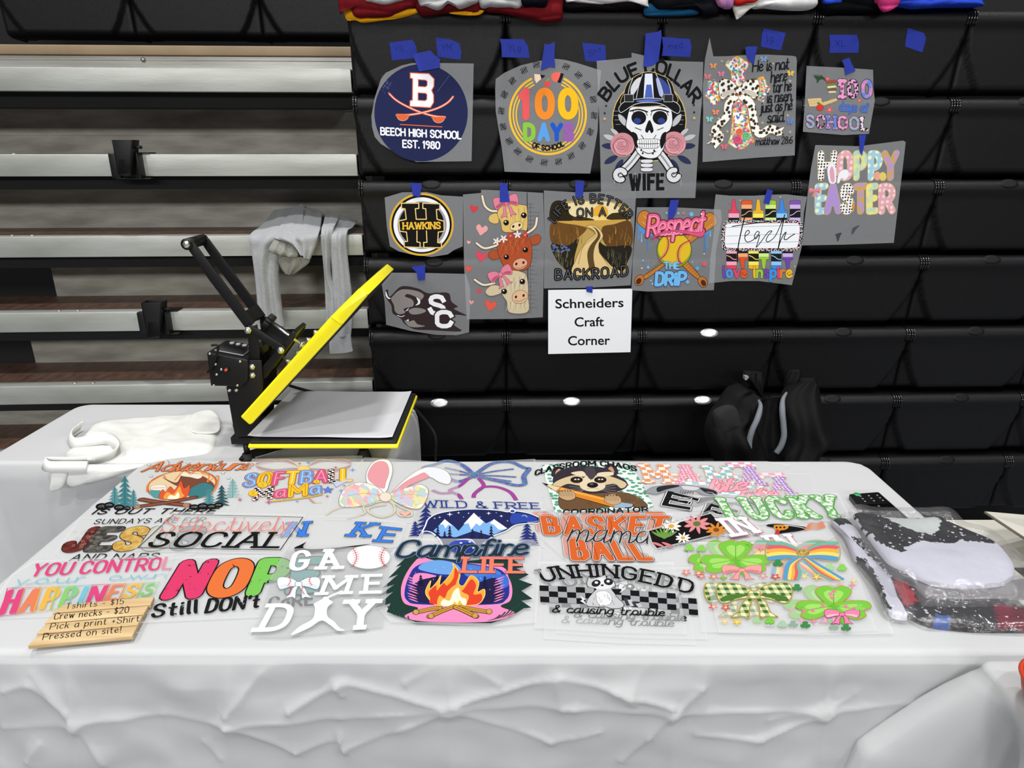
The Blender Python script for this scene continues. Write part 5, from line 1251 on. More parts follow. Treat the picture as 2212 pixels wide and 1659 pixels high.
# --- hawkins
p = wall('film with a round black and gold badge around a block letter H', W4, 1, "188 172 330 130 520 128 640 155 812 165 810 560 740 590 690 625 560 645 400 625 300 600 230 560 205 400")
p.part('badge').ell('#d9ad3a', 482, 386, 256, 250, n=60); p.ell('#151412', 482, 386, 240, 234, n=60); p.ell('#eceef2', 482, 388, 224, 218, n=60); p.ell('#9c98a0', 486, 392, 196, 190, n=60); p.ell('#151412', 482, 388, 180, 176, n=60)
Hp = "322 217 460 217 460 258 432 262 440 345 520 345 515 262 492 258 492 217 628 222 626 265 600 268 605 345 660 360 662 440 615 447 610 530 640 535 640 572 500 570 498 530 525 528 520 430 445 430 445 525 470 530 470 570 345 565 343 525 370 520 362 447 308 440 300 358 360 345 350 262 322 258"
p.part('lettering').poly('#151412', Hp, oc='#151412', ow=4); p.poly('#151412', Hp, oc='#e0bb52', ow=3.2); p.line('#f2ead0', Hp, 1.0, False, True)
p.poly('#151412', "312 368 652 366 654 434 316 436"); p.st('HAWKINS', '#e8b83c', "336 422 630 418", 48, 2.4, smooth=False, track=2.4, slab=.8)
p.done()
# --- three highland cows
p = wall('tall film with three highland cows peeking from a fence among hearts', W4, 2, "812 148 955 135 957 110 1100 115 1450 135 1460 500 1447 1125 1200 1138 842 1140 820 700")
for x, y, r, m in ((898, 262, 32, '#cf3f48'), (960, 428, 46, '#e6a3a2'), (857, 528, 15, '#e8b0ae'), (958, 640, 44, '#d64a5c'), (855, 738, 27, '#dc5a48'), (940, 918, 20, '#d6485c'), (877, 1005, 20, '#de9a94'), (1030, 1030, 46, '#dc5a48')): p.part('heart', True).shape('heart', m, x, y, r, r, 12, '#7c2a30', .4)
p.part('fence').line('#1d1b1a', "1322 135 1326 600 1330 1085", 2.2)
for k in range(26):
    y = 220 + 33 * k; p.line('#2a2826', [(1328, y), (1360 + rnd.uniform(0, 60), y + rnd.uniform(-8, 8))], .6)
    if k % 3 == 0: p.line('#2a2826', [(1350, y), (1350, y + 90)], .7)
def cow(col, dk, lt, head, ear, horns, eyes, muz, mcol, tufts, nm):
    p.part(nm)
    for q in horns: p.line('#241c18', q, 9); p.line('#e6d9bd', q, 6.5)
    for q in ear: p.poly(col, q, True, dk, 1)
    p.poly(col, head, True, dk, 1.3)
    for k, (a, b, c, d) in enumerate(tufts):
        for j in range(9):
            t = j / 8; x, y = a + (c - a) * t, b + (d - b) * t; p.line((dk, lt)[j % 2], [(x, y), (x + rnd.uniform(-14, 6), y + 38), (x + rnd.uniform(-22, 12), y + 75)], 1.1, taper=True)
    p.ell(mcol, *muz, rot=-18, oc=dk, ow=1.2)
    for s_ in (-.5, .45): p.ell('#3a2018', muz[0] + muz[2] * s_, muz[1] - 6 - s_ * 12, 9, 12, 25)
    p.line('#3a2018', [(muz[0] - 40, muz[1] + 28), (muz[0], muz[1] + 34), (muz[0] + 45, muz[1] + 10)], 1.2)
    for x, y, r in eyes: p.ell('#171210', x, y, r); p.ell('#f2efe9', x - 5, y - 7, r * .28)
cow('#d8b76a', '#5c4324', '#f0dca0', "1110 250 1180 225 1300 232 1322 262 1322 425 1280 430 1200 448 1130 440 1112 370 1085 300", ["1085 300 1030 310 1015 350 1050 378 1095 370"], ["965 160 985 235 1030 275 1078 280"], ((1155, 372, 22), (1296, 313, 23)), (1238, 402, 52, 36), '#e6cf9c', ((1120, 300, 1300, 250), (1150, 260, 1310, 330)), 'blonde_cow')
p.bow('#db7f96', '#b4546e', 1155, 212, 100, 110, '#6a2c3c', .9, rot=-12)
cow('#a8502c', '#4a1c10', '#d88a58', "1085 560 1150 492 1300 482 1352 530 1358 650 1330 735 1240 758 1160 742 1110 665", ["1095 600 1040 590 1012 630 1045 665 1105 650", "1340 500 1400 465 1432 490 1410 540 1350 545"], ["920 535 985 575 1080 552", "1400 335 1385 405 1325 455"], ((1157, 645, 21), (1308, 588, 21)), (1266, 700, 60, 44), '#dba184', ((1110, 520, 1320, 500), (1130, 560, 1330, 560)), 'red_cow')
for x, y in ((1160, 632), (1300, 590)): p.shape('heart', None or '#b8432c', x, y, 1, 1); p.line('#c8452f', [(x, y + 55), (x - 55, y), (x - 45, y - 40), (x - 10, y - 35), (x, y - 20), (x + 15, y - 40), (x + 48, y - 35), (x + 52, y), (x, y + 55)], 2.4)
for x, y, m in ((1080, 520, '#efe3e4'), (1135, 500, '#efe3e4'), (1190, 476, '#c8403c'), (1245, 466, '#efe3e4'), (1305, 470, '#c8403c')): p.shape('flower', m, x, y, 34, 34, rnd.uniform(0, 60), '#7a3a3a', .5); p.ell('#e6b85a', x, y, 6)
cow('#cdbd9c', '#5a4a38', '#efe6d0', "1120 800 1200 752 1300 772 1326 830 1332 960 1326 1082 1182 1086 1160 1000 1120 930", ["1110 880 1040 870 990 920 1030 955 1115 930"], ["905 825 975 866 1062 852"], ((1140, 918, 22), (1284, 840, 22)), (1265, 962, 64, 52), '#dcb592', ((1130, 830, 1310, 790), (1150, 1000, 1310, 1000), (1160, 850, 1300, 840)), 'cream_cow')
p.bow('#db7f96', '#b4546e', 1110, 782, 98, 100, '#6a2c3c', .9, rot=-25)
p.done()
# --- backroad
p = wall('film with a winding dirt road reading LIFE IS BETTER ON A BACKROAD', W4, 3, "1455 115 1620 125 1700 130 2190 118 2180 300 2165 600 2145 870 1800 890 1455 895 1460 500")
p.part('landscape').poly('#b99a55', "1520 350 1530 240 1620 205 1800 195 2000 205 2110 240 2145 350 2150 560 2120 700 2060 775 1700 785 1600 720 1540 640 1515 540", True)
p.poly('#e6d5a4', "1600 230 1800 205 2000 215 2090 300 2090 345 1560 350 1600 290", True); p.ell('#e2a93c', 1905, 290, 62, 58); p.poly('#f0cf7a', "1860 320 1960 318 1950 348 1860 348")
p.poly('#2c2416', "1510 360 1510 240 1560 195 1640 220 1660 300 1720 340 1640 362", True); p.poly('#3a2f1a', "1960 345 1990 300 2060 290 2120 280 2140 345", True); p.poly('#3a2f1a', "1680 352 1720 320 1790 330 1850 345 1840 356", True)
p.poly('#c79d4a', "1520 360 1800 355 2140 345 2140 380 1900 400 1760 400 1520 380")
p.poly('#6a4822', "1512 378 1640 380 1760 400 1795 425 1720 500 1640 560 1520 540", True); p.poly('#5e4120', "1920 410 2010 385 2145 365 2150 560 2000 580 1930 520", True)
p.poly('#26231a', "1515 540 1640 555 1730 500 1700 640 1680 780 1600 720 1540 640", True); p.poly('#24211a', "1890 520 1960 560 2148 560 2120 690 2060 770 1960 680 1895 600", True)
for k in range(46):
    L_ = k % 2; x = rnd.uniform(1520, 1760) if L_ else rnd.uniform(1950, 2140); y = rnd.uniform(410, 540); p.line(('#b07a34', '#3a2812', '#d09a4a')[k % 3], [(x, y + 40), (x + 4, y), (x + rnd.uniform(-16, 16), y - 22)], 1.1, taper=True)
for k in range(40):
    L_ = k % 2; x = rnd.uniform(1530, 1680) if L_ else rnd.uniform(1960, 2110); y = rnd.uniform(600, 730); p.line(('#6f7350', '#8f8a62')[k % 2], [(x, y + 30), (x + 6, y - 10), (x + rnd.uniform(-20, 24), y - 30)], 1.2, taper=True)
for k in range(18): p.ell('#5a6a9c', rnd.uniform(1520, 1660), rnd.uniform(545, 610), 10, 8, n=10)
p.poly('#dcc084', "1790 400 1855 395 1905 432 1925 482 1892 540 1905 620 1990 715 2060 775 1700 785 1712 660 1785 530 1862 462 1840 425", True, '#4c3818', 1)
p.poly('#5a4526', "1840 402 1868 430 1880 480 1820 560 1800 640 1830 780 1870 780 1850 650 1862 560 1905 480 1880 425", True)
for q in ("1800 405 1870 470 1770 560 1730 700", "1890 600 1960 700 2020 770"): p.line('#8f6f3c', q, 1.6)
for t_, b_, h_, ar in (('LIFE IS BETTER', "1545 372 1600 292 1700 232 1830 212 1960 228 2060 282 2118 345", 66, True), ('ON A', "1722 322 1945 316", 62, False), ('BACKROAD', "1548 822 1830 816 2120 790", 78, True)):
    p.part('lettering', True).st(t_, '#101012', b_, h_, 2.9, arc=ar, track=3.4, space=5); p.st(t_, '#77797c', b_, h_, .5, arc=ar, track=3.4, space=5)
p.done()
# --- respect the drip
p = wall('film with crossed bats and softball reading Respect THE DRIP', W5, 1, "180 340 560 340 1090 365 1100 480 1040 800 1015 1240 650 1245 300 1255 120 1240 135 900 160 600")
p.part('drips')
for k in range(26):
    x = 200 + 31 * k; L_ = rnd.uniform(90, 360) * (.6 + .4 * abs(x - 590) / 400); m = ('#4f8fd0', '#6fb0e4', '#cf4a68', '#3f78bc')[k % 4]
    p.line(m, [(x, 520), (x, 520 + L_)], rnd.uniform(2.2, 4)); p.ell(m, x, 522 + L_, 9, 15, n=12)
p.poly('#4f8fd0', "200 500 420 560 760 560 980 500 960 620 800 660 420 660 230 620", True)
p.part('bats')
for q, kn, a in (("190 440 225 388 300 390 480 560 690 880 862 1085 828 1112 640 940 440 700 240 560 185 500", (893, 1150), -30), ("1045 460 1000 408 930 412 760 570 520 890 258 1082 285 1112 490 960 800 700 1000 560 1050 510", (207, 1130), 30)):
    p.poly('#c07a34', q, True, '#3a1c10', 1.6); p.ell('#b5703a', kn[0], kn[1], 62, 48, a + 90, oc='#3a1c10', ow=1.4); p.ell('#4a2a18', kn[0] + (-8 if a > 0 else 8), kn[1] + 12, 36, 26, a + 90)
for q in ("250 430 420 590 560 800", "240 500 380 620", "980 450 820 590 660 800", "1000 520 860 630"): p.line('#e0a860', q, 2)
for k in range(7): p.line('#8a4f24', [(690 + 22 * k, 955 + 22 * k), (725 + 22 * k, 930 + 22 * k)], 1.6); p.line('#8a4f24', [(440 - 22 * k, 955 + 20 * k), (412 - 22 * k, 930 + 20 * k)], 1.6)
p.part('softball').ell('#7f9a2c', 583, 805, 188, 192, oc='#2c3a18', ow=1.4, n=50); p.ell('#dcb728', 586, 790, 176, 168, n=50)
for q, d in (("500 645 520 720 510 800 470 870 420 910", 1), ("745 700 660 750 625 830 630 910 660 950", -1)):
    p.line('#7a1c44', q, 3); P_ = catmull(nums(q), False, 4)
    for x, y in P_[::1]: p.line('#c03a64', [(x - 20, y - 10 * d), (x, y), (x + 22, y - 10 * d)], 1.5)
p.part('lettering').st('Respect', '#e0628a', "292 650 900 600", 215, 1.9, o=('#5a1634', .45), script=True, track=.9, shear=.2); p.st('Respect', '#f2a3ba', "292 660 900 610", 215, .45, script=True, track=.9, shear=.2)
p.poly('#d9547e', "330 692 420 620 600 585 800 610 900 600 905 570 920 600 880 660 760 640 600 605 450 630", True, '#5a1634', 1)
p.part('lettering', True).st('THE', '#7fbce8', "478 1002 632 1008", 66, 2.6, o=('#1f3a70', .5)); p.st('DRiP', '#6fb4e8', "385 1182 700 1176", 130, 2.7, o=('#1a3468', .45), shear=.1)
p.part('bubbles')
for x, y, r, m in ((770, 415, 22, '#6fb0e4'), (683, 403, 13, '#d86a84'), (500, 402, 10, '#7fbce8'), (628, 405, 11, '#7fbce8'), (878, 412, 9, '#e4e8ee'), (908, 952, 24, '#d8566c'), (835, 1002, 20, '#5f9fd8'), (245, 918, 12, '#6fb0e4'), (300, 990, 16, '#6fb0e4'), (728, 1150, 18, '#6fb0e4'), (738, 1095, 8, '#d86a84'), (330, 1136, 11, '#6fb0e4'), (232, 1000, 8, '#d0d8e4'), (780, 935, 8, '#7fbce8'), (908, 845, 7, '#d0d8e4'), (346, 1170, 7, '#d0d8e4')): p.ell(m, x, y, r, r * 1.1, n=14)
p.done()
# --- teach love inspire
p = wall('film with crayons above and below a notebook plaque reading Teach love inspire', W5, 2, "1033 200 1200 215 1450 215 1600 205 1800 200 2025 225 1990 400 1970 750 1960 800 1860 1185 1500 1140 1200 1140 960 1165 975 900 1015 600 1015 360")
def crayon(x, y0, y1, w_, col, lt, tip, down=False):
    s_ = 1 if not down else -1; top, bot = (y0, y1) if not down else (y1, y0); h_ = abs(y1 - y0)
    p.part('crayon', True)
    def Y(t): return top + s_ * h_ * t
    if tip: p.poly(col, [(x - w_, Y(.62)), (x - w_, Y(.5)), (x - w_ * .5, Y(.5)), (x - w_ * .28, Y(.06)), (x, Y(0)), (x + w_ * .28, Y(.06)), (x + w_ * .5, Y(.5)), (x + w_, Y(.5)), (x + w_, Y(.62))], False, '#3a2a2a', .8); a = .62
    else: p.poly(col, [(x - w_, Y(.2)), (x - w_, Y(.03)), (x, Y(0)), (x + w_, Y(.03)), (x + w_, Y(.2))], False, '#3a2a2a', .8); a = .2
    b = a + .2; p.poly(lt, [(x - w_, Y(a)), (x + w_, Y(a)), (x + w_, Y(b)), (x - w_, Y(b))], oc='#3a2a2a', ow=.6)
    p.poly('#1b1a1c', [(x - w_, Y(b)), (x + w_, Y(b)), (x + w_, Y(min(1, b + .4))), (x - w_, Y(min(1, b + .4)))])
    if b + .4 < 1.0: p.line(lt, [(x - w_ * .9, Y(b + .3)), (x - w_ * .3, Y(b + .24)), (x + w_ * .3, Y(b + .12)), (x + w_ * .9, Y(b + .1))], 2.4); p.poly(lt, [(x - w_, Y(b + .4)), (x + w_, Y(b + .4)), (x + w_, Y(1)), (x - w_, Y(1))])
for x, c, l, t_ in ((1230, '#d64460', '#eba5bb', 1), (1370, '#d95a2c', '#f0a878', 0), (1495, '#e8b02c', '#f2e45c', 1), (1630, '#98c43a', '#cfe88a', 0), (1750, '#3f86dc', '#8fc4f2', 1), (1895, '#7a54ac', '#c9aee0', 0)): crayon(x, 248 if t_ else 262, 500, 58, c, l, t_)
for x, c, l, t_ in ((1205, '#d64460', '#eba5bb', 0), (1325, '#d9512c', '#f0a878', 1), (1445, '#e8b02c', '#f2e45c', 0), (1555, '#98c43a', '#cfe88a', 1), (1690, '#3f86dc', '#8fc4f2', 0), (1815, '#6b48a8', '#c9aee0', 1)): crayon(x, 800, 1012, 56, c, l, t_, True)
p.part('plaque').poly('spk:#161618:#ece9ea:230', "1150 485 1300 480 1800 478 1930 482 1972 520 1975 640 1950 760 1900 812 1700 815 1250 815 1130 805 1096 750 1094 640 1110 530", True)
p.poly('#eef0f4', "1170 518 1400 512 1880 510 1930 520 1945 560 1938 680 1920 760 1880 782 1500 785 1190 782 1140 765 1132 690 1140 570", True, '#c8566c', 1.2)
for y in (545, 637, 722): p.line('#7f9fc4', [(1142, y + 16), (1500, y + 2), (1942, y - 10)], 1.4)
p.part('lettering').line('#121214', "1212 547 1400 520 1625 494", 2.8); p.line('#121214', "1350 430 1310 600 1275 780 1270 930", 3.6)
p.line('#121214', "1350 655 1395 620 1388 590 1360 610 1348 670 1370 715 1430 700 1490 640 1505 612 1480 604 1452 650 1466 682 1508 640 1490 720 1474 772 1520 720 1600 612 1642 600 1600 650 1580 700 1610 712 1680 650 1750 500 1785 420", 2.6)
p.line('#121214', "1780 425 1745 600 1708 805 1730 720 1768 640 1795 612 1775 680 1800 690 1840 660 1888 630", 3.0)
p.part('lettering', True).multi('love inspire', ['#6b4aa5', '#4a94dc', '#d6486a', '#dc5a2c', None, '#e8b62c', '#98c43a', '#6b4aa5', '#3f8fe0', '#d6486a', '#dc7a3a', '#e8b62c'], "1120 1098 1855 1098", 116, w=2.3, o=('#33302f', .25), gap=.2)
p.part('sparkles')
for x, y, m in ((1182, 295, '#c0564c'), (1815, 268, '#c87a4c'), (1300, 265, '#d8d8da'), (1735, 228, '#d8d8da'), (1890, 982, '#e2c890'), (1125, 962, '#b85a4c'), (1597, 997, '#c86a6c')): p.shape('spark', m, x, y, 13)
p.done()
# --- bison SC
p = wall('film with gray bison head and white letters SC', W4, 1, "150 770 500 772 835 780 870 900 860 1245 760 1268 600 1265 400 1235 200 1185 188 1000")
DK = '#352a2b'
p.part('bison').poly(DK, "230 960 320 880 450 895 540 935 690 930 720 1000 770 1040 742 1060 842 1112 742 1108 735 1180 795 1237 560 1228 430 1222 350 1180 320 1140 285 1115 250 1090 240 1030 205 980 190 945 195 912 215 908", True)
p.poly('#8b8583', "250 960 320 905 440 915 500 950 470 990 430 960 370 940 350 960 400 980 420 1010 410 1040 380 1045 340 1060 350 1090 300 1100 270 1075 262 1030 240 985", True); p.poly('#8b8583', "345 1150 380 1160 420 1150 450 1180 510 1195 440 1205 380 1195", True); p.poly('#8b8583', "380 1070 430 1050 500 1060 515 1080 460 1100 400 1100", True)
p.poly('#f0f0f2', "438 965 470 985 468 1020 430 1032 452 1005", True, DK, 1.4); p.poly('#f0f0f2', "198 918 214 960 236 975 216 978 196 950", True); p.poly('#f0f0f2', "350 1080 385 1045 372 1072", oc=DK, ow=1)
p.line('#f0f0f2', "290 1110 320 1120 345 1112", 2); p.poly('#f0f0f2', "360 1150 378 1140 380 1158")
p.part('lettering').st('S', '#f3f3f6', "552 1096 660 1096", 136, 2.6, o=(DK, .9), smooth=False, rnd=False); p.st('C', '#f3f3f6', "606 1196 716 1196", 112, 3.1, o=(DK, .9), smooth=False, rnd=False)
p.done()
# --- paper sign
p = Print('paper_sign', 'white paper sign with three lines of black text, taped below the prints', 'sign', WALLP, 1, "1490 908 2160 897 2145 1403 1490 1418", W4, mat('white_copy_paper', '#e9ebee', .8, spec=.15), base=.0002)
p.parts['sheet'] = p.parts.pop('film')
for t_, b_ in (('Schneiders', "1550 1054 2088 1043"), ('Craft', "1702 1199 1932 1195"), ('Corner', "1650 1348 1980 1343")): p.part('lettering', True).ft(t_, '#151517', b_, 76, .016)
p.done()
# --- blue painter's tape
AF = Plane(SP.w(0, rowz[0] - .054 - 1, -.0055), SP.ex, (SP.ey * .158 + SP.n * .012))
M_tape = mat('blue_painters_tape', '#22349f', .6, spec=.25, noise_amt=.12, nscale=60, bump=.3, bscale=300)
def tape(label, T, outline, txt=None, base=None, h=0, plane=None, lvl=5):
    p = Print('painters_tape', label, 'tape', plane or WALLP, lvl if plane is None else 0, outline, T, M_tape, group='blue tape pieces on the bleachers', base=.0004)
    p.parts['strip'] = p.parts.pop('film')
    if txt: p.part('writing').st(txt, '#141c54', base, h, .7)
    p.done()
tape('blue tape marked YS above the round school seal', W1, "380 345 565 322 595 370 612 470 400 490", 'YS', "418 420 495 415", 42, AF)
tape('blue tape marked YM above the round school seal', W1, "755 303 870 320 945 350 962 420 955 485 770 460", 'YM', "805 410 880 402", 48, AF)
tape('blue tape holding the round school seal', W1, "570 450 615 430 715 410 740 440 790 480 790 550 620 582 600 520")
tape('blue tape marked YLg', W1, "1270 315 1465 318 1500 370 1515 470 1290 463 1285 360", 'YLg', "1345 415 1440 410", 50, AF)
tape('blue tape holding the tally mark ring print', W1, "1635 355 1665 362 1718 340 1715 480 1722 550 1680 540 1605 572 1618 470")
tape('blue tape marked SM', W1, "1940 345 2128 365 2133 470 2125 505 1965 495", 'SM', "1990 460 2085 432", 48, AF)
tape('tall blue tape holding the hard hat skull print', W2, "505 275 600 262 632 245 635 300 610 500 560 535 485 548")
tape('blue tape marked med', W2, "640 300 868 318 882 380 870 465 640 455 650 380", 'med', "690 405 805 390", 52, AF)
tape('blue tape marked lg above the verse print', W2, "1470 230 1648 268 1608 412 1445 380 1455 270", 'lg', "1495 345 1545 340", 55, AF)
tape('blue tape holding the cross print', W2, "1315 385 1340 378 1415 380 1400 440 1385 525 1340 490 1320 440")
tape('blue tape marked XL', W3, "905 47 1090 47 1105 100 1100 168 905 168 910 110", 'XL', "945 128 1010 125", 42, AF)
tape('unmarked blue tape alone at the far right', W3, "1430 0 1540 35 1555 70 1530 167 1412 125", plane=AF)
tape('blue tape holding the small hibiscus print', W3, "985 220 1035 200 1050 240 1078 290 1010 318 1005 270")
tape('narrow blue tape holding the pastel bunny ear print', W3, "1100 720 1148 718 1132 800 1120 858 1105 830")
tape('blue tape holding the crayon print', W5, "1590 140 1652 160 1610 310 1550 290 1575 190")
tape('blue tape holding the crossed bats print', W5, "540 260 635 258 600 400 570 460 515 465 520 370")
tape('blue tape holding the black and gold H badge', W4, "388 55 485 60 470 170 412 155 405 100")
tape('blue tape holding the three cows print', W4, "1105 55 1160 58 1185 205 1105 210")
tape('blue tape holding the winding road print', W4, "1705 45 1775 38 1765 165 1705 170")
tape('blue tape holding the bison print', W4, "398 722 512 708 510 825 455 830 445 770")
tape('small blue tape holding the paper sign', W4, "1788 880 1845 877 1840 930 1795 920")
# ================================================================ SHEETS LYING ON THE TABLE
T1, T2, T3 = (0, 860, 2.963), (600, 960, 3.687), (1120, 960, 2.989)
GT = 'print sheets spread on the front table'
M_filmD = film_mat('grey_transfer_film', '#c2c4c6', .34, rough=.3)
def flat(label, T, lvl, outline, film=None, ws=.66):
    p = Print('transfer_print', label, 'print sheet', TABLE, lvl, outline, T, film or M_filmT, False, GT, base=.0009); p.ws = ws; p.dim = .80; return p
K1 = '#161618'
# --- adventure is out there
p = flat('sheet with a campfire ring and pines reading Adventure IS OUT THERE', T1, 1, "945 400 1640 415 1560 600 1490 765 800 790 500 778 590 690 830 510")
p.part('landscape').ell('#e9cfa6', 1165, 560, 222, 92, -6, '#c26a34', 5); p.poly('#7c4a36', "1040 510 1130 545 1180 478 1290 500 1372 560 1330 610 1250 640 1200 590 1120 560", True, K1, .6); p.poly('#efe6d2', "1160 500 1180 478 1290 498 1270 520 1220 510", True)
p.poly('#3f7d82', "1200 600 1300 545 1370 575 1330 625 1240 648", True, K1, .6); p.poly('#5a9a9c', "955 600 1020 590 1030 640 985 640", True); p.poly('#f2e8d8', "975 565 1055 560 1062 590 972 592", True, K1, .7); p.line('#d9683a', "975 580 1060 578", 2)
p.line('#e8854a', "1120 530 1180 470 1230 490 1275 415 1290 480 1340 500 1330 540 1395 500 1390 560 1360 610 1300 640", 3.4); p.line('#e8854a', "940 600 950 555 1010 515 1050 500 1060 520", 3.4)
p.part('fire').poly('#df5a36', "1022 648 1040 590 1060 605 1090 570 1120 590 1160 532 1180 580 1215 560 1205 625 1150 650", True, '#5a1c10', .8); p.poly('#f0a24a', "1050 648 1070 605 1110 620 1150 570 1165 610 1180 630 1140 648", True); p.poly('#fbf3d8', "1075 648 1090 625 1120 630 1140 605 1150 635 1130 650", True)
for q, e in (("905 652 1000 668 1200 690", (1192, 690)), ("1245 640 1080 672 870 700", (878, 698))):
    p.part('log', True).line('#2a1410', q, 17); p.line('#7a4534', q, 14); p.line('#a4705c', q, 2); p.ell('#b98a6c', e[0], e[1], 22, 15, oc='#2a1410', ow=.8); p.ring('#7a4534', e[0], e[1], 12, 8, .8)
for x, y, h, w_, m in ((800, 695, 195, 70, '#3f7f86'), (735, 690, 120, 55, '#4f9097'), (855, 690, 100, 40, '#4f9097'), (1340, 690, 110, 55, '#4f9097'), (1420, 690, 130, 55, '#33565e'), (1490, 640, 120, 60, '#8fb8ba')): p.part('pine', True).pine(m, x, y, h, w_, 6); p.line('#24454a', [(x, y), (x, y - h)], .7)
for x, y, r in ((655, 700, 42), (700, 690, 34), (765, 706, 36), (815, 710, 24), (1245, 704, 34), (1300, 698, 38), (1355, 700, 34), (1400, 690, 30)):
    p.part('bush', True).ell(K1, x, y, r, r * .55); p.ring('#e8e8e8', x, y + 4, r * .55, r * .3, .7, 190, 340); p.ring('#e8e8e8', x, y + 6, r * .28, r * .16, .6, 190, 340)
p.part('lettering').st('Adventure', '#e8804a', "912 474 1590 462", 58, 1.6, o=('#4a2414', .4), script=True, track=1.2, shear=.5)
p.part('lettering', True).st('IS OUT THERE', K1, "590 748 1365 742", "622 716 1395 712", 3.0, shear=.1, track=3)
p.part('moon').ring('#c26a34', 1060, 420, 24, 18, 1.4, -80, 100)
for x, y in ((955, 432), (966, 505), (1205, 420), (1395, 432), (1428, 484), (1465, 518), (1578, 420)): p.part('star', True).shape('star', '#f4f4f2', x, y, 15, 9, 0, K1, .7)
p.done()
# --- softball mama
p = flat('sheet with a ribbon bow over bright letters SOFTBALL MAMA', T2, 2, "-200 120 675 95 700 300 620 590 -420 560")
p.part('ribbon_bow')
for k, m in enumerate(('#e8b04a', '#d96a9a', '#7fb4e0', '#a98ad0', '#f0d27a')):
    d = 5 * k; p.line(m, f"200 {195 + d} 320 {150 - d} 470 {122 + d} 575 {140 + d} 560 {195 - d} 440 {222 - d} 300 {215 - d} 205 200", 2.2); p.line(m, f"200 {195 + d} 90 {150 - d} -60 {128 + d} -165 {150 + d} -150 {200 - d} -30 {222 - d} 110 {212 - d} 200 200", 2.2)
    p.line(m, f"200 205 {120 - d} 250 {20 - d} 280", 2); p.line(m, f"210 205 {300 + d} 250 {380 + d} 260", 2)
    p.line(m, f"{240 + d} 430 {280 + d} 470 350 468", 1.6)
p.poly('#f0d27a', "170 185 240 185 250 215 165 215", True, '#b8863a', .8)
B, Pk, Y, CK = '#6fa0dc', '#de5a8c', '#edc92c', 'check:#f4f4f4:#161618:130'
p.part('lettering').multi('SOFTBALL', [B, Y, Pk, Y, B, Pk, CK, Y], "-262 340 575 296", 92, w=3.2, o=('#b8502c', .4), gap=.3); p.multi('SOFTBALL', ['#d8ecfa', '#c8452c', '#f6c6d8', '#f8ecb0', '#d8ecfa', '#f6c6d8', '#161618', '#f8ecb0'], "-262 340 575 296", 92, w=.4, gap=.3)
p.part('lettering', True).multi('MaMa', [CK, Pk, Y, B], "-180 448 335 400", 84, w=3.2, o=('#b8502c', .4), gap=.3); p.multi('MaMa', ['#161618', '#f6c6d8', '#c8702c', '#d8ecfa'], "-180 448 335 400", 84, w=.4, gap=.3)
p.part('softballs')
for x, y, r in ((-120, 330, 40), (-195, 400, 38), (310, 306, 26)): p.ell('#edc92c', x, y, r, r * .62, oc='#b8502c', ow=.8); p.ring('#c8452c', x - r * .6, y, r * .5, r * .5, .7, -60, 60); p.ring('#c8452c', x + r * .6, y, r * .5, r * .5, .7, 120, 240)
p.part('bat').line('#b8502c', "-40 462 200 436 350 408", 6); p.line('#edc92c', "-40 462 200 436 350 408", 4.4)
for x, y, m, r in ((245, 152, B, 26), (175, 160, '#d0547a', 18), (462, 192, '#d0547a', 20), (598, 212, B, 28), (530, 338, '#d0547a', 18), (505, 378, B, 24), (395, 422, '#d0547a', 20), (155, 462, B, 20), (-300, 450, '#d0547a', 26), (-250, 345, B, 20), (-70, 470, '#d0547a', 34)): p.part('star', True).shape('spark', m, x, y, r, r * .62)
p.shape('star', '#5f7fd0', 400, 372, 50, 32, 0, '#3a4a8a', .6); p.part('pennant').poly('#c8d0ec', "440 310 560 300 465 350", False, '#6a78b4', .6)
p.done()
# --- bunny ear bow
p = flat('sheet with a pastel checked bow topped by pink bunny ears', T2, 3, "690 110 1455 160 1430 430 1150 640 370 610 430 400")
p.part('bunny_ears').poly('#f4f3f2', "850 392 722 330 706 240 755 155 830 128 895 145 916 215 892 310", True, '#7a6650', 1); p.poly('#eba0a8', "838 362 732 300 722 232 770 160 830 142 872 165 886 230 862 310", True, '#8a6a60', .6)
p.poly('#f4f3f2', "905 398 1000 300 1110 220 1210 190 1330 215 1380 275 1362 325 1290 312 1200 268 1100 312 950 392", True, '#7a6650', 1); p.poly('#eba0a8', "930 388 1010 312 1120 252 1170 235 1205 268 1090 318", True, '#8a6a60', .6); p.poly('#eef1f8', "1170 228 1220 205 1320 225 1362 275 1340 312 1260 290", True)
PC = ('#f0c0b8', '#bcd8e8', '#f2e2a8', '#c4dcb8', '#efb4b8', '#d8c8e4')
L_, R_ = "845 402 780 342 650 312 545 352 492 432 500 500 580 510 720 490 830 440", "880 412 980 372 1130 330 1198 372 1180 460 1130 522 1030 512 905 450"
p.part('bow')
for q in ("820 450 720 495 560 500 440 535 390 570", "840 460 690 500 690 560 560 600", "880 450 930 500 920 560 830 590 740 560 720 530 760 505 860 490", "890 450 980 510 1060 545 1060 580 980 580 950 545"): p.line('#a8926c', q, 5); p.line('#f0dcc8', q, 3.6); p.line('#c8d8b8', q, 1.2)
for q in (L_, R_): p.poly('#f4efe6', q, True, '#9a8660', 1.4); confetti(p, q, PC, 75, 26, 17, 'rect', 3); p.line('#9a8660', nums(q), 1.4, True, True)
p.ell('#eedfce', 858, 430, 48, 38, oc='#9a8660', ow=1); p.shape('heart', '#f0b8ac', 1015, 562, 40, 24, 0, '#b8866c', .6)
for q in ("560 420 700 400 820 420", "1150 420 1040 410 910 430"): p.line('#9a8660', q, .8)
p.done()
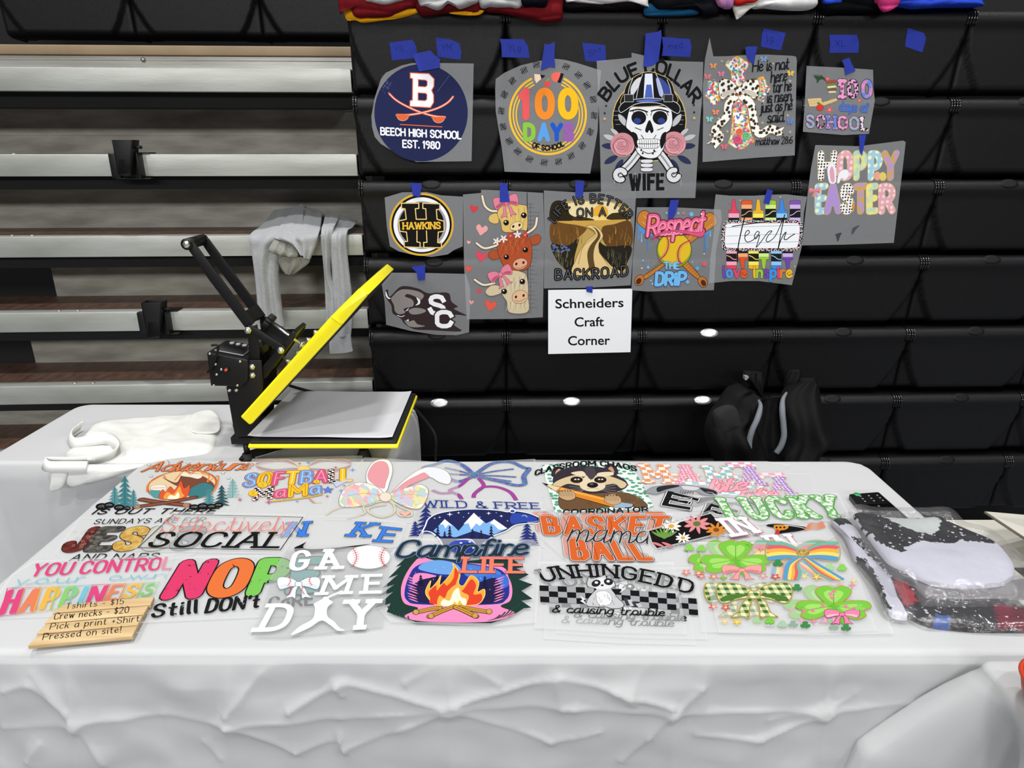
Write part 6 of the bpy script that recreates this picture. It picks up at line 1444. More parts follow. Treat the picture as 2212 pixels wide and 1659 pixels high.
# --- purple sequin bow
p = flat('sheet with a purple and blue sequin bow with magenta tails', T2, 1, "1140 165 2050 120 2110 420 2020 545 1150 480")
GL1 = 'glit:#6a3fa8:#4f9cb8:330'
p.part('bow')
for q, w_ in (("1565 250 1470 170 1350 135 1250 165 1165 190 1200 240 1320 260 1440 300 1565 255", 13), ("1565 250 1440 215 1330 190", 7), ("1565 250 1440 245 1300 235", 7), ("1565 250 1700 160 1850 145 1960 190 2000 200 1960 260 1965 320 1890 330 1770 300 1565 255", 13), ("1565 250 1720 220 1880 200", 7), ("1565 252 1720 255 1900 265", 7), ("1565 255 1720 280 1860 300", 7)):
    p.line('#b39a5c', q, w_ + 1.6, rnd=False); p.line(GL1, q, w_, rnd=False)
p.part('tails')
for q in ("1520 275 1450 335 1370 372 1440 408 1465 445", "1600 275 1640 335 1570 395 1560 430", "1580 385 1640 345 1750 345 1850 385 1900 450", "1390 390 1300 395 1230 370"): p.line('#7a3a80', q, 10, rnd=False); p.line('#a8449c', q, 8, rnd=False)
p.part('knot').ell(GL1, 1565, 250, 34, 24, oc='#b39a5c', ow=1)
p.done()
# --- classroom chaos coordinator
p = flat('sheet with a raccoon hugging a pencil reading CLASSROOM CHAOS COORDINATOR', T3, 2, "95 105 780 112 860 440 850 470 280 480 190 450")
p.part('backdrop').poly('leo:#eef4f0:#5aa486:62', "150 140 400 115 720 130 800 260 872 400 830 425 235 445")
BR = '#372f38'
p.part('raccoon').poly('#6e5138', "285 320 420 300 620 310 720 325 800 365 824 412 640 405 480 425 300 432 258 380", True, BR, 1.2)
for k in range(46): x, y = rnd.uniform(420, 790), rnd.uniform(330, 400); p.line(('#b08a5c', '#3a2a22', '#8f6c48')[k % 3], [(x, y), (x + rnd.uniform(-12, 20), y + 22)], 1, taper=True)
for x, y in ((262, 178), (598, 165)): p.poly(BR, [(x - 48, y + 35), (x - 34, y - 20), (x, y - 28), (x + 34, y - 12), (x + 40, y + 36)], True); p.poly('#c49a78', [(x - 24, y + 25), (x - 14, y - 8), (x + 6, y - 12), (x + 20, y + 24)], True)
p.poly(BR, "225 218 290 165 420 146 560 160 625 200 692 240 700 280 640 310 520 322 420 322 300 305 235 285", True); p.poly('#d9c29a', "228 258 290 225 380 205 430 240 400 272 320 262 260 285 236 280", True); p.poly('#d9c29a', "692 255 620 222 540 205 505 240 540 270 620 262 660 290 690 280", True)
p.poly('#e6d5b4', "395 268 430 215 470 200 510 215 560 268 540 300 480 312 420 300", True); p.poly('#4a4048', "430 160 480 155 500 200 470 235 440 205", True)
p.poly('#e8d8b8', "340 190 410 180 436 205 420 215 370 205", True); p.poly('#e8d8b8', "520 190 600 185 610 205 540 215 505 210", True)
for x in (375, 528): p.ell(K1, x, 236, 40, 21); p.ell('#3a2418', x, 236, 26, 15); p.shape('star', '#f2f2f2', x - 8, 233, 10, 6); p.shape('star', '#f2f2f2', x + 12, 233, 10, 6)
p.ell(K1, 478, 270, 36, 18); p.ell('#6a6468', 472, 264, 12, 5); p.line(K1, "440 295 478 290 520 296", 1)
for k in range(8): s_ = -1 if k % 2 else 1; p.line('#efe9df', [(478 + s_ * 60, 285 + 3 * k), (478 + s_ * 150, 268 + 10 * k)], .6)
p.part('pencil').poly('#e08a2c', "195 268 275 283 745 398 722 414 612 414 280 322 238 308", False, '#3a1c0c', 1.2); p.poly('#f0ad4e', "275 288 735 402 722 408 270 300"); p.poly('#eccfa0', "150 254 272 286 240 312", False, '#3a1c0c', 1); p.poly(K1, "150 254 195 266 182 276"); p.poly('#9ab4cc', "640 384 735 394 712 416 618 414", True, '#2a3a4a', .8)
for x, y in ((315, 335), (610, 365)):
    p.part('paw', True).poly('#c8a478', [(x - 55, y + 10), (x - 40, y - 25), (x, y - 35), (x + 45, y - 15), (x + 50, y + 20), (x, y + 35)], True, BR, 1)
    for k in range(5): p.line(BR, [(x - 40 + 18 * k, y + 5), (x - 52 + 18 * k, y - 28)], 3); p.line('#d8b890', [(x - 40 + 18 * k, y + 5), (x - 50 + 18 * k, y - 22)], 1.6)
p.part('lettering').st('CLASSROOM CHAOS', K1, "108 208 230 172 400 148 580 148 762 180", 30, 2.6, track=2.6)
p.part('lettering', True).st('COORDINATOR', K1, "290 460 560 452 834 440", 28, 2.7, track=2.8, space=3)
p.done()
# --- mama life, two copies
def mama(lab, lvl, dx, dy, outline, full=True):
    p = flat(lab, (T3[0] + dx / T3[2], T3[1] + dy / T3[2], T3[2]), lvl, outline)
    p.part('lettering').multi('MAMA', ['check:#f6f3ee:#e89a66:62', 'dots:#e58fb0:#f8e4ec:110', 'check:#f6f3ee:#8fc4cf:62', 'dots:#a98ad0:#f4f0fa:110'], "838 248 1570 262", "805 140 1545 160", w=2.5, o=('#e8a890', .35), slab=1.5, gap=.5)
    p.part('checks').poly('check:#fbeef2:#eea4b8:62', "1330 125 1500 122 1540 150 1370 155"); p.poly('check:#f4f8f8:#a8d0d4:62', "1050 245 1200 250 1240 275 1080 268")
    p.part('script').st('life', '#f2a8b6', "1225 318 1462 300", 76, 2.0, o=('#d8627c', .4), script=True, track=2.2, shear=.2)
    return p.done()
mama('lower MAMA life sheet peeking out to the right of the other', 2, 195, 62, "900 130 1700 130 1720 270 1480 300 1000 290")
mama('upper MAMA life sheet with checked and dotted letters', 3, 0, 0, "780 115 1600 115 1760 140 1500 320 830 275")
# --- panther E
for lab, lvl, dx, dy in (('lower panther E sheet showing behind the LUCKY sheet', 3, 255, 75), ('sheet with a gray panther lying on a black block letter E', 4, 0, 0)):
    p = flat(lab, (T3[0] + dx / T3[2], T3[1] + dy / T3[2], T3[2]), lvl, "800 268 1260 262 1300 330 1200 440 880 430")
    p.part('lettering').st('E', K1, "945 398 1090 422", "978 322 1150 366", 3.6, o=('#f2f2f2', .6), o2=(K1, 1.0), smooth=False, rnd=False); p.line('#f2f2f2', "1040 352 1120 356 1090 395 1020 388", 1.4, False); p.line('#f2f2f2', "1030 370 1100 374", 1.4, False)
    p.part('panther').poly('#9a9da2', "812 330 850 292 920 276 1050 270 1180 284 1268 308 1282 325 1268 340 1200 338 1130 315 1050 325 960 312 890 332 840 325", True, '#2a2a2e', 1)
    p.poly('#2c2c30', "900 285 1000 272 1040 280 960 300 900 318", True); p.poly('#2c2c30', "1170 290 1262 308 1276 330 1215 325", True); p.poly('#d4d6da', "1060 278 1160 288 1140 305 1070 300", True); p.line('#f4f4f4', "1215 318 1250 322 1265 335", 1.4)
    for k in range(6): p.line('#2a2a2e', [(1050 + 16 * k, 305 + 2 * k), (1040 + 16 * k, 325 + 2 * k)], 1)
    p.done()
# --- lucky
p = flat('sheet with green shamrock filled letters LUCKY', T3, 6, "1262 340 2060 325 2150 500 1560 535 1330 512")
p.part('lettering').multi('LUCKY', ['noise:#f4f8f2:#6ab85a:95'], "1375 492 2085 476", "1300 368 2010 350", w=2.9, o=('#5fae50', .35), o2=('#3f7f38', .5), slab=.8, gap=.5)
p.done()
# --- basketball mama, two copies
def basket(lab, lvl, dx, dy):
    p = flat(lab, (T3[0] + dx / T3[2], T3[1] + dy / T3[2], T3[2]), lvl, "125 452 1000 458 960 560 900 770 320 775 140 610")
    OB = '#d9652e'
    p.part('lettering').multi('BASKET', [OB], "180 588 930 590", "158 482 960 484", w=3.0, o=('#f2f0ee', .25), o2=('#3a2c2a', .6), gap=.42, smooth=False)
    p.part('lettering', True).multi('BALL', [OB], "360 752 850 755", "345 632 770 645", w=3.2, o=('#f2f0ee', .25), o2=('#3a2c2a', .6), gap=.45, smooth=False)
    p.part('seams')
    for k in range(8): x = 190 + 95 * k; p.line('#4a2414', [(x, 480), (x + 30, 530), (x + 15, 590)], .8)
    for k in range(5): x = 370 + 100 * k; p.line('#4a2414', [(x, 640), (x + 25, 700), (x + 40, 755)], .8)
    p.part('script').st('mama', '#2a2a2c', "315 640 830 655", 120, .75, o=('#c9c9cb', .25), script=True, track=2.6, shear=.2)
    return p.done()
basket('lower BASKETBALL mama sheet showing faintly beneath the other', 2, -40, -30)
basket('upper orange BASKETBALL sheet with mama script across it', 5, 0, 0)
# --- floral arrow band
p = flat('sheet with a black floral band and white letters IN', T3, 7, "815 572 1240 440 1300 480 1500 490 1590 600 1240 612 885 712")
p.part('floral_band').poly('#161414', "838 576 1240 462 1335 560 1240 605 892 690 860 650", False, '#f2efe8', 1)
for x, y, r, m, c in ((985, 545, 62, '#f0ece4', '#e0a84a'), (1150, 530, 82, '#e58f94', '#5f7a3a'), (1275, 570, 66, '#d98a34', '#8a4a1c'), (1060, 622, 48, '#f4f0ea', '#e0a84a')):
    for k in range(9): p.shape('leaf', m, x + r * .58 * math.cos(k * .7), y + r * .36 * math.sin(k * .7), r * .46, r * .15, math.degrees(math.atan2(.62 * math.sin(k * .7), math.cos(k * .7))))
    p.ell(c, x, y, r * .3, r * .2)
for k in range(7): p.shape('leaf', '#6f9a4a', 940 + 16 * (k - 3), 600 - 4 * (3 - abs(k - 3)), 40, 8, -150 + 20 * k)
for x, y in ((900, 665), (960, 665)): p.shape('leaf', '#df7f88', x, y, 40, 9, 20)
for k in range(14): p.line('#2a2826', [(830 + 31 * k, 566 - 8.8 * k), (848 + 31 * k, 561 - 8.8 * k)], .8); p.line('#2a2826', [(900 + 27 * k, 700 - 6.2 * k), (916 + 27 * k, 696 - 6.2 * k)], .8)
p.part('lettering').st('IN', '#c84a6c', "1392 608 1545 584", "1300 506 1450 498", 2.9, smooth=False, rnd=False, slab=1, track=4); p.st('IN', '#f2f3f6', "1386 606 1538 582", "1294 504 1444 496", 2.8, smooth=False, rnd=False, slab=1, track=4)
p.done()
p = flat('sheet with a yellow and black bee hat, orange streaks and letters IN', T3, 3, "1480 500 1960 490 2040 605 1860 720 1600 690")
p.part('lettering').st('IN', '#c84a6c', "1665 702 1820 690", "1592 604 1740 596", 2.9, smooth=False, rnd=False, slab=1, track=4); p.st('IN', '#f2f3f6', "1660 700 1814 688", "1586 602 1734 594", 2.8, smooth=False, rnd=False, slab=1, track=4)
p.part('bee_hat').poly(K1, "1600 535 1640 520 1720 525 1840 540 1856 555 1800 570 1720 580 1650 590 1690 560", True); p.poly('#d98f2c', "1650 530 1730 530 1740 548 1710 562 1660 560", True); p.line('#f2f2f2', "1720 530 1800 540 1850 552", 2.4); p.ell('#c83a34', 1670, 575, 14, 18)
for x in (1665, 1690, 1715): p.ell(K1, x, 545, 7, 6)
p.part('streaks')
for k in range(5): p.line('#e2855c', [(1845 + 6 * k, 562 - 8 * k), (1890, 548 - 9 * k + 6), (1930, 556 - 9 * k), (1980 - 4 * k, 540 - 8 * k)], 3)
p.done()
# --- sundays are for jesus and naps
p = flat('sheet reading SUNDAYS ARE FOR JESUS AND NAPS in patterned brown letters', T1, 2, "510 772 1330 760 1250 1010 1040 1055 420 1060 350 1000")
p.part('lettering').st('SUNDAYS ARE FOR', '#2c2b2d', "600 812 1300 800", "622 782 1325 770", 1.9, track=2.8, space=4)
p.part('lettering', True).multi('JESUS', ['noise:#5a221f:#74332c:40', 'noise:#3a3836:#6a675f:70', 'noise:#c29544:#dcb86a:60', '#c2beb2', '#8b9096'], "425 975 1225 962", "510 848 1310 840", w=4.4, o=('#2a1c18', .35), gap=.28)
for k in range(20):
    x, y = (rnd.uniform(460, 640), rnd.uniform(850, 980)); p.shape('rect', None or '#c9a08a', x, y, 10, 6, 20) if 0 else p.line('#d8b8a8', [(x - 12, y + 4), (x, y - 5), (x + 12, y + 2), (x, y + 8), (x - 12, y + 4)], .5, False)
p.part('lettering', True).st('AND NAPS', '#2c2b2d', "445 1048 1000 1036", "480 1008 1030 1000", 2.2, track=2.8)
p.done()
# --- swoosh with N KE
p = flat('sheet with separate blue slab letters above a black curved tick', T2, 4, "30 590 600 575 1030 640 970 830 60 890")
BL = '#3f7fe0'
p.part('lettering')
for c, b, t in (('N', "70 738 200 736", "110 640 235 634"), ('K', "580 738 700 742", "660 640 775 646"), ('E', "800 782 900 786", "860 678 975 690")): p.st(c, BL, b, t, 2.6, o=(K1, .35), slab=1.4, smooth=False, rnd=False)
p.part('curved_tick').poly(K1, "135 838 180 815 228 793 205 820 215 842 300 848 480 835 740 808 500 850 300 872 200 880 145 868", True)
p.done()
# --- selectively social
p = flat('sheet with a thin frame reading Selectively SOCIAL', T1, 5, "1100 738 1965 758 1825 1012 855 992")
p.part('frame').line(K1, "1115 756 1940 775 1795 986 885 970", 2.0, False, True)
p.part('lettering').st('SOCIAL', K1, "945 962 1775 968", "1030 872 1835 876", 2.1, track=2.8, slab=1.0, rnd=False); p.st('SOCIAL', K1, "951 962 1781 968", "1036 872 1841 876", 1.7, track=2.8, rnd=False)
p.part('script').st('Selectively', '#e8857a', "1030 870 1850 862", "1070 772 1890 770", .75, script=True, track=2.0)
p.done()
# --- wild & free bear
p = flat('sheet with a navy starry bear over mountains reading WILD & FREE', T2, 3, "1150 432 2110 470 2120 830 1400 900 1010 815 1060 650")
NV = '#22295a'
for x, y, h, w_ in ((1180, 720, 215, 110), (1095, 740, 120, 60), (1985, 800, 165, 85), (2040, 815, 110, 50)): p.part('pine', True).pine('#27337a', x, y, h, w_, 6)
BE = "1105 790 1130 745 1175 660 1200 605 1280 560 1450 532 1600 526 1760 536 1835 548 1860 526 1890 540 1930 545 2010 562 2090 600 2080 635 1985 640 1890 655 1820 700 1720 740 1640 800 1590 830 1540 770 1440 772 1410 800 1330 830 1290 770 1230 715 1165 705 1130 760"
p.part('bear').poly(NV, BE, True, '#eef1f8', 3.2); p.poly('#2f4aa8', "1880 560 1990 570 2070 605 2050 630 1960 630 1870 645 1850 600", True); p.ell('#eef1f8', 1870, 540, 26, 18); p.ell('#2f4aa8', 1870, 542, 17, 11)
p.line('#eef1f8', "1945 580 1970 575 1985 590", 1.4); p.ell(K1, 2078, 605, 14, 11); p.line('#eef1f8', "1990 632 2040 628 2075 622", 1.2)
p.part('mountains').poly('#7fb4ec', "1240 700 1330 610 1400 660 1440 700 1560 560 1660 640 1720 610 1830 680 1700 740 1560 700 1420 750 1300 745"); p.poly('#f4f7fc', "1330 606 1290 650 1320 648 1335 680 1360 650 1395 660"); p.poly('#f4f7fc', "1562 556 1480 645 1520 640 1540 690 1580 640 1610 660 1640 628"); p.poly('#f4f7fc', "1722 606 1690 640 1720 650 1760 690 1790 690 1828 680")
for x, y, h in ((1275, 745, 90), (1370, 750, 95), (1550, 760, 80), (1620, 760, 70), (1700, 748, 95), (1330, 760, 60)): p.pine('#241f48', x, y, h, 26, 4)
for x, y, r in ((1370, 568, 26), (1440, 556, 14), (1680, 560, 20), (1780, 582, 16), (1520, 560, 10), (1250, 600, 10), (1290, 592, 12), (1610, 590, 9), (1830, 620, 9), (1480, 590, 7), (1740, 556, 7)): p.part('star', True).shape('spark', '#f4f7fc', x, y, r, r * .7)
p.part('lettering').st('WILD & FREE', '#2f4290', "1165 512 2085 524", "1160 456 2075 478", 2.0, slab=1.1, smooth=False, track=2.8, rnd=False)
p.done()
# --- game day
p = flat('grayish sheet with white letters GAME DAY, baseballs and a batter', T2, 8, "70 855 560 842 905 838 840 1480 60 1565 -190 1560 -60 1100", M_filmD)
WH = '#f6f7fb'
p.part('lettering')
for c, b, t in (('G', "105 1020 220 1018", "145 880 255 876"), ('A', "345 1010 480 1006", "355 870 460 868"), ('M', "350 1215 545 1208", "405 1080 590 1078"), ('E', "700 1205 810 1202", "715 1070 820 1068"), ('D', "-135 1505 50 1500", "-30 1310 130 1306"), ('Y', "600 1488 710 1484", "590 1280 770 1276")): p.st(c, WH, b, t, 2.6, slab=1.5, smooth=c in 'GD', rnd=False)
p.part('baseball').ell(WH, 725, 925, 170, 92, n=44)
for x0, d in ((640, 1), (815, -1)):
    q = [(x0 - 40 * d + 30 * d * math.sin(k / 8 * 3.14), 852 + 18 * k) for k in range(9)]; p.line('#c8343c', q, 1.4)
    for x, y in q: p.line('#c8343c', [(x - 20, y + 8 * d), (x + 20, y - 6 * d)], 1.4)
p.part('bow').bow('#f2f4f8', '#dfe6ee', 170, 1140, 172, 110, '#7f9aa8', 1.2)
for x, y, d in ((95, 1120, 1), (265, 1118, -1), (100, 1190, 1), (205, 1190, -1)):
    q = [(x + 10 * d * math.sin(k), y - 30 + 15 * k) for k in range(5)]; p.line('#c83a48', q, 1)
    for a, b in q: p.line('#c83a48', [(a - 12, b + 4), (a + 12, b - 2)], .9)
p.part('batter').poly(WH, "110 1545 180 1480 280 1420 300 1340 290 1300 330 1285 345 1268 370 1262 400 1265 420 1270 440 1290 400 1330 400 1400 450 1440 500 1495 540 1510 480 1515 420 1470 350 1435 260 1490 150 1540", True); p.line(WH, "320 1290 420 1240 510 1200", 5); p.ell(WH, 385, 1262, 26, 20)
p.done()
# --- nope
p = flat('sheet with chunky letters NOPE Still DON\'T CARE', T1, 4, "1040 1030 1900 1010 2080 1030 2050 1400 930 1450")
p.part('lettering').multi('NOPE', ['scratch:#e03f6e:#1a1416:40', '#e8763c', 'scratch:#7cc85a:#1a1416:40', '#6fb0ac'], "1080 1275 2000 1240", "1200 1070 2050 1050", w=4.0, o=(K1, .38), gap=.42)
p.part('lettering', True).multi('Still', ['scratch:#1c1c1e:#c8c8c8:60'], "975 1415 1260 1385", "1000 1335 1265 1305", w=2.6, gap=.3); p.multi("DON't", ['scratch:#1c1c1e:#c8c8c8:60'], "1320 1385 1650 1350", "1345 1300 1665 1275", w=2.6, gap=.3); p.multi('CaRE', ['scratch:#1c1c1e:#c8c8c8:60'], "1720 1355 2005 1335", "1735 1290 2005 1262", w=2.6, gap=.3)
p.done()
# --- you control your own happiness
p = flat('sheet reading YOU CONTROL your own HAPPINESS in bright letters', T1, 3, "75 1140 220 1050 1125 1008 1010 1300 520 1405 -20 1425 -60 1340")
p.part('lettering').st('YOU CONTROL', '#de4a80', "195 1148 1090 1102", "240 1072 1110 1028", 2.2, track=2.8)
p.part('script').st('your own', '#79c3d6', "95 1205 1055 1160", "130 1150 1075 1120", 1.3, script=True, track=3.4, space=7)
cols = ['#de4a80', '#e8835c', '#edb94a', '#8ccb76', '#79c3d6', '#de4a80', '#e8835c', '#edb94a', '#8ccb76', '#8ccb76']
p.part('lettering', True).multi('HAPPINESS', cols, "15 1388 960 1268", "70 1245 1010 1198", w=2.4, gap=.5)
p.part('letter_frames')
for k in range(9):
    t0, t1 = k / 9, (k + .92) / 9; f = lambda a, b, t: (a[0] + (b[0] - a[0]) * t, a[1] + (b[1] - a[1]) * t); b0, b1, u0, u1 = (0, 1408), (985, 1278), (50, 1228), (1035, 1188)
    p.line(cols[k], [f(b0, b1, t0), f(b0, b1, t1), f(u0, u1, t1), f(u0, u1, t0)], 1.6, False, True)
p.done()
# --- campfire life
p = flat('sheet with a blazing campfire in a pink and blue night scene, Campfire LIFE', T2, 7, "1060 768 2040 780 2100 860 2060 1445 1700 1475 900 1440 800 1335 880 900")
DG = '#1f3a34'
p.part('trees').poly(DG, "1050 900 940 1000 985 985 880 1090 960 1060 830 1170 930 1140 800 1235 920 1200 770 1330 900 1290 870 1360 1000 1400 1100 1440 1700 1450 1850 1400 1960 1330 2020 1325 1940 1270 2030 1255 1940 1190 2030 1140 1920 1100 2000 1060 1900 1010 1960 1000 1850 920 1500 950")
p.poly('#f08fc0', "1012 1390 1120 1330 1010 1290 982 1190 1010 1080 1080 970 1150 922 1300 955 1760 990 1840 1085 1868 1180 1850 1270 1775 1315 1890 1370 1700 1435 1300 1442 1080 1425", True)
p.part('night_sky').poly('#27348f', "1012 1190 1052 1060 1120 985 1300 945 1700 1000 1815 1060 1845 1180 1818 1262 1700 1300 1150 1300 1032 1268", True); p.poly('#6fa4e4', "1120 1010 1180 960 1300 945 1420 975 1460 1040 1340 1060 1200 1040", True); p.poly('#4f7fd0', "1480 980 1700 1010 1780 1060 1640 1090 1500 1070", True); p.poly('#3f6fd0', "1560 1090 1800 1060 1835 1150 1720 1180 1600 1150", True)
p.poly('#f08fc0', "1090 1060 1180 1050 1330 1090 1240 1085 1150 1100 1080 1130", True); p.poly('#241f4a', "1080 1150 1200 1090 1330 1080 1400 1160 1380 1290 1180 1290 1060 1260", True); p.poly('#241f4a', "1560 1160 1640 1110 1740 1090 1790 1200 1780 1270 1600 1290", True)
for k in range(9): p.shape('leaf', '#f08fc0', 1070 + 6 * (k % 3), 1090 + 22 * k, 42, 5, 20); p.shape('leaf', '#f08fc0', 1770 - 6 * (k % 3), 1090 + 22 * k, 42, 5, -20)
for x, y, h in ((1140, 1150, 90), (1270, 1150, 90), (1650, 1170, 100), (1220, 1160, 60)): p.pine('#191838', x, y, h, 34, 5)
for k in range(26): p.ell('#e8eefa', rnd.uniform(1060, 1780), rnd.uniform(1000, 1220), 3.5, 2.5, n=6)
p.part('fire').poly('#f5a93a', "1200 1250 1180 1190 1220 1110 1210 1180 1270 1120 1300 1070 1290 1150 1360 1080 1400 1010 1390 965 1450 1050 1440 1130 1480 1150 1540 1070 1600 1120 1590 1200 1645 1180 1640 1250 1560 1310 1280 1310", True, '#f7d27a', 1.6)
p.poly('#e0452c', "1215 1250 1205 1200 1260 1150 1270 1190 1320 1130 1350 1150 1400 1090 1412 1010 1440 1060 1420 1150 1470 1190 1540 1100 1580 1150 1560 1220 1625 1220 1580 1300 1240 1300", True); p.poly('#f5b04a', "1270 1290 1290 1230 1330 1250 1360 1190 1430 1140 1470 1200 1520 1230 1510 1280 1480 1310 1300 1310", True); p.poly('#fbf4d8', "1310 1310 1320 1260 1370 1270 1400 1200 1440 1170 1460 1240 1500 1260 1480 1320", True); p.poly('#f2b93c', "1390 1320 1410 1280 1430 1300 1450 1270 1470 1320", True)
for q, e in (("1100 1365 1240 1335 1290 1330", (1102, 1362)), ("1680 1362 1540 1340 1460 1322", (1684, 1358)), ("1210 1398 1330 1345 1400 1320", (1222, 1395)), ("1580 1398 1470 1345 1420 1325", (1572, 1392))):
    p.part('log', True).line('#2a1a10', q, 11); p.line('#d09a3c', q, 8.6); p.line('#6a4018', q, 1.2); p.ell('#e0b25c', e[0], e[1], 24, 20, oc='#2a1a10', ow=1); p.ring('#8a5a24', e[0], e[1], 12, 10, .9)
p.part('grass')
for k in range(5): p.line('#24463c', [(880 + 40 * k, 1320 + 20 * k), (910 + 34 * k, 1370 + 12 * k), (960 + 30 * k, 1400 + 8 * k)], 2.6, taper=True)
p.part('grass', True)
for k in range(5): p.line('#24463c', [(1930 - 40 * k, 1300 + 22 * k), (1890 - 40 * k, 1360 + 14 * k), (1830 - 40 * k, 1400 + 8 * k)], 2.6, taper=True)
p.part('moon').ell('#3a4fb0', 1470, 840, 110, 55); p.ell('#27348f', 1500, 850, 90, 42)
for x, y in ((1410, 830), (1460, 810), (1490, 870), (1530, 800), (1560, 850)): p.shape('star', '#f2f5fc', x, y, 16, 10)
p.part('script').st('Campfire', '#22303a', "935 925 1980 905", 128, 1.9, o=('#7f9fd0', .3), o2=('#1c2a34', .55), script=True, track=1.4, shear=.15)
p.part('lettering').st('LIFE', '#f07f62', "1480 1042 1950 1046", 112, 2.6, o=('#7a4a7c', .3), smooth=False, rnd=False, slab=1.0, track=3)
p.done()
# --- unhinged stack of three
def unhinged(lab, lvl, dx, dy):
    p = flat(lab, (T3[0] + dx / T3[2], T3[1] + dy / T3[2], T3[2]), lvl, "125 772 560 782 1000 775 1045 1010 1085 1245 600 1235 100 1205")
    p.part('lettering').st('UNHINGED', K1, "170 905 300 882 560 872 800 905 965 948", 78, 2.4, arc=True, o=('#d9dade', .35), o2=('#26262a', .5), slab=1.0, smooth=False, track=3.0)
    p.part('checks')
    for r_ in range(3):
        for c_ in range(15):
            x0, x1 = 135 + 58.5 * c_, 135 + 58.5 * (c_ + 1); f = lambda x, r_: 928 + (x - 135) * .045 + r_ * 36 + (0 if x < 560 else (x - 560) * .03)
            p.poly('#151517' if (r_ + c_) % 2 == 0 else '#a4a6aa', [(x0 + 2 * r_, f(x0, r_)), (x1 + 2 * r_, f(x1, r_)), (x1 + 2 * r_ + 2, f(x1, r_ + 1)), (x0 + 2 * r_ + 2, f(x0, r_ + 1))]); p.k -= .9
    p.part('raccoon').poly('#c9cacc', "455 870 470 885 530 870 560 862 570 885 610 900 625 930 600 950 620 980 640 1010 680 1050 660 1075 600 1078 560 1068 490 1068 440 1058 445 1020 480 975 500 950 455 940 440 915", True, '#2a2a2c', 1.2)
    p.poly('#e6e6e8', "480 905 540 880 610 905 600 940 540 955 480 940", True); p.ell('#26262a', 500, 915, 30, 22, -20); p.ell('#26262a', 580, 905, 30, 22, 10); p.ell('#f2f2f2', 502, 910, 11, 8); p.ell('#f2f2f2', 578, 902, 11, 8); p.ell('#26262a', 540, 928, 10, 6); p.poly('#ececee', "500 980 560 965 600 1000 590 1050 520 1055", True, '#77787c', .7)
    for k in range(20): x, y = rnd.uniform(470, 650), rnd.uniform(985, 1060); p.line('#6a6b70', [(x, y), (x + 6, y + 14)], .6)
    for q in ("650 915 690 925 670 945 700 950 650 980 665 955 640 950", "390 990 440 1020 420 1025 445 1060 395 1030 410 1022"): p.poly('#e4e5e8', q, False, '#2a2a2c', .8)
    for k in range(4): p.line('#3a3a3e' if k % 2 == 0 else '#c4c5c8', [(690 + 26 * k, 1010 + 12 * k), (710 + 26 * k, 1060 + 4 * k)], 8, rnd=False)
    p.part('script').st('& causing trouble', K1, "215 1102 940 1128", 46, 1.9, script=True, track=1.8, space=4, shear=.1)
    return p.done()
unhinged('lowest UNHINGED sheet, mostly hidden, sticking out at the bottom', 3, 60, 62)
unhinged('middle UNHINGED sheet sticking out to the right of the top one', 4, 140, 28)
unhinged('top UNHINGED & causing trouble sheet with a raccoon over checks', 6, 0, 0)
# --- shamrocks and bows
GD = '#b39a4a'
def clover(p, x, y, r, ry, rot=0, spots=False):
    p.part('clover', True)
    for k in range(3):
        a = R(-90 + rot + (k - 1) * 108); lx, ly = x + r * .62 * math.cos(a), y + ry * .62 * math.sin(a)
        c, s_ = math.cos(a), math.sin(a); P_ = [(0, 0), (.45, .45), (1.0, .62), (1.28, .3), (1.12, 0), (1.28, -.3), (1.0, -.62), (.45, -.45)]
        q = [(x + r * (u * c - v * s_), y + ry * (u * s_ + v * c)) for u, v in P_]; p.poly('#7ac844', q, True, GD, 1.8)
        q = [(x + r * (.2 + u * .62) * c - r * v * .55 * s_, y + ry * (.2 + u * .62) * s_ + ry * v * .55 * c) for u, v in P_]; p.poly('#a4dc6a', q, True); p.line('#4f9a34', [(x, y), (x + r * .9 * c, y + ry * .9 * s_)], 1.4)
        if spots:
            for t in (.45, .8, 1.0): p.shape('flower', '#e0809c', x + r * t * c + rnd.uniform(-20, 20), y + ry * t * s_ + rnd.uniform(-12, 12), 20, 15)
    p.line('#6ab83c', [(x, y), (x + 20, y + ry * .5), (x + 60, y + ry * 1.1)], 9)
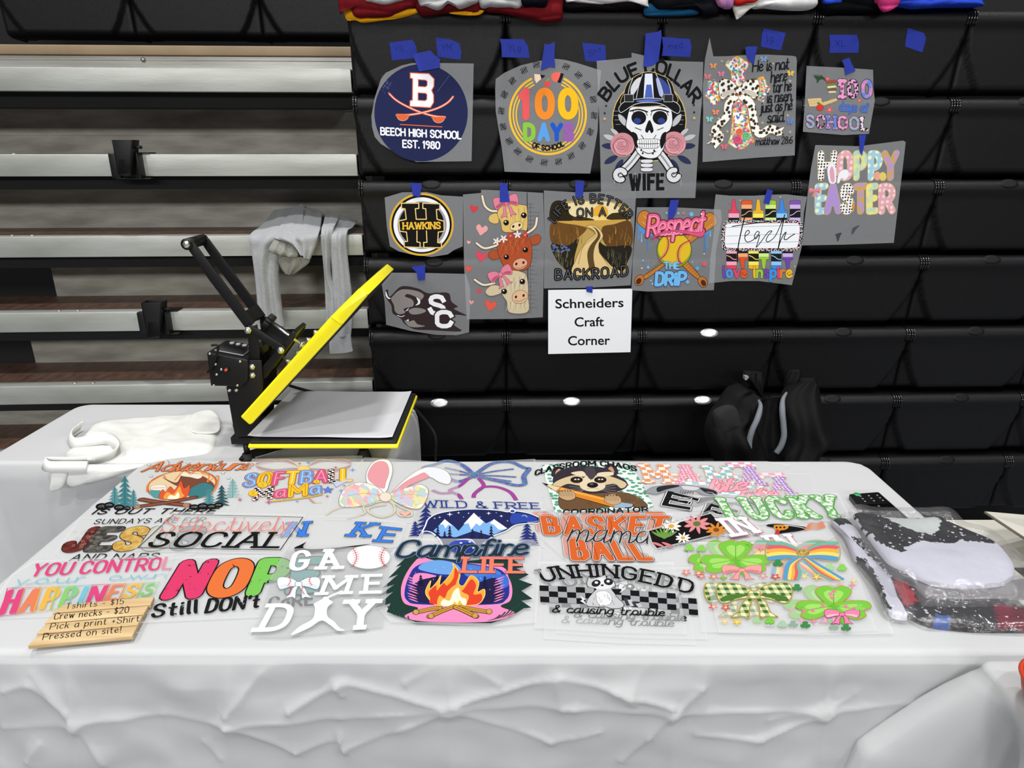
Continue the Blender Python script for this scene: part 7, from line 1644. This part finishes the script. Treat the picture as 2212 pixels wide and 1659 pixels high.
def shamrock(lab, lvl, dx, dy, outline):
    p = flat(lab, (T3[0] + dx / T3[2], T3[1] + dy / T3[2], T3[2]), lvl, outline)
    clover(p, 1400, 765, 172, 96)
    p.part('bow', True).bow('#eda4a0', '#d97f80', 1440, 832, 130, 62, '#b5605c', .9)
    p.part('bow', True)
    for sgn in (-1, 1):
        for k, m in enumerate(('#6fb8a4', '#e0626c', '#edb04a', '#f2dc6a', '#5f9cc8')):
            p.poly(m, [(1832, 715 + 7 * k), (1832 + sgn * 110, 655 + 20 * k), (1832 + sgn * 215, 650 + 24 * k), (1832 + sgn * 225, 668 + 26 * k), (1832 + sgn * 110, 680 + 20 * k), (1832, 724 + 7 * k)], True)
            p.line(m, [(1832 + sgn * 4 * k, 740), (1832 + sgn * (40 + 12 * k), 790), (1832 + sgn * (20 + 22 * k + (80 if sgn > 0 else 0)), 850), (1832 + sgn * (40 + 18 * k + (150 if sgn > 0 else 0)), 895)], 8, rnd=False)
        p.line(GD, [(1832, 715), (1832 + sgn * 110, 652), (1832 + sgn * 225, 655), (1832 + sgn * 230, 770), (1832 + sgn * 120, 770), (1832, 735)], 1.6)
    p.ell('glit:#d8bc6a:#8a6a2c:400', 1832, 722, 44, 24)
    p.part('bow', True).bow('plaid:#f1f0bc:#3f6f2c:62', '#4f7a34', 1520, 992, 245, 150, GD, 2.2)
    clover(p, 2030, 1065, 185, 100, 0, True)
    p.part('bow', True).bow('#ec86ac', '#f4b8cc', 2085, 1122, 115, 62, '#a83a6a', 1)
    for x, y, m in ((1160, 855, '#e98a90'), (1258, 878, '#e98a90'), (1655, 878, '#d9566c'), (1920, 880, '#e8c45a'), (1335, 1078, '#e2605c'), (1408, 1172, '#edc94a')): p.part('flower', True).shape('flower', m, x, y, 34, 22); p.ell('#f4e08a', x, y, 9, 6)
    for x, y, m in ((1180, 695, '#8ccf5a'), (1672, 790, '#3f8a4a'), (2085, 820, '#8ccf5a'), (1795, 950, '#3f8a4a'), (1618, 1165, '#7ac844'), (1848, 1192, '#3f8a4a'), (1700, 1188, '#a8c8a8'), (2110, 1210, '#3f8a4a'), (2200, 1080, '#8ccf5a')): p.part('small_clover', True).shape('clover', m, x, y, 38, 26)
    p.part('sparkles')
    for x, y, m in ((1492, 668, '#7ac844'), (1562, 695, '#e890a0'), (2160, 905, '#edd98a'), (2150, 935, '#e890a0'), (1805, 1078, '#7ac844'), (1902, 1170, '#e890a0'), (1320, 885, '#7ac844')): p.shape('spark', m, x, y, 30, 26)
    return p.done()
shamrock('lower shamrock and bow sheet peeking out on the left', 5, -78, -12, "1160 655 2100 660 2280 900 2390 1230 1900 1248 1260 1240")
shamrock('upper shamrock and bow sheet with rainbow and plaid bows', 8, 0, 0, "1150 650 2090 655 2280 900 2420 1245 1900 1255 1290 1240")
# --- wooden price sign
M_pine = mat('raw_pine', '#d9bf94', .6, spec=.2, noise_amt=.18, nscale=10, stretch=(.6, 10, 10), col2='#c4a475'); M_ink = mat('black_marker', '#1d1a18', .6)
ws = thing('price_sign', 'small slatted pine sign with handwritten shirt prices, front left corner', 'sign', plane_z(ZT).hit(200, 1350))
ZS = ZT + .0145; SPn = plane_z(ZS); k1 = (0, 860, 2.963)
def s3(x, y, z=ZS): return plane_z(z).hit(x / 2.963, 860 + y / 2.963)
slats = (("405 1322 987 1270 962 1322 335 1374", 'Tshirts - $15', "418 1350 790 1318", 34), ("345 1382 950 1328 918 1382 286 1438", 'Crew necks - $20', "345 1418 822 1374", 40), ("300 1444 912 1392 880 1450 233 1506", 'Pick a print +Shirt', "318 1482 888 1430", 38), ("250 1518 880 1456 846 1522 178 1584", 'Pressed on site!', "272 1548 772 1500", 40))
for q, t_, b_, h_ in slats:
    m = MB(); m.prism([s3(*a) for a in nums(q)], (0, 0, -.007), M_pine, .0008); o = obj('slat', m, ws)
    pr = Print.__new__(Print); pr.P, pr.T, pr.k = SPn, k1, 0; pr.ws = .8; pr.dim = 1; pr.cx = pr.cy = 0; pr.parts = {}; pr.part('x').st(t_, M_ink.name if 0 else '#1d1a18', b_, h_, .9, track=2.6, space=5, shear=.1)
    mb = pr.parts['x']; mb.v = [SPn.w(v.x, v.y, v.z + .0002) for v in mb.v]; obj('handwriting', mb, o)
for (xa, ya), (xb, yb) in (((430, 1340), (250, 1578)), ((920, 1290), (770, 1528))):
    m = MB(); a, b = s3(xa, ya, ZT + .004), s3(xb, yb, ZT + .004); d = (b - a).normalized(); n = Vector((-d.y, d.x, 0)) * .009
    m.prism([a + n, a - n, b - n, b + n], (0, 0, .0033), M_pine); m.prism([a + n, a - n, b - n, b + n], (0, 0, -.0033), M_pine); obj('batten', m, ws)
